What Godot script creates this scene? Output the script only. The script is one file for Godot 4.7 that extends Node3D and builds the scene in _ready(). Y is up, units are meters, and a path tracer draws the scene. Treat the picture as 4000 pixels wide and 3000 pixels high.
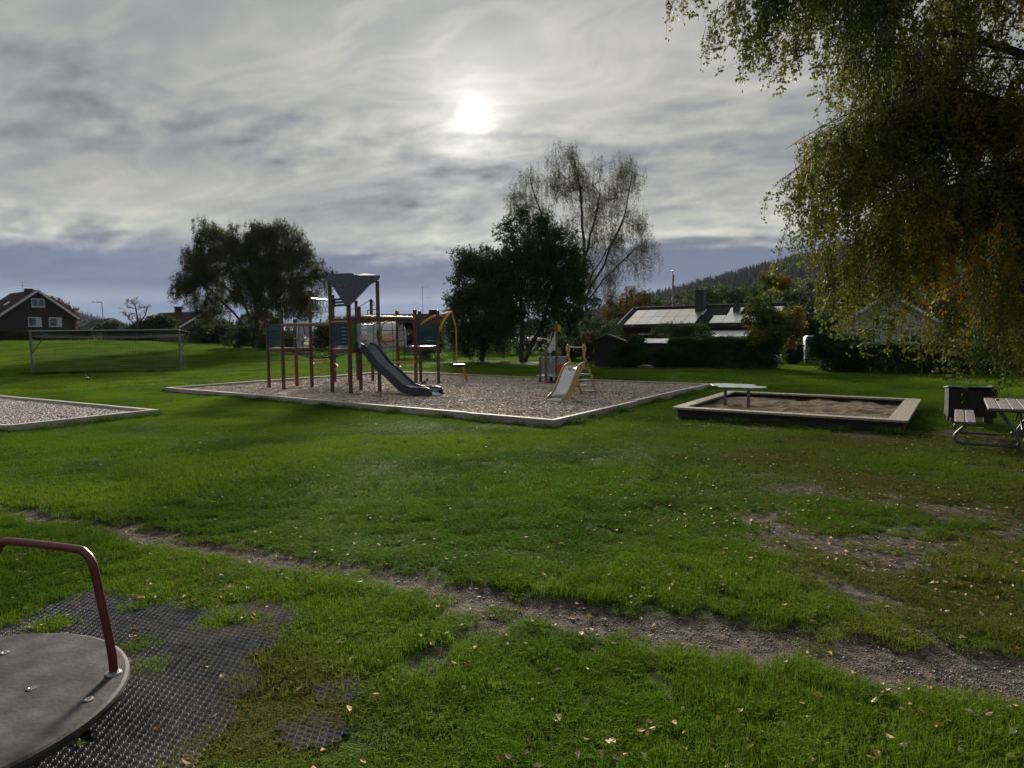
extends Node3D
# An autumn playground on a village green, seen against a veiled low sun.

var rng := RandomNumberGenerator.new()
var used := {}
var O := Vector3.ZERO          # origin of the thing being built; P() gives points relative to it
var T := {}                    # shared textures
var M := {}                    # shared materials
var nz := FastNoiseLite.new()
var nz2 := FastNoiseLite.new()

# ---------------------------------------------------------------- mesh builder
class MB:
	var v := PackedVector3Array()
	var n := PackedVector3Array()
	var c := PackedColorArray()
	var col := Color(1, 1, 1)
	func t3(a: Vector3, b: Vector3, d: Vector3, na: Vector3, nb: Vector3, nd: Vector3) -> void:
		v.push_back(a); v.push_back(d); v.push_back(b)
		n.push_back(na); n.push_back(nd); n.push_back(nb)
		c.push_back(col); c.push_back(col); c.push_back(col)
	func tri(a: Vector3, b: Vector3, d: Vector3) -> void:
		var m := (b - a).cross(d - a).normalized()
		t3(a, b, d, m, m, m)
	func quad(a: Vector3, b: Vector3, d: Vector3, e: Vector3) -> void:
		tri(a, b, d); tri(a, d, e)
	func out(p: Array, away: Vector3) -> void:      # a flat convex face turned away from a point
		var m: Vector3 = (p[1] - p[0]).cross(p[2] - p[0])
		var q := p
		if m.dot(p[0] - away) < 0.0:
			q = p.duplicate(); q.reverse()
		for i in range(1, q.size() - 1):
			tri(q[0], q[i], q[i + 1])
	func box(at: Vector3, size: Vector3, b := Basis(), ch := 0.0) -> void:
		var h := size * 0.5
		if ch <= 0.0:
			ch = minf(0.004, minf(h.x, minf(h.y, h.z)) * 0.3)
		var k := {}
		for sx in [-1, 1]:
			for sy in [-1, 1]:
				for sz in [-1, 1]:
					var s := Vector3(sx, sy, sz)
					k[[sx, sy, sz, 0]] = at + b * (s * Vector3(h.x, h.y - ch, h.z - ch))
					k[[sx, sy, sz, 1]] = at + b * (s * Vector3(h.x - ch, h.y, h.z - ch))
					k[[sx, sy, sz, 2]] = at + b * (s * Vector3(h.x - ch, h.y - ch, h.z))
					out([k[[sx, sy, sz, 0]], k[[sx, sy, sz, 1]], k[[sx, sy, sz, 2]]], at)
		for s in [-1, 1]:
			out([k[[s, -1, -1, 0]], k[[s, 1, -1, 0]], k[[s, 1, 1, 0]], k[[s, -1, 1, 0]]], at)
			out([k[[-1, s, -1, 1]], k[[1, s, -1, 1]], k[[1, s, 1, 1]], k[[-1, s, 1, 1]]], at)
			out([k[[-1, -1, s, 2]], k[[1, -1, s, 2]], k[[1, 1, s, 2]], k[[-1, 1, s, 2]]], at)
			for r in [-1, 1]:
				out([k[[s, r, -1, 0]], k[[s, r, 1, 0]], k[[s, r, 1, 1]], k[[s, r, -1, 1]]], at)
				out([k[[s, -1, r, 0]], k[[s, 1, r, 0]], k[[s, 1, r, 2]], k[[s, -1, r, 2]]], at)
				out([k[[-1, s, r, 1]], k[[1, s, r, 1]], k[[1, s, r, 2]], k[[-1, s, r, 2]]], at)
	func beam(a: Vector3, b: Vector3, w: float, h: float, ch := 0.0) -> void:    # a box from a to b, w across, h up
		var x := (b - a)
		var l := x.length()
		x /= l
		var up := Vector3.UP if absf(x.y) < 0.95 else Vector3.RIGHT
		var z := x.cross(up).normalized()
		box((a + b) * 0.5, Vector3(l, h, w), Basis(x, z.cross(x), z), ch)
	func tube(p: Array, r, sides := 8, caps := true) -> void:
		var rings := []
		var norms := []
		var prev := Vector3.ZERO
		for i in p.size():
			var d: Vector3 = (p[mini(i + 1, p.size() - 1)] - p[maxi(i - 1, 0)]).normalized()
			var u := prev
			if u == Vector3.ZERO:
				u = d.cross(Vector3.UP if absf(d.y) < 0.9 else Vector3.RIGHT).normalized()
			u = (u - d * u.dot(d)).normalized()
			prev = u
			var w := d.cross(u)
			var rr: float = r[i] if r is Array else r
			var ring := []
			var nn := []
			for k in sides:
				var a := TAU * k / sides
				var q := u * cos(a) + w * sin(a)
				ring.append(p[i] + q * rr); nn.append(q)
			rings.append(ring); norms.append(nn)
		for i in p.size() - 1:
			for k in sides:
				var k2 := (k + 1) % sides
				t3(rings[i][k], rings[i][k2], rings[i + 1][k2], norms[i][k], norms[i][k2], norms[i + 1][k2])
				t3(rings[i][k], rings[i + 1][k2], rings[i + 1][k], norms[i][k], norms[i + 1][k2], norms[i + 1][k])
		if caps:
			out(rings[0], p[1])
			out(rings[-1], p[-2])
	func lathe(prof: Array, sides: int, x: Transform3D) -> void:     # prof: Vector2(radius, height)
		for i in prof.size() - 1:
			var a: Vector2 = prof[i]
			var b: Vector2 = prof[i + 1]
			var d := b - a
			var m := Vector2(d.y, -d.x).normalized()
			for k in sides:
				var e := TAU * k / sides
				var f := TAU * (k + 1) / sides
				var ce := Vector3(cos(e), 0, -sin(e))
				var cf := Vector3(cos(f), 0, -sin(f))
				var ne := x.basis * (ce * m.x + Vector3.UP * m.y).normalized()
				var nf := x.basis * (cf * m.x + Vector3.UP * m.y).normalized()
				var p0 := x * (ce * a.x + Vector3.UP * a.y)
				var p1 := x * (cf * a.x + Vector3.UP * a.y)
				var p2 := x * (cf * b.x + Vector3.UP * b.y)
				var p3 := x * (ce * b.x + Vector3.UP * b.y)
				if a.x > 0.0001: t3(p0, p1, p2, ne, nf, nf)
				if b.x > 0.0001: t3(p0, p2, p3, ne, nf, ne)
	func ball(at: Vector3, r: Vector3, b := Basis(), seg := 10) -> void:
		var prof := []
		for i in seg / 2 + 1:
			var a := -PI / 2 + PI * i / (seg / 2)
			prof.append(Vector2(maxf(cos(a), 0.0), sin(a)))
		var i0 := v.size()
		lathe(prof, seg, Transform3D(Basis(), Vector3.ZERO))
		for i in range(i0, v.size()):
			n[i] = b * (v[i] / r).normalized()
			v[i] = at + b * (v[i] * r)
	func prism(poly: PackedVector2Array, th: float, x: Transform3D, ch := 0.003) -> void:  # outline in x/y, thickness along z
		var pts := poly
		if Geometry2D.is_polygon_clockwise(pts):
			pts = pts.duplicate(); pts.reverse()
		var h := th * 0.5
		var inn := PackedVector2Array()
		var m := pts.size()
		ch = minf(ch, h * 0.6)
		for i in m:
			var a := (pts[i] - pts[(i + m - 1) % m]).normalized()
			var b := (pts[(i + 1) % m] - pts[i]).normalized()
			var k := (Vector2(-a.y, a.x) + Vector2(-b.y, b.x)).normalized()
			inn.append(pts[i] + k * ch)
		var idx := Geometry2D.triangulate_polygon(inn)
		for i in range(0, idx.size(), 3):
			var a := inn[idx[i]]
			var b := inn[idx[i + 1]]
			var d := inn[idx[i + 2]]
			if (b - a).cross(d - a) < 0.0:
				var s := b
				b = d; d = s
			tri(x * Vector3(a.x, a.y, h), x * Vector3(b.x, b.y, h), x * Vector3(d.x, d.y, h))
			tri(x * Vector3(a.x, a.y, -h), x * Vector3(d.x, d.y, -h), x * Vector3(b.x, b.y, -h))
		for i in m:
			var j := (i + 1) % m
			var a := pts[i]
			var b := pts[j]
			var p := inn[i]
			var q := inn[j]
			quad(x * Vector3(a.x, a.y, -h + ch), x * Vector3(b.x, b.y, -h + ch), x * Vector3(b.x, b.y, h - ch), x * Vector3(a.x, a.y, h - ch))
			quad(x * Vector3(a.x, a.y, h - ch), x * Vector3(b.x, b.y, h - ch), x * Vector3(q.x, q.y, h), x * Vector3(p.x, p.y, h))
			quad(x * Vector3(b.x, b.y, -h + ch), x * Vector3(a.x, a.y, -h + ch), x * Vector3(p.x, p.y, -h), x * Vector3(q.x, q.y, -h))
	func mesh(mat: Material) -> ArrayMesh:
		var a := []
		a.resize(Mesh.ARRAY_MAX)
		a[Mesh.ARRAY_VERTEX] = v
		a[Mesh.ARRAY_NORMAL] = n
		a[Mesh.ARRAY_COLOR] = c
		var m := ArrayMesh.new()
		m.add_surface_from_arrays(Mesh.PRIMITIVE_TRIANGLES, a)
		m.surface_set_material(0, mat)
		return m

# ---------------------------------------------------------------- scene helpers
func numbered(called: String) -> String:
	var k: int = used.get(called, 0)
	used[called] = k + 1
	return called if k == 0 else "%s_%03d" % [called, k]

func tag(o: Node, label: String, category: String, group := "") -> Node:
	o.set_meta("label", label); o.set_meta("category", category)
	if group: o.set_meta("group", group)
	return o

func thing(called: String, label: String, category: String, at := Vector3.ZERO, turn := 0.0, group := "") -> Node3D:
	var o := Node3D.new()
	o.name = numbered(called)
	add_child(o)
	o.position = at
	o.rotation.y = turn
	O = at
	tag(o, label, category, group)
	return o

func obj(called: String, b: MB, mat: Material, parent: Node = null, label := "") -> MeshInstance3D:
	return inst(called, b.mesh(mat), parent, label)

func inst(called: String, m: Mesh, parent: Node = null, label := "", x := Transform3D()) -> MeshInstance3D:
	var o := MeshInstance3D.new()
	o.mesh = m
	o.transform = x
	if parent == null:
		o.name = numbered(called)
		add_child(o)
	else:
		var k: int = parent.get_meta("n_" + called, 0)
		parent.set_meta("n_" + called, k + 1)
		o.name = called if k == 0 else "%s_%03d" % [called, k]
		parent.add_child(o, true)
	if label: o.set_meta("label", label)
	return o

func clean(o: Node) -> void:      # drops the counters that inst() kept
	for k in o.get_meta_list():
		if str(k).begins_with("n_"): o.remove_meta(k)
	for ch in o.get_children(): clean(ch)

func multi(called: String, m: Mesh, xs: Array, cols: Array, parent: Node = null) -> MultiMeshInstance3D:
	var mm := MultiMesh.new()
	mm.transform_format = MultiMesh.TRANSFORM_3D
	mm.use_colors = true
	mm.mesh = m
	mm.instance_count = xs.size()
	var buf := PackedFloat32Array()
	buf.resize(xs.size() * 16)
	for i in xs.size():
		var x: Transform3D = xs[i]
		var q: Color = cols[i]
		var k := i * 16
		buf[k] = x.basis.x.x; buf[k + 1] = x.basis.y.x; buf[k + 2] = x.basis.z.x; buf[k + 3] = x.origin.x
		buf[k + 4] = x.basis.x.y; buf[k + 5] = x.basis.y.y; buf[k + 6] = x.basis.z.y; buf[k + 7] = x.origin.y
		buf[k + 8] = x.basis.x.z; buf[k + 9] = x.basis.y.z; buf[k + 10] = x.basis.z.z; buf[k + 11] = x.origin.z
		buf[k + 12] = q.r; buf[k + 13] = q.g; buf[k + 14] = q.b; buf[k + 15] = 1.0
	mm.buffer = buf
	var o := MultiMeshInstance3D.new()
	o.multimesh = mm
	if parent == null:
		o.name = numbered(called)
		add_child(o)
	else:
		var k: int = parent.get_meta("n_" + called, 0)
		parent.set_meta("n_" + called, k + 1)
		o.name = called if k == 0 else "%s_%03d" % [called, k]
		parent.add_child(o, true)
	return o

func stuff_root(called: String, label: String) -> Node3D:
	var o := Node3D.new()
	o.name = numbered(called)
	add_child(o)
	o.set_meta("kind", "stuff")
	o.set_meta("label", label)
	return o

func P(x: float, y: float, z: float) -> Vector3:
	return Vector3(x, y, z) - O

func lin(r: float, g: float, b: float) -> Color:
	return Color(r, g, b).linear_to_srgb()

func rr(a: float, b: float) -> float:
	return rng.randf_range(a, b)

func jit(c: Color, s: float) -> Color:
	var k := 1.0 + rr(-s, s)
	return Color(c.r * k * (1.0 + rr(-s, s) * 0.4), c.g * k, c.b * k * (1.0 + rr(-s, s) * 0.4))

func noise_img(seed_: int, freq: float, octaves: int, lo: float, hi: float, size := 256) -> Image:
	var f := FastNoiseLite.new()
	f.seed = seed_
	f.noise_type = FastNoiseLite.TYPE_SIMPLEX_SMOOTH
	f.frequency = freq
	f.fractal_octaves = octaves
	var im := f.get_seamless_image(size, size)
	im.convert(Image.FORMAT_L8)
	var d := im.get_data()
	for i in d.size():
		d[i] = int(clampf(lerpf(lo, hi, d[i] / 255.0), 0.0, 1.0) * 255.0)
	im = Image.create_from_data(size, size, false, Image.FORMAT_L8, d)
	im.convert(Image.FORMAT_RGB8)
	return im

func tex(called: String, seed_: int, freq: float, octaves: int, lo: float, hi: float) -> void:
	T[called] = ImageTexture.create_from_image(noise_img(seed_, freq, octaves, lo, hi))

func ntex(called: String, seed_: int, freq: float, octaves: int, strength: float) -> void:
	var im := noise_img(seed_, freq, octaves, 0.0, 1.0)
	im.bump_map_to_normal_map(strength)
	T[called] = ImageTexture.create_from_image(im)

func mat(called: String, c: Color, rough: float, t := "", sc := Vector3.ONE, nt := "", ns := 1.0, metal := 0.0) -> StandardMaterial3D:
	var m := StandardMaterial3D.new()
	m.resource_name = called
	m.albedo_color = c
	m.roughness = rough
	m.metallic = metal
	m.vertex_color_use_as_albedo = true
	if t:
		m.albedo_texture = T[t]
	if nt:
		m.normal_enabled = true
		m.normal_texture = T[nt]
		m.normal_scale = ns
	if t or nt:
		m.uv1_triplanar = true
		m.uv1_scale = sc
	M[called] = m
	return m

# ---------------------------------------------------------------- the lie of the land
const PATH := [[-9.5, -9.2, 0.10], [-7.5, -8.3, 0.16], [-5.61, -7.4, 0.18], [-3.65, -6.45, 0.18], [-2.24, -5.72, 0.17], [-0.76, -5.1, 0.15], [-0.05, -4.66, 0.2], [0.87, -4.27, 0.22], [1.75, -3.95, 0.27], [2.5, -3.62, 0.30], [3.6, -3.2, 0.34], [5.5, -2.6, 0.4]]
const FORK := [[-0.02, -4.6, 0.17], [-0.25, -4.2, 0.13], [-0.45, -3.92, 0.09], [-0.6, -3.7, 0.05]]
const WORN := [[3.4, -8.2, 0.8, 0.62], [2.7, -6.6, 0.9, 0.68], [3.5, -5.7, 1.3, 0.8], [4.6, -6.6, 1.5, 0.6], [2.4, -4.9, 1.2, 0.45], [4.8, -4.4, 1.5, 0.65], [8.3, -12.3, 0.7, 0.95], [6.3, -12.2, 0.8, 0.75], [5.0, -13.1, 0.7, 0.7], [8.2, -10.9, 1.3, 0.75], [9.0, -11.6, 1.0, 0.7], [6.6, -9.4, 1.2, 0.4], [1.2, -9.6, 0.8, 0.3], [-1.5, -4.1, 0.25, 0.45], [-8.3, -19.6, 0.6, 0.5], [-7.8, -18.6, 0.5, 0.45], [7.2, -38.6, 3.2, 0.95], [4.0, -41.0, 3.0, 0.95], [0.5, -46.0, 5.0, 0.85], [-3.5, -48.5, 4.0, 0.85], [10.5, -36.6, 1.6, 0.7]]
var play_poly := PackedVector2Array([Vector2(-12.37, -24.09), Vector2(0.85, -13.9), Vector2(6.89, -23.6), Vector2(-6.11, -33.94)])
var left_poly := PackedVector2Array([Vector2(-16.2, -21.24), Vector2(-8.81, -16.54), Vector2(-10.28, -13.75), Vector2(-18.6, -16.9)])
var sand_poly := PackedVector2Array([Vector2(3.6, -15.13), Vector2(7.32, -12.39), Vector2(10.03, -16.46), Vector2(6.23, -19.39)])
var mat_poly := PackedVector2Array([Vector2(-4.2, -3.6), Vector2(-3.35, -4.27), Vector2(-3.19, -4.52), Vector2(-3.13, -4.92), Vector2(-2.9, -4.85), Vector2(-2.69, -4.71), Vector2(-2.31, -4.62), Vector2(-2.0, -4.66), Vector2(-1.55, -4.6), Vector2(-1.47, -4.34), Vector2(-1.54, -4.0), Vector2(-1.66, -3.92), Vector2(-1.78, -3.98), Vector2(-1.54, -3.74), Vector2(-1.42, -3.46), Vector2(-1.49, -3.18), Vector2(-1.47, -3.0), Vector2(-1.38, -2.6), Vector2(-1.3, -2.2), Vector2(-4.2, -2.0)])

func line_mask(l: Array, x: float, z: float, soft: float) -> float:
	var p := Vector2(x, z)
	var best := -9.0
	for i in l.size() - 1:
		var a := Vector2(l[i][0], l[i][1])
		var b := Vector2(l[i + 1][0], l[i + 1][1])
		var t := clampf((p - a).dot(b - a) / (b - a).length_squared(), 0.0, 1.0)
		best = maxf(best, lerpf(l[i][2], l[i + 1][2], t) - p.distance_to(a.lerp(b, t)))
	return clampf(best / soft + 0.5, 0.0, 1.0)

func path_mask(x: float, z: float) -> float:      # 1 on the trodden path
	if z < -11.0 or z > 0.0: return 0.0
	var w := nz.get_noise_2d(x * 60.0, z * 60.0) * 0.09
	var k := maxf(line_mask(PATH, x + w, z + w, 0.28), line_mask(FORK, x + w, z + w, 0.18))
	return clampf(k * (1.15 + nz2.get_noise_2d(x * 150.0, z * 150.0) * 0.9), 0.0, 1.0)

func worn(x: float, z: float) -> float:
	var s := 0.0
	for w in WORN:
		var d2: float = ((x - w[0]) * (x - w[0]) + (z - w[1]) * (z - w[1])) / (w[2] * w[2])
		if d2 < 4.0:
			s = maxf(s, w[3] * exp(-d2 * 0.9))
	if s < 0.02: return 0.0
	var k := nz.get_noise_2d(x * 40.0 + 70.0, z * 40.0) * 0.75 + nz2.get_noise_2d(x * 130.0, z * 130.0) * 0.45
	return clampf((s + k * 0.55 - 0.38) * 3.2, 0.0, 1.0)

func grid_mat(x: float, z: float) -> float:        # 1 where the rubber grid lies bare
	if x > -0.6 or z < -5.4 or z > -1.5: return 0.0
	var w := nz2.get_noise_2d(x * 160.0 + 9.0, z * 160.0) * 0.10
	var p := Vector2(x + w, z + w)
	var open := Geometry2D.is_point_in_polygon(p, mat_poly)
	if p.distance_to(Vector2(-0.92, -3.46)) < 0.09 or p.distance_to(Vector2(-0.95, -3.08)) < 0.10: open = true
	if not open: return 0.0
	if nz2.get_noise_2d(x * 210.0 + 33.0, z * 210.0) > 0.40: return 0.0
	# tufts that grew through: two clumps in the open part, and the shaded fringe by the disc
	for q in [[-1.95, -4.33, 0.15], [-1.75, -4.40, 0.13], [-2.3, -4.72, 0.15], [-2.62, -4.66, 0.14], [-2.05, -4.6, 0.08]]:
		if p.distance_to(Vector2(q[0], q[1])) < q[2] + w: return 0.0
	return 1.0

func gh(x: float, z: float) -> float:              # height of the ground
	var d := -z
	var y := 0.0
	if d > 38.0:
		var r := x / d
		var a := 0.0
		if r < -0.6: a = 1.78
		elif r < -0.37: a = lerpf(0.98, 1.78, (-0.37 - r) / 0.23)
		elif r < -0.12: a = lerpf(0.0, 0.98, (-0.12 - r) / 0.25)
		y = a * smoothstep(38.0, 88.0, d)
	if d < 40.0:
		y += nz.get_noise_2d(x * 6.0, z * 6.0) * 0.035
		y -= path_mask(x, z) * 0.028
	return y

# ---------------------------------------------------------------- light, air, camera
func make_view() -> void:
	var cam := Camera3D.new()
	cam.name = "camera"
	cam.fov = 59.3
	cam.near = 0.05
	cam.far = 4000.0
	cam.position = Vector3(0, 1.88, 0)
	cam.rotation_degrees = Vector3(-4.1, 0, -0.5)
	add_child(cam)
	cam.current = true
	var sun := DirectionalLight3D.new()
	sun.name = "sun"
	add_child(sun)
	sun.look_at_from_position(Vector3(-0.0516, 0.2994, -0.9527) * 50.0, Vector3.ZERO)
	sun.light_energy = 0.6
	sun.light_angular_distance = 9.0
	sun.light_color = Color(1.0, 0.95, 0.88)
	sun.shadow_enabled = true
	var env := Environment.new()
	env.background_mode = Environment.BG_SKY
	var sky := Sky.new()
	var pm := PanoramaSkyMaterial.new()
	pm.panorama = sky_picture(2560, 1280)
	sky.sky_material = pm
	env.sky = sky
	env.tonemap_mode = Environment.TONE_MAPPER_LINEAR
	env.tonemap_exposure = 6.6
	env.sdfgi_enabled = true
	env.ssao_enabled = true
	env.ssil_enabled = true
	env.fog_enabled = true
	env.fog_density = 0.00006
	env.fog_light_color = Color(0.78, 0.83, 0.92)
	var we := WorldEnvironment.new()
	we.name = "world_environment"
	we.environment = env
	add_child(we)

func sky_picture(w: int, h: int) -> ImageTexture:
	# veils of altostratus with a brighter rift low down and a slate bank under it; the same all the way round,
	# except for the glow about the veiled sun
	var big := FastNoiseLite.new()
	big.seed = 5; big.frequency = 0.9; big.fractal_octaves = 4; big.noise_type = FastNoiseLite.TYPE_SIMPLEX_SMOOTH
	var fine := FastNoiseLite.new()
	fine.seed = 11; fine.frequency = 5.0; fine.fractal_octaves = 6; fine.fractal_gain = 0.6; fine.noise_type = FastNoiseLite.TYPE_SIMPLEX_SMOOTH
	var sund := Vector3(-0.0516, 0.2994, -0.9527).normalized()
	var ramp := [[-3.0, 0.300, 0.362, 0.47], [0.0, 0.290, 0.352, 0.465], [2.0, 0.235, 0.300, 0.425], [3.4, 0.26, 0.31, 0.42], [4.2, 0.165, 0.205, 0.30], [6.6, 0.17, 0.21, 0.30], [7.2, 0.30, 0.32, 0.36], [8.0, 0.50, 0.52, 0.48], [10.0, 0.40, 0.41, 0.40], [14.0, 0.325, 0.338, 0.345], [20.0, 0.36, 0.372, 0.372], [27.0, 0.335, 0.35, 0.352], [50.0, 0.42, 0.44, 0.45], [90.0, 0.50, 0.52, 0.53]]
	var d := PackedFloat32Array()
	d.resize(w * h * 3)
	var rows := int(h * 93.0 / 180.0)
	var ca := cos(0.42)
	var sa := sin(0.42)
	for j in rows:
		var e := PI * (0.5 - (j + 0.5) / h)
		var se := sin(e)
		var ce := cos(e)
		var deg := rad_to_deg(e)
		var k := 1.0 / (maxf(se, 0.0) + 0.16)
		var low := smoothstep(7.5, 3.0, deg)
		for i in w:
			# where Godot's panorama shows column i
			var a := TAU * ((i + 0.5) / w)
			var dx := sin(a) * ce
			var dz := -cos(a) * ce
			var px := dx * k
			var pz := dz * k
			var u := px * ca + pz * sa
			var v := -px * sa + pz * ca
			var n1 := big.get_noise_2d(u * 0.36, v * 0.72)
			var soft := big.get_noise_2d(u * 0.9 + 40.0, v * 0.9 - 17.0)
			var mack := smoothstep(-0.15, 0.38, soft)                  # where the veil breaks up into ripples
			var n2 := fine.get_noise_2d(u * 0.55 + n1 * 0.2, v * 0.95) * (0.3 + 0.95 * mack)
			var rg := 1.0 - absf(fine.get_noise_2d(u * 0.16 + 9.0, v * 0.62 + n1 * 0.3)) * 2.4   # thin drawn out wisps
			n2 += maxf(rg - 0.55, 0.0) * 0.6 * (1.0 - mack * 0.6)
			# low banks lie level: noise in azimuth and height
			var n3 := 0.0
			if deg < 16.0:
				n3 = big.get_noise_3d(sin(a) * 2.2, deg * 0.36, cos(a) * 2.2)
			var dd := deg + (n3 * 1.3 + n2 * 0.5) * smoothstep(-1.0, 4.0, deg)
			var q := 0
			while q < ramp.size() - 2 and dd > ramp[q + 1][0]: q += 1
			var t := clampf((dd - ramp[q][0]) / (ramp[q + 1][0] - ramp[q][0]), 0.0, 1.0)
			var r := lerpf(ramp[q][1], ramp[q + 1][1], t)
			var g := lerpf(ramp[q][2], ramp[q + 1][2], t)
			var b := lerpf(ramp[q][3], ramp[q + 1][3], t)
			var s := 1.0 + (n1 * 0.44 + n2 * 0.50 - 0.03) * (1.0 - low) + (n3 * 0.5 + n2 * 0.1) * low
			s = clampf(s, 0.42, 1.9)
			# thin places are whiter, thick places bluer
			var th := clampf((s - 0.95) * 0.4, -0.12, 0.12)
			r *= s * (1.0 + th * 0.6); g *= s * (1.0 + th * 0.25); b *= s * (1.0 - th * 0.45)
			var cs := dx * sund.x + se * sund.y + dz * sund.z
			if cs > 0.6:
				var an := rad_to_deg(acos(clampf(cs, -1.0, 1.0)))
				var vary := 1.0 + n2 * 0.9 + n1 * 0.5
				var gl := 0.13 * exp(-an * an / 150.0) * vary + 0.22 * exp(-an * an / 14.0) * vary + 0.42 * exp(-an * an / 2.4) * clampf(1.0 + n2 * 1.6, 0.4, 1.6)
				r += gl * 1.0; g += gl * 0.965; b += gl * 0.89
			var o := (j * w + i) * 3
			d[o] = r * 0.156; d[o + 1] = g * 0.156; d[o + 2] = b * 0.156
	var last := (rows - 1) * w * 3
	for j in range(rows, h):
		for i in range(0, w * 3, 3):
			var o := j * w * 3 + i
			d[o] = d[last + i]; d[o + 1] = d[last + i + 1]; d[o + 2] = d[last + i + 2]
	return ImageTexture.create_from_image(Image.create_from_data(w, h, false, Image.FORMAT_RGBF, d.to_byte_array()))

func make_materials() -> void:
	tex("grain", 1, 0.02, 5, 0.55, 1.0)
	tex("speck", 2, 0.12, 4, 0.62, 1.0)
	tex("blotch", 3, 0.012, 4, 0.7, 1.0)
	tex("patchy", 4, 0.02, 5, 0.35, 1.0)
	ntex("n_grain", 5, 0.03, 5, 6.0)
	ntex("n_speck", 6, 0.14, 3, 5.0)
	ntex("n_soft", 7, 0.02, 4, 5.0)
	# wood: the noise is stretched along the grain
	mat("post_wood", lin(0.135, 0.062, 0.034), 0.62, "grain", Vector3(9, 0.6, 9), "n_grain", 0.7)
	mat("beam_wood", lin(0.15, 0.07, 0.04), 0.62, "grain", Vector3(3, 6, 3), "n_grain", 0.6)
	mat("grey_wood", lin(0.52, 0.49, 0.43), 0.8, "grain", Vector3(2.2, 6, 2.2), "n_grain", 0.8)
	mat("sand_wood", lin(0.50, 0.44, 0.34), 0.78, "grain", Vector3(2.2, 6, 2.2), "n_grain", 0.8)
	mat("table_wood", lin(0.36, 0.31, 0.30), 0.7, "patchy", Vector3(9, 9, 1.6), "n_grain", 0.8)
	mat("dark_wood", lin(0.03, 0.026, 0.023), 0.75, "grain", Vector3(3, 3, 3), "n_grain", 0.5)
	mat("black_plastic", lin(0.018, 0.018, 0.02), 0.38, "speck", Vector3(4, 4, 4))
	mat("teal_board", lin(0.012, 0.060, 0.095), 0.5, "blotch", Vector3(2, 2, 2), "n_speck", 0.15)
	mat("slate_board", lin(0.056, 0.062, 0.094), 0.42, "blotch", Vector3(2, 2, 2), "n_speck", 0.2)
	mat("olive_board", lin(0.11, 0.11, 0.085), 0.5, "blotch", Vector3(2, 2, 2))
	mat("grey_board", lin(0.30, 0.31, 0.35), 0.45, "blotch", Vector3(2, 2, 2), "n_speck", 0.12)
	mat("pale_board", lin(0.44, 0.48, 0.53), 0.45, "blotch", Vector3(2, 2, 2), "n_speck", 0.12)
	mat("white_board", lin(0.66, 0.68, 0.70), 0.45, "blotch", Vector3(2, 2, 2), "n_speck", 0.12)
	mat("rail_wood", lin(0.24, 0.145, 0.10), 0.36, "grain", Vector3(3, 6, 3), "n_grain", 0.3)
	mat("deck", lin(0.42, 0.41, 0.40), 0.26, "blotch", Vector3(3, 3, 3), "n_speck", 0.3)
	mat("green_board", lin(0.045, 0.20, 0.022), 0.42, "blotch", Vector3(2, 2, 2))
	mat("yellow_paint", lin(0.56, 0.30, 0.016), 0.36, "blotch", Vector3(3, 3, 3))
	mat("cream_board", lin(0.56, 0.41, 0.13), 0.42, "blotch", Vector3(3, 3, 3), "n_speck", 0.12)
	mat("red_board", lin(0.58, 0.022, 0.022), 0.42, "blotch", Vector3(3, 3, 3))
	mat("flag_board", lin(0.72, 0.38, 0.035), 0.42, "blotch", Vector3(3, 3, 3))
	mat("steel", lin(0.62, 0.62, 0.63), 0.24, "speck", Vector3(2, 2, 2), "n_speck", 0.06, 1.0)
	mat("dull_steel", lin(0.45, 0.46, 0.47), 0.42, "speck", Vector3(3, 3, 3), "n_speck", 0.2, 0.9)
	mat("galvanised", lin(0.30, 0.32, 0.33), 0.48, "patchy", Vector3(5, 5, 5), "n_speck", 0.2, 0.8)
	mat("rope", lin(0.025, 0.025, 0.028), 0.8, "speck", Vector3(9, 9, 9), "n_speck", 0.9)
	mat("white_rubber", lin(0.6, 0.6, 0.6), 0.5)
	mat("red_rail", lin(0.115, 0.008, 0.009), 0.36, "blotch", Vector3(4, 4, 4), "n_speck", 0.25)
	mat("bark", lin(0.075, 0.062, 0.052), 0.9, "patchy", Vector3(3, 1.2, 3), "n_grain", 1.0)
	mat("birch_bark", lin(0.26, 0.245, 0.23), 0.85, "patchy", Vector3(2.2, 5, 2.2), "n_grain", 0.8)
	mat("brick", lin(0.11, 0.05, 0.036), 0.85, "speck", Vector3(1.5, 6, 1.5), "n_speck", 0.6)
	mat("dark_brick", lin(0.030, 0.017, 0.014), 0.85, "speck", Vector3(1.5, 6, 1.5), "n_speck", 0.6)
	mat("roof_dark", lin(0.035, 0.035, 0.040), 0.6, "speck", Vector3(2, 2, 2))
	mat("roof_brown", lin(0.05, 0.028, 0.025), 0.7, "speck", Vector3(2, 2, 2))
	mat("roof_red", lin(0.16, 0.042, 0.027), 0.75, "speck", Vector3(2, 2, 2))
	mat("white_paint", lin(0.66, 0.67, 0.68), 0.5, "blotch", Vector3(1, 1, 1))
	mat("pale_wall", lin(0.42, 0.42, 0.40), 0.8, "blotch", Vector3(1, 1, 1))
	mat("sheet_metal", lin(0.55, 0.57, 0.60), 0.38, "blotch", Vector3(1, 1, 1), "", 1.0, 0.5)
	mat("glass", lin(0.02, 0.024, 0.028), 0.06)
	M["glass"].metallic_specular = 0.8
	mat("curtain", lin(0.45, 0.44, 0.44), 0.8)
	mat("panel_glass", lin(0.80, 0.79, 0.76), 0.3, "", Vector3.ONE, "", 1.0, 0.95)
	mat("slate_gloss", lin(0.08, 0.09, 0.13), 0.24, "blotch", Vector3(2, 2, 2), "n_speck", 0.15)
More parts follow.
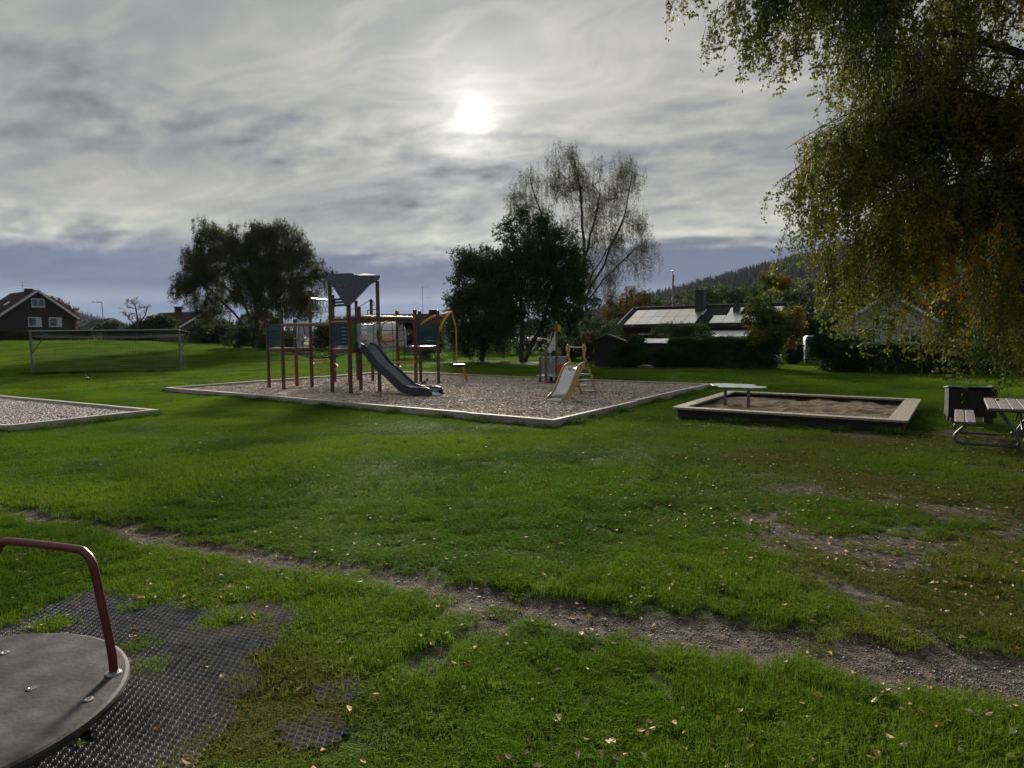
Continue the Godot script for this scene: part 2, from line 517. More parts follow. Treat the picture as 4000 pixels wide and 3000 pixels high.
	mat("boat_wood", lin(0.20, 0.095, 0.045), 0.62, "grain", Vector3(9, 0.6, 9), "n_grain", 0.7)
	mat("tarred", lin(0.012, 0.011, 0.011), 0.8, "grain", Vector3(4, 2, 4), "n_grain", 0.5)
	mat("felt", lin(0.075, 0.07, 0.068), 0.85, "speck", Vector3(2, 2, 2), "n_speck", 0.5)
	mat("net", lin(0.13, 0.16, 0.145), 0.8)
	mat("feather", lin(0.012, 0.013, 0.018), 0.45)
	mat("white_feather", lin(0.6, 0.6, 0.62), 0.8)
	mat("roof_maroon", lin(0.075, 0.028, 0.024), 0.75, "speck", Vector3(2, 2, 2))
	mat("pennant_blue", lin(0.02, 0.08, 0.25), 0.7)
	mat("chip", Color.WHITE, 0.8)
	mat("stone", Color.WHITE, 0.7)
	mat("soil", Color.WHITE, 0.95, "patchy", Vector3(1.7, 1.7, 1.7), "n_speck", 1.0)
	M["soil"].uv1_world_triplanar = true
	mat("sand", lin(0.40, 0.315, 0.215), 0.95, "speck", Vector3(1.5, 1.5, 1.5), "n_speck", 0.8)
	mat("rubber", lin(0.135, 0.135, 0.14), 0.75)
	mat("disc", lin(0.066, 0.065, 0.070), 0.72, "patchy", Vector3(0.9, 0.9, 0.9), "n_speck", 0.05)
	for k in ["grass", "leaf", "needle", "litter"]:
		var m := mat(k, Color.WHITE, 0.55)
		m.cull_mode = BaseMaterial3D.CULL_DISABLED
		m.backlight_enabled = true
		m.backlight = Color(0.8, 0.8, 0.8) if k == "grass" else (Color(0.8, 0.8, 0.8) if k == "leaf" else Color(0.35, 0.35, 0.35))
	M["grass"].roughness = 0.6
	M["grass"].metallic_specular = 0.04
	M["soil"].metallic_specular = 0.12
	M["litter"].metallic_specular = 0.2
	M["litter"].roughness = 0.7
	M["sand"].metallic_specular = 0.15
	M["chip"].metallic_specular = 0.3
	M["leaf"].metallic_specular = 0.12
	M["disc"].metallic_specular = 0.25
	M["rubber"].metallic_specular = 0.25
	for k in ["roof_dark", "roof_brown", "roof_red", "roof_maroon"]: M[k].metallic_specular = 0.2
	M["needle"].roughness = 0.9
	M["needle"].metallic_specular = 0.1
	M["teal_board"].metallic_specular = 0.3
	M["slate_board"].metallic_specular = 0.3

# ---------------------------------------------------------------- ground
func axis_list(fine_lo: float, fine_hi: float, fine: float, far_lo: float, far_hi: float, grow: float) -> PackedFloat32Array:
	var a := PackedFloat32Array()
	var s := fine
	var x := fine_lo
	while x > far_lo:
		x -= s
		s *= grow
		a.append(x)
	a.reverse()
	x = fine_lo
	while x < fine_hi:
		a.append(x)
		x += fine
	s = fine
	while x < far_hi:
		a.append(x)
		s *= grow
		x += s
	a.append(far_hi)
	return a

func ground_colour(x: float, z: float) -> Color:
	var f := nz2.get_noise_2d(x * 22.0, z * 22.0)
	var g := nz.get_noise_2d(x * 9.0 + 31.0, z * 9.0)
	var c := Color(0.066 + f * 0.014, 0.112 + g * 0.026, 0.014)
	if z > -30.0:
		var soil := Color(0.145, 0.122, 0.102)
		soil = soil * (1.0 + f * 0.25)
		var m := maxf(path_mask(x, z), worn(x, z))
		if z < -9.0 and m > 0.0: soil = soil.lerp(Color(0.17, 0.135, 0.10), 0.6)
		c = c.lerp(soil, m)
	if z < -36.0:
		var m2 := worn(x, z)
		c = c.lerp(Color(0.05, 0.038, 0.026), m2)
	c.a = 1.0
	return c

func make_ground() -> void:
	var xs := axis_list(-6.5, 6.5, 0.085, -900.0, 900.0, 1.06)
	var zs := axis_list(-12.0, -2.0, 0.085, -1100.0, 60.0, 1.05)
	var v := PackedVector3Array()
	var c := PackedColorArray()
	var n := PackedVector3Array()
	for z in zs:
		for x in xs:
			v.append(Vector3(x, gh(x, z), z))
			c.append(ground_colour(x, z))
			var e := 0.06
			n.append(Vector3((gh(x - e, z) - gh(x + e, z)) / (2 * e), 1.0, (gh(x, z - e) - gh(x, z + e)) / (2 * e)).normalized())
	var idx := PackedInt32Array()
	var w := xs.size()
	for j in zs.size() - 1:
		for i in w - 1:
			var a := j * w + i
			idx.append_array([a, a + 1, a + w, a + 1, a + w + 1, a + w])
	var arr := []
	arr.resize(Mesh.ARRAY_MAX)
	arr[Mesh.ARRAY_VERTEX] = v; arr[Mesh.ARRAY_NORMAL] = n; arr[Mesh.ARRAY_COLOR] = c; arr[Mesh.ARRAY_INDEX] = idx
	var m := ArrayMesh.new()
	m.add_surface_from_arrays(Mesh.PRIMITIVE_TRIANGLES, arr)
	m.surface_set_material(0, M["soil"])
	var o := inst("ground", m)
	o.set_meta("kind", "structure")

# ---------------------------------------------------------------- grass
func grass_patch(size: float, count: int, h: float, w: float, seed_: int, clover: float) -> ArrayMesh:
	var b := MB.new()
	rng.seed = seed_
	for i in count:
		var p := Vector3(rr(-0.5, 0.5) * size, -0.006, rr(-0.5, 0.5) * size)
		var a := rr(0, TAU)
		var lean := rr(0.15, 1.0) * h
		var hh := h * rr(0.45, 1.0)
		var dir := Vector3(cos(a), 0, sin(a))
		var side := Vector3(-sin(a + rr(-0.9, 0.9)), 0, cos(a)) * w * rr(0.7, 1.2)
		var k := rng.randf()
		var tone := rr(0.72, 1.25)
		if k < 0.1: b.col = Color(1.6, 1.15, 1.5) * tone      # straw
		elif k < 0.3: b.col = Color(1.35, 1.1, 0.9) * tone
		else: b.col = Color(1, 1, 1) * tone
		if rng.randf() < clover:
			# a clover or plantain leaf held flat
			var r := rr(0.006, 0.011)
			var top := p + Vector3(0, hh * 0.75, 0) + dir * lean * 0.3
			for q in 3:
				var f := a + TAU * q / 3.0
				var f0 := Vector3(cos(f - 0.5), rr(0.1, 0.3), sin(f - 0.5)) * r
				var f1 := Vector3(cos(f), 0.2, sin(f)) * r * 1.7
				var f2 := Vector3(cos(f + 0.5), rr(0.1, 0.3), sin(f + 0.5)) * r
				b.tri(top, top + f0, top + f1)
				b.tri(top, top + f1, top + f2)
			continue
		var mid := p + Vector3(0, hh * 0.6, 0) + dir * lean * 0.3
		var tip := p + Vector3(0, hh * rr(0.75, 1.0), 0) + dir * lean
		b.tri(p - side, p + side, mid + side * 0.8)
		b.tri(p - side, mid + side * 0.8, mid - side * 0.8)
		b.tri(mid - side * 0.8, mid + side * 0.8, tip)
	return b.mesh(M["grass"])

func edge_dist(poly: PackedVector2Array, p: Vector2) -> float:
	var best := 99.0
	for i in poly.size():
		var q := Geometry2D.get_closest_point_to_segment(p, poly[i], poly[(i + 1) % poly.size()])
		best = minf(best, p.distance_to(q))
	return best

func in_bed(x: float, z: float, grow: float) -> bool:
	var p := Vector2(x, z)
	if z > -35.0 and z < -11.0:
		for poly in [play_poly, left_poly, sand_poly]:
			if Geometry2D.is_point_in_polygon(p, poly) or edge_dist(poly, p) < grow: return true
	return false

func green(x: float, z: float) -> Color:           # the sward's colour: lush, yellowed and mown patches
	var g := nz.get_noise_2d(x * 14.0, z * 14.0)
	var f := nz2.get_noise_2d(x * 34.0 + 5.0, z * 34.0)
	var c := Color(0.084, 0.168, 0.012)
	c = c.lerp(Color(0.145, 0.215, 0.016), clampf(g * 1.8 + 0.25, 0.0, 1.0) * 0.65)
	c = c.lerp(Color(0.034, 0.095, 0.009), clampf(f * 2.2 + 0.05, 0.0, 1.0) * 0.75)
	# dry turf where it is trodden, under the birch and round the grid
	var dry := smoothstep(1.5, 4.5, x - (z + 12.0) * -0.1) * smoothstep(-16.0, -11.0, z) * 0.55
	dry = maxf(dry, smoothstep(1.3, 0.2, Vector2(x, z).distance_to(Vector2(-1.35, -3.2))) * 0.75)
	dry = maxf(dry, smoothstep(0.9, 0.2, Vector2(x, z).distance_to(Vector2(-2.1, -5.0))) * 0.5)
	dry *= clampf(0.75 + f, 0.0, 1.3)
	c = c.lerp(Color(0.145, 0.125, 0.040), clampf(dry, 0.0, 0.85))
	return c

func make_grass() -> void:
	var near := []
	var mid := []
	var far := []
	for k in 6:
		near.append(grass_patch(0.24, 300, 0.072, 0.0023, 100 + k, 0.02 if k < 4 else 0.12))
		mid.append(grass_patch(0.42, 240, 0.056, 0.0034, 120 + k, 0.0))
	for k in 3:
		far.append(grass_patch(1.0, 260, 0.075, 0.010, 140 + k, 0.0))
	var tall := [grass_patch(0.26, 60, 0.16, 0.003, 160, 0.0), grass_patch(0.26, 60, 0.19, 0.0032, 161, 0.0)]
	rng.seed = 77
	var groups := [[near, 2.3, 7.6, 0.15], [mid, 7.6, 24.0, 0.22], [far, 24.0, 92.0, 0.6]]
	for gi in 3:
		var q: Array = groups[gi]
		var xs := []
		var cs := []
		for k in q[0].size():
			xs.append([]); cs.append([])
		var st: float = q[3]
		var z: float = -q[1]
		while z > -q[2]:
			var half: float = -z * 0.92 + 2.2
			var x := -half
			while x < half:
				var px := x + rr(-0.5, 0.5) * st
				var pz := z + rr(-0.5, 0.5) * st
				x += st
				if in_bed(px, pz, 0.14 if gi == 1 else 0.3): continue
				var bare := maxf(path_mask(px, pz), worn(px, pz) * 0.97)
				bare = maxf(bare, grid_mat(px, pz))
				if Vector2(px + 2.54, pz + 2.81).length() < 0.62: bare = 1.0
				if rng.randf() < bare * (0.72 if worn(px, pz) > path_mask(px, pz) and grid_mat(px, pz) < 0.5 else 1.06) - 0.02: continue
				var lush := 0.5 + nz2.get_noise_2d(px * 28.0, pz * 28.0)
				var s := rr(0.75, 1.1)
				var hs := s * lerpf(0.5, 1.5, clampf(lush + nz2.get_noise_2d(px * 190.0, pz * 190.0) * 0.45, 0.0, 1.0)) * (1.0 - bare * 0.55)
				if gi == 0: hs *= lerpf(1.0, 1.25, smoothstep(-4.5, -3.0, pz) * smoothstep(-0.8, 0.2, px))
				var c := green(px, pz)
				if bare > 0.25: c = c.lerp(Color(0.15, 0.125, 0.05), (bare - 0.25) * 0.7)
				var k = rng.randi() % q[0].size()
				if gi == 0 and k >= 4 and lush < 0.5: k -= 3
				xs[k].append(Transform3D(Basis(Vector3.UP, rr(0, TAU)) * Basis.from_scale(Vector3(s, hs, s)), Vector3(px, gh(px, pz), pz)))
				cs[k].append(jit(c, 0.13))
			z -= st
		var root := stuff_root("grass", "mown lawn round the playground" if gi < 2 else "mown grass of the football field")
		for k in q[0].size(): multi("blades", q[0][k], xs[k], cs[k], root)
	# unmown fringe along the timber edgings, the goal and the walls of the sandbox
	var tx := [[], []]
	var tc := [[], []]
	for poly in [play_poly, left_poly, sand_poly]:
		for i in poly.size():
			var a: Vector2 = poly[i]
			var b: Vector2 = poly[(i + 1) % poly.size()]
			var nrm := Vector2((b - a).y, -(b - a).x).normalized()
			if Geometry2D.is_point_in_polygon((a + b) * 0.5 + nrm * 0.1, poly): nrm = -nrm
			var l := a.distance_to(b)
			var s := 0.0
			while s < l:
				var p := a.lerp(b, s / l) + nrm * (rr(0.06, 0.3) + 0.04)
				s += rr(0.03, 0.10)
				var lush := nz2.get_noise_2d(p.x * 90.0, p.y * 90.0)
				if lush < -0.12: continue
				if poly == sand_poly and lush < 0.12: continue
				var k := rng.randi() % 2
				var h := rr(0.45, 1.15) * clampf(0.75 + lush, 0.5, 1.3)
				tx[k].append(Transform3D(Basis(Vector3.UP, rr(0, TAU)) * Basis.from_scale(Vector3(1, h, 1)), Vector3(p.x, 0.0, p.y)))
				tc[k].append(jit(Color(0.045, 0.105, 0.012), 0.25))
	for i in 160:       # round the goal
		var t := rng.randf()
		var p := Vector2(lerpf(-26.3, -18.6, t), lerpf(-36.9, -37.9, t) + rr(-0.25, 0.25))
		if rng.randf() < 0.25: p = Vector2(-26.2 + rr(-0.6, 0.9), -36.9 + rr(-0.3, 0.5))
		tx[i % 2].append(Transform3D(Basis(Vector3.UP, rr(0, TAU)) * Basis.from_scale(Vector3(1.6, rr(0.8, 1.4), 1.6)), Vector3(p.x, gh(p.x, p.y), p.y)))
		tc[i % 2].append(jit(Color(0.035, 0.085, 0.012), 0.25))
	var fringe := stuff_root("long_grass", "unmown fringe of grass along the timber edgings")
	for k in 2: multi("blades", tall[k], tx[k], tc[k], fringe)

func make_litter() -> void:
	# fallen birch leaves, thickest under the tree on the right
	var meshes := []
	for k in 3:
		var b := MB.new()
		rng.seed = 300 + k
		var l := 0.024
		var w := 0.017
		var cup: float = [0.006, 0.013, -0.006][k]
		var pts := [Vector3(-l, 0, 0), Vector3(-l * 0.4, cup, w * 0.9), Vector3(l * 0.25, cup * 1.2, w * 0.85), Vector3(l * 1.15, rr(0.0, 0.01), 0), Vector3(l * 0.25, cup * 0.7, -w * 0.85), Vector3(-l * 0.4, cup * 1.1, -w * 0.9)]
		var m0 := Vector3(0, 0.0, 0)
		for i in 6:
			b.tri(m0, pts[(i + 1) % 6], pts[i])
		b.beam(Vector3(-l, 0, 0), Vector3(-l * 1.8, 0.006, 0.003), 0.0014, 0.0014)
		meshes.append(b.mesh(M["litter"]))
	var tones := [Color(0.34, 0.24, 0.12), Color(0.38, 0.30, 0.17), Color(0.32, 0.17, 0.06), Color(0.17, 0.08, 0.04), Color(0.38, 0.27, 0.09), Color(0.26, 0.19, 0.125), Color(0.42, 0.35, 0.22), Color(0.13, 0.07, 0.04)]
	var xs := [[], [], []]
	var cs := [[], [], []]
	rng.seed = 310
	var placed := 0
	while placed < 2700:
		var z := -sqrt(rr(2.4 * 2.4, 17.0 * 17.0)) if rng.randf() < 0.6 else -rr(2.4, 8.0)
		var x := rr(-1, 1) * (-z * 0.8 + 0.4)
		var keep := 0.12 + 0.88 * smoothstep(-0.5, 3.4, x) * (1.0 if z < -4.0 else 0.45)
		if z > -6.0: keep = maxf(keep, 0.3)
		keep *= clampf(0.55 + nz2.get_noise_2d(x * 50.0, z * 50.0) * 1.4, 0.1, 1.0)
		if rng.randf() > keep or in_bed(x, z, 0.1): continue
		if Vector2(x + 2.54, z + 2.81).length() < 0.8: continue
		placed += 1
		var bare := maxf(maxf(path_mask(x, z), worn(x, z)), grid_mat(x, z))
		var y := gh(x, z) + (0.016 if bare > 0.5 else rr(0.026, 0.05))
		var k := rng.randi() % 3
		var tilt := Basis(Vector3(cos(rr(0, TAU)), 0, sin(rr(0, TAU))).normalized(), rr(-0.55, 0.55))
		xs[k].append(Transform3D(tilt * Basis(Vector3.UP, rr(0, TAU)) * Basis.from_scale(Vector3.ONE * rr(0.45, 1.0)), Vector3(x, y, z)))
		cs[k].append(jit(tones[rng.randi() % tones.size()], 0.2))
	var fallen := stuff_root("fallen_leaves", "fallen birch leaves strewn over the lawn")
	for k in 3: multi("leaves", meshes[k], xs[k], cs[k], fallen)
	# plantain and dandelion rosettes in the turf
	var ros := []
	for k in 3:
		var r := MB.new()
		rng.seed = 340 + k
		for i in 9:
			var a := TAU * (i + rr(-0.3, 0.3)) / 9.0
			var dd := Vector3(cos(a), rr(0.25, 0.8), sin(a)).normalized()
			var tone := rr(0.75, 1.25)
			r.col = Color(tone, tone, tone)
			leaf_poly(r, Vector3.ZERO, dd, Vector3.UP, rr(0.05, 0.09), rr(0.007, 0.013))
		ros.append(r.mesh(M["grass"]))
	var wx := [[], [], []]
	var wc := [[], [], []]
	for i in 900:
		var z := -sqrt(rr(6.0, 150.0))
		var x := rr(-1, 1) * (-z * 0.8 + 0.4)
		if nz.get_noise_2d(x * 30.0 + 200.0, z * 30.0) < 0.05 or in_bed(x, z, 0.1) or path_mask(x, z) > 0.4 or grid_mat(x, z) > 0.5: continue
		wx[i % 3].append(Transform3D(Basis(Vector3.UP, rr(0, TAU)) * Basis.from_scale(Vector3.ONE * rr(0.6, 1.3)), Vector3(x, gh(x, z) + 0.008, z)))
		wc[i % 3].append(jit(Color(0.055, 0.115, 0.022), 0.25))
	var weeds := stuff_root("weeds", "plantain and dandelion rosettes in the lawn")
	for k in 3: multi("rosettes", ros[k], wx[k], wc[k], weeds)
	# grit on the trodden path
	var grit := MB.new()
	grit.ball(Vector3.ZERO, Vector3(1.0, 0.65, 0.85), Basis(), 6)
	var gm := grit.mesh(M["stone"])
	var gx := []
	var gc := []
	while gx.size() < 10000:
		var z := -rr(2.2, 8.4)
		var x := rr(-1, 1) * (-z * 0.8 + 0.3)
		if rng.randf() > path_mask(x, z) + worn(x, z) * 0.35: continue
		var s := rr(0.0025, 0.006) * (2.0 if rng.randf() < 0.06 else 1.0)
		gx.append(Transform3D(Basis(Vector3(rr(-1, 1), rr(-1, 1), rr(-1, 1)).normalized(), rr(0, TAU)) * Basis.from_scale(Vector3.ONE * s), Vector3(x, gh(x, z) + s * 0.3, z)))
		gc.append(jit(Color(0.15, 0.132, 0.118), 0.45))
	var go := multi("path_grit", gm, gx, gc)
	go.set_meta("kind", "stuff")
	go.set_meta("label", "grit on the trodden path")

# ---------------------------------------------------------------- trees and shrubs
func leaf_poly(b: MB, at: Vector3, dir: Vector3, nrm: Vector3, l: float, w: float) -> void:
	var side := dir.cross(nrm).normalized() * w
	var up := nrm.normalized() * w * 0.35
	var m := at + dir * l * 0.45
	var tip := at + dir * l
	b.tri(at, m + side + up, m)
	b.tri(m, m + side + up, tip)
	b.tri(at, m, m - side + up)
	b.tri(m, tip, m - side + up)

func spray(seed_: int, leaves: int, r: float, l: float, w: float, matname := "leaf") -> ArrayMesh:
	# a twig end: short shoots from the middle with leaves along them
	var b := MB.new()
	rng.seed = seed_
	var shoots := 5
	for s in shoots:
		var d := Vector3(rr(-1, 1), rr(-0.5, 1), rr(-1, 1)).normalized()
		b.col = Color(0.6, 0.5, 0.5)
		b.tube([Vector3.ZERO, d * r * 0.9], [0.006, 0.002], 3, false)
		for i in leaves / shoots:
			var at := d * r * rr(0.2, 1.0)
			var ld := (d * 0.4 + Vector3(rr(-1, 1), rr(-0.9, 0.6), rr(-1, 1))).normalized()
			var k := rr(0.7, 1.3)
			b.col = Color(k * rr(0.9, 1.15), k, k * 0.9)
			leaf_poly(b, at, ld, Vector3(rr(-1, 1), rr(0, 1), rr(-1, 1)).normalized(), l * rr(0.7, 1.2), w * rr(0.8, 1.2))
	return b.mesh(M[matname])

func strand(seed_: int, leaves: int, length: float, l: float, w: float, spread := 0.10) -> ArrayMesh:
	# a hanging birch twig with leaves on short stalks, drooping from y = 0 downwards
	var b := MB.new()
	rng.seed = seed_
	var lean := Vector3(rr(-0.3, 0.3), 0, rr(-0.3, 0.3))
	var at := func(t: float) -> Vector3: return Vector3(lean.x * (t - t * t * 0.6) , -t + t * t * 0.05, lean.z * (t - t * t * 0.6)) * length
	var pts := []
	for i in 5: pts.append(at.call(i / 4.0))
	b.col = Color(0.5, 0.35, 0.3)
	b.tube(pts, [0.004, 0.003, 0.0025, 0.002, 0.0015], 3, false)
	for side in 3:      # side twigs
		var p: Vector3 = at.call(rr(0.1, 0.6))
		var q := p + Vector3(rr(-1, 1), rr(-1.3, -0.4), rr(-1, 1)) * length * 0.28
		b.tube([p, q], [0.0025, 0.0015], 3, false)
		for i in leaves / 6:
			var k := rr(0.7, 1.3)
			b.col = Color(k * rr(0.9, 1.2), k, k * 0.9)
			leaf_poly(b, p.lerp(q, rr(0.2, 1.0)) + Vector3(rr(-1, 1), rr(-1, 0.3), rr(-1, 1)) * spread * 0.4, Vector3(rr(-1, 1), rr(-1.6, 0.2), rr(-1, 1)).normalized(), Vector3(rr(-1, 1), rr(-0.3, 1), rr(-1, 1)).normalized(), l * rr(0.7, 1.2), w)
	for i in leaves / 2:
		var t := rr(0.08, 1.0)
		var k := rr(0.7, 1.3)
		b.col = Color(k * rr(0.9, 1.2), k, k * 0.9)
		leaf_poly(b, at.call(t) + Vector3(rr(-1, 1), rr(-1, 0.3), rr(-1, 1)) * spread * 0.5, Vector3(rr(-1, 1), rr(-1.6, 0.2), rr(-1, 1)).normalized(), Vector3(rr(-1, 1), rr(-0.3, 1), rr(-1, 1)).normalized(), l * rr(0.7, 1.2), w)
	return b.mesh(M["leaf"])

func blob_points(blobs: Array, count: int, hollow := 0.55) -> Array:
	# points inside a union of ellipsoids [x, y, z, rx, ry, rz], thinned by noise so that gaps appear
	var out := []
	var tot := 0.0
	for q in blobs: tot += q[3] * q[4] * q[5]
	var guard := 0
	while out.size() < count and guard < count * 40:
		guard += 1
		var pick := rng.randf() * tot
		var q: Array = blobs[0]
		for e in blobs:
			pick -= e[3] * e[4] * e[5]
			q = e
			if pick <= 0.0: break
		var d := Vector3(rr(-1, 1), rr(-1, 1), rr(-1, 1))
		var l := d.length()
		if l > 1.0 or rng.randf() > hollow + (1.0 - hollow) * l: continue
		var p := Vector3(q[0] + d.x * q[3], q[1] + d.y * q[4], q[2] + d.z * q[5])
		if nz2.get_noise_3d(p.x * 42.0, p.y * 42.0, p.z * 42.0) < -0.12: continue
		out.append(p)
	return out

func grow(trunks: Array, targets: Array, step: float, sag: float) -> Dictionary:
	# joins every target to the nearest wood that is already there
	var pos := []
	var par := []
	for t in trunks:
		for i in t.size():
			pos.append(t[i])
			par.append(-1 if i == 0 else pos.size() - 2)
	var hub: Vector3 = trunks[0][trunks[0].size() / 2]
	var order := targets.duplicate()
	order.sort_custom(func(a, b): return a.distance_squared_to(hub) < b.distance_squared_to(hub))
	var depth := []
	for i in pos.size(): depth.append(0.0)
	var tips := []
	for a in order:
		var best := -1
		var bd := 1e9
		for i in pos.size():
			var p: Vector3 = pos[i]
			var d: float = p.distance_to(a) * (1.0 + maxf(0.0, p.y - a.y) / (p.distance_to(a) + 0.01) * 0.5) + depth[i] * 0.12
			if d < bd:
				bd = d; best = i
		var from: Vector3 = pos[best]
		var l := from.distance_to(a)
		var n := maxi(1, int(ceil(l / step)))
		var last := best
		for k in range(1, n + 1):
			var t := float(k) / n
			var p := from.lerp(a, t) + Vector3.UP * (sag * l * t * (1.0 - t)) + Vector3(rr(-1, 1), rr(-1, 1), rr(-1, 1)) * step * 0.09 * (1.0 - t)
			pos.append(p); par.append(last); depth.append(depth[last] + l / n)
			last = pos.size() - 1
		tips.append(last)
	return {"pos": pos, "par": par, "tips": tips}

func wood_mesh(g: Dictionary, base_r: float, expo: float, matname: String, least := 0.0) -> ArrayMesh:
	var n: int = g.pos.size()
	var acc := PackedFloat32Array()
	acc.resize(n)
	for i in range(n - 1, -1, -1):
		if acc[i] == 0.0: acc[i] = 1.0
		var p: int = g.par[i]
		if p >= 0: acc[p] += acc[i]
	var b := MB.new()
	var top := 0.0
	for i in n: top = maxf(top, acc[i])
	var unit := base_r / pow(top, 1.0 / expo)
	for i in n:
		var p: int = g.par[i]
		if p < 0: continue
		var r := unit * pow(acc[i], 1.0 / expo)
		if r < least: continue
		var rp := minf(unit * pow(acc[p], 1.0 / expo), r * 1.25)
		var flare := 1.0
		b.tube([g.pos[p], g.pos[i]], [rp * flare, r], 8 if r > 0.06 else (5 if r > 0.02 else 3), false)
	return b.mesh(M[matname])

func leafy(parent: Node, called: String, meshes: Array, pts: Array, tones: Array, smin: float, smax: float, upright: bool, origin: Vector3) -> void:
	var xs := []
	var cs := []
	for k in meshes.size():
		xs.append([]); cs.append([])
	for p in pts:
		var k := rng.randi() % meshes.size()
		var b := Basis(Vector3.UP, rr(0, TAU))
		if not upright: b = b * Basis(Vector3.RIGHT, rr(-0.8, 0.8)) * Basis(Vector3.FORWARD, rr(-0.8, 0.8))
		var s := rr(smin, smax)
		xs[k].append(Transform3D(b * Basis.from_scale(Vector3.ONE * s), p - origin))
		# tones gather in patches of the crown, as autumn colour does
		var f := 0.5 + nz.get_noise_3d(p.x * 55.0, p.y * 55.0, p.z * 55.0) * 0.9 + rr(-0.22, 0.22)
		var t := clampf(f, 0.0, 0.999) * (tones.size() - 1)
		var c: Color = tones[int(t)].lerp(tones[mini(int(t) + 1, tones.size() - 1)], t - int(t))
		cs[k].append(jit(c, 0.22))
	var root := Node3D.new()
	var have: int = parent.get_meta("n_" + called, 0)
	parent.set_meta("n_" + called, have + 1)
	root.name = called if have == 0 else "%s_%03d" % [called, have]
	parent.add_child(root, true)
	root.set_meta("kind", "stuff")
	for k in meshes.size():
		multi("leaves", meshes[k], xs[k], cs[k], root).set_meta("kind", "stuff")

func arc(a: Vector3, b: Vector3, n: int, bend: Vector3) -> Array:
	var out := []
	for i in n + 1:
		var t := float(i) / n
		out.append(a.lerp(b, t) + bend * (4.0 * t * (1.0 - t)))
	return out

func tree(called: String, label: String, base: Vector3, trunks: Array, blobs: Array, o: Dictionary) -> Node3D:
	# trunks and blobs are given relative to the foot of the tree
	rng.seed = o.seed
	var t := thing(called, label, o.get("cat", "tree"), base, 0.0, o.get("group", ""))
	# limbs are never straight: bend each a little more towards its end
	for q in trunks:
		var w := Vector3.ZERO
		var n: int = q.size()
		for i in range(1, n):
			w += Vector3(rr(-1, 1), rr(-0.4, 0.4), rr(-1, 1)) * q[i].distance_to(q[i - 1] - w) * 0.16
			q[i] += w
	var targets := blob_points(blobs, o.limbs)
	var g := grow(trunks, targets, o.get("step", 0.6), o.get("sag", 0.06))
	inst("trunk", wood_mesh(g, o.get("girth", 0.16), o.get("expo", 2.3), o.get("bark", "bark"), o.get("least", 0.0)), t)
	var pts := []
	for i in g.tips: pts.append(g.pos[i])
	var more: int = o.get("more", 0)
	var spread: float = o.get("spread", 0.5)
	for i in more:
		var p: Vector3 = pts[rng.randi() % g.tips.size()]
		pts.append(p + Vector3(rr(-1, 1), rr(-0.8, 0.8), rr(-1, 1)) * spread)
	for i in pts.size(): pts[i] += Vector3.UP * o.get("lift", 0.0)
	leafy(t, "crown", o.meshes, pts, o.tones, o.smin, o.smax, o.get("hang", false), Vector3.ZERO)
	return t

func bush(called: String, label: String, base: Vector3, blobs: Array, o: Dictionary) -> Node3D:
	rng.seed = o.seed
	var t := thing(called, label, o.get("cat", "shrub"), base, o.get("turn", 0.0), o.get("group", ""))
	var pts := blob_points(blobs, o.count, o.get("hollow", 0.35))
	leafy(t, "foliage", o.meshes, pts, o.tones, o.smin, o.smax, false, Vector3.ZERO)
	var stems := MB.new()
	for i in 7:
		var p: Vector3 = pts[rng.randi() % pts.size()]
		stems.tube([Vector3(rr(-0.1, 0.1), -0.05, rr(-0.1, 0.1)), p * Vector3(0.4, 0.5, 0.4), p], [0.03, 0.02, 0.01], 4, false)
	inst("stem", stems.mesh(M["bark"]), t)
	return t

func hedge(label: String, at: Vector3, turn: float, l: float, h: float, d: float, o: Dictionary) -> Node3D:
	# a clipped hedge: twiggy inside, leaf sprays in and on its faces; x along it, from 0 to l
	rng.seed = o.seed
	var t := thing("hedge", label, "hedge", at, turn, o.get("group", ""))
	var core := MB.new()
	core.col = Color(1, 1, 1)
	var n := int(l / 0.35)
	for i in n:
		var x := (i + 0.5) / n * l
		for k in 2:
			core.tube([Vector3(x, -0.05, rr(-0.1, 0.1)), Vector3(x + rr(-0.2, 0.2), h * 0.6, rr(-0.3, 0.3) * d), Vector3(x + rr(-0.3, 0.3), h * 0.92, rr(-0.42, 0.42) * d)], [0.03, 0.02, 0.008], 3, false)
	inst("stem", core.mesh(M["bark"]), t)
	var pts := []
	for i in int(o.count):
		var x := rr(0, l)
		var bump = nz2.get_noise_2d(x * 60.0 + o.seed, 3.0) * o.get("rough", 0.12)
		var y = rr(0.02, 1.0) * (h + bump)
		var z := rr(-0.5, 0.5) * d
		if rng.randf() < 0.65:
			if rng.randf() < 0.55: z = (0.5 if rng.randf() < 0.7 else -0.5) * d * rr(0.9, 1.05)
			else: y = (h + bump) * rr(0.93, 1.03)
		pts.append(Vector3(x, y, z + nz2.get_noise_2d(x * 80.0, y * 80.0 + o.seed) * o.get("rough", 0.12)))
	leafy(t, "foliage", o.meshes, pts, o.tones, o.smin, o.smax, false, Vector3.ZERO)
	return t

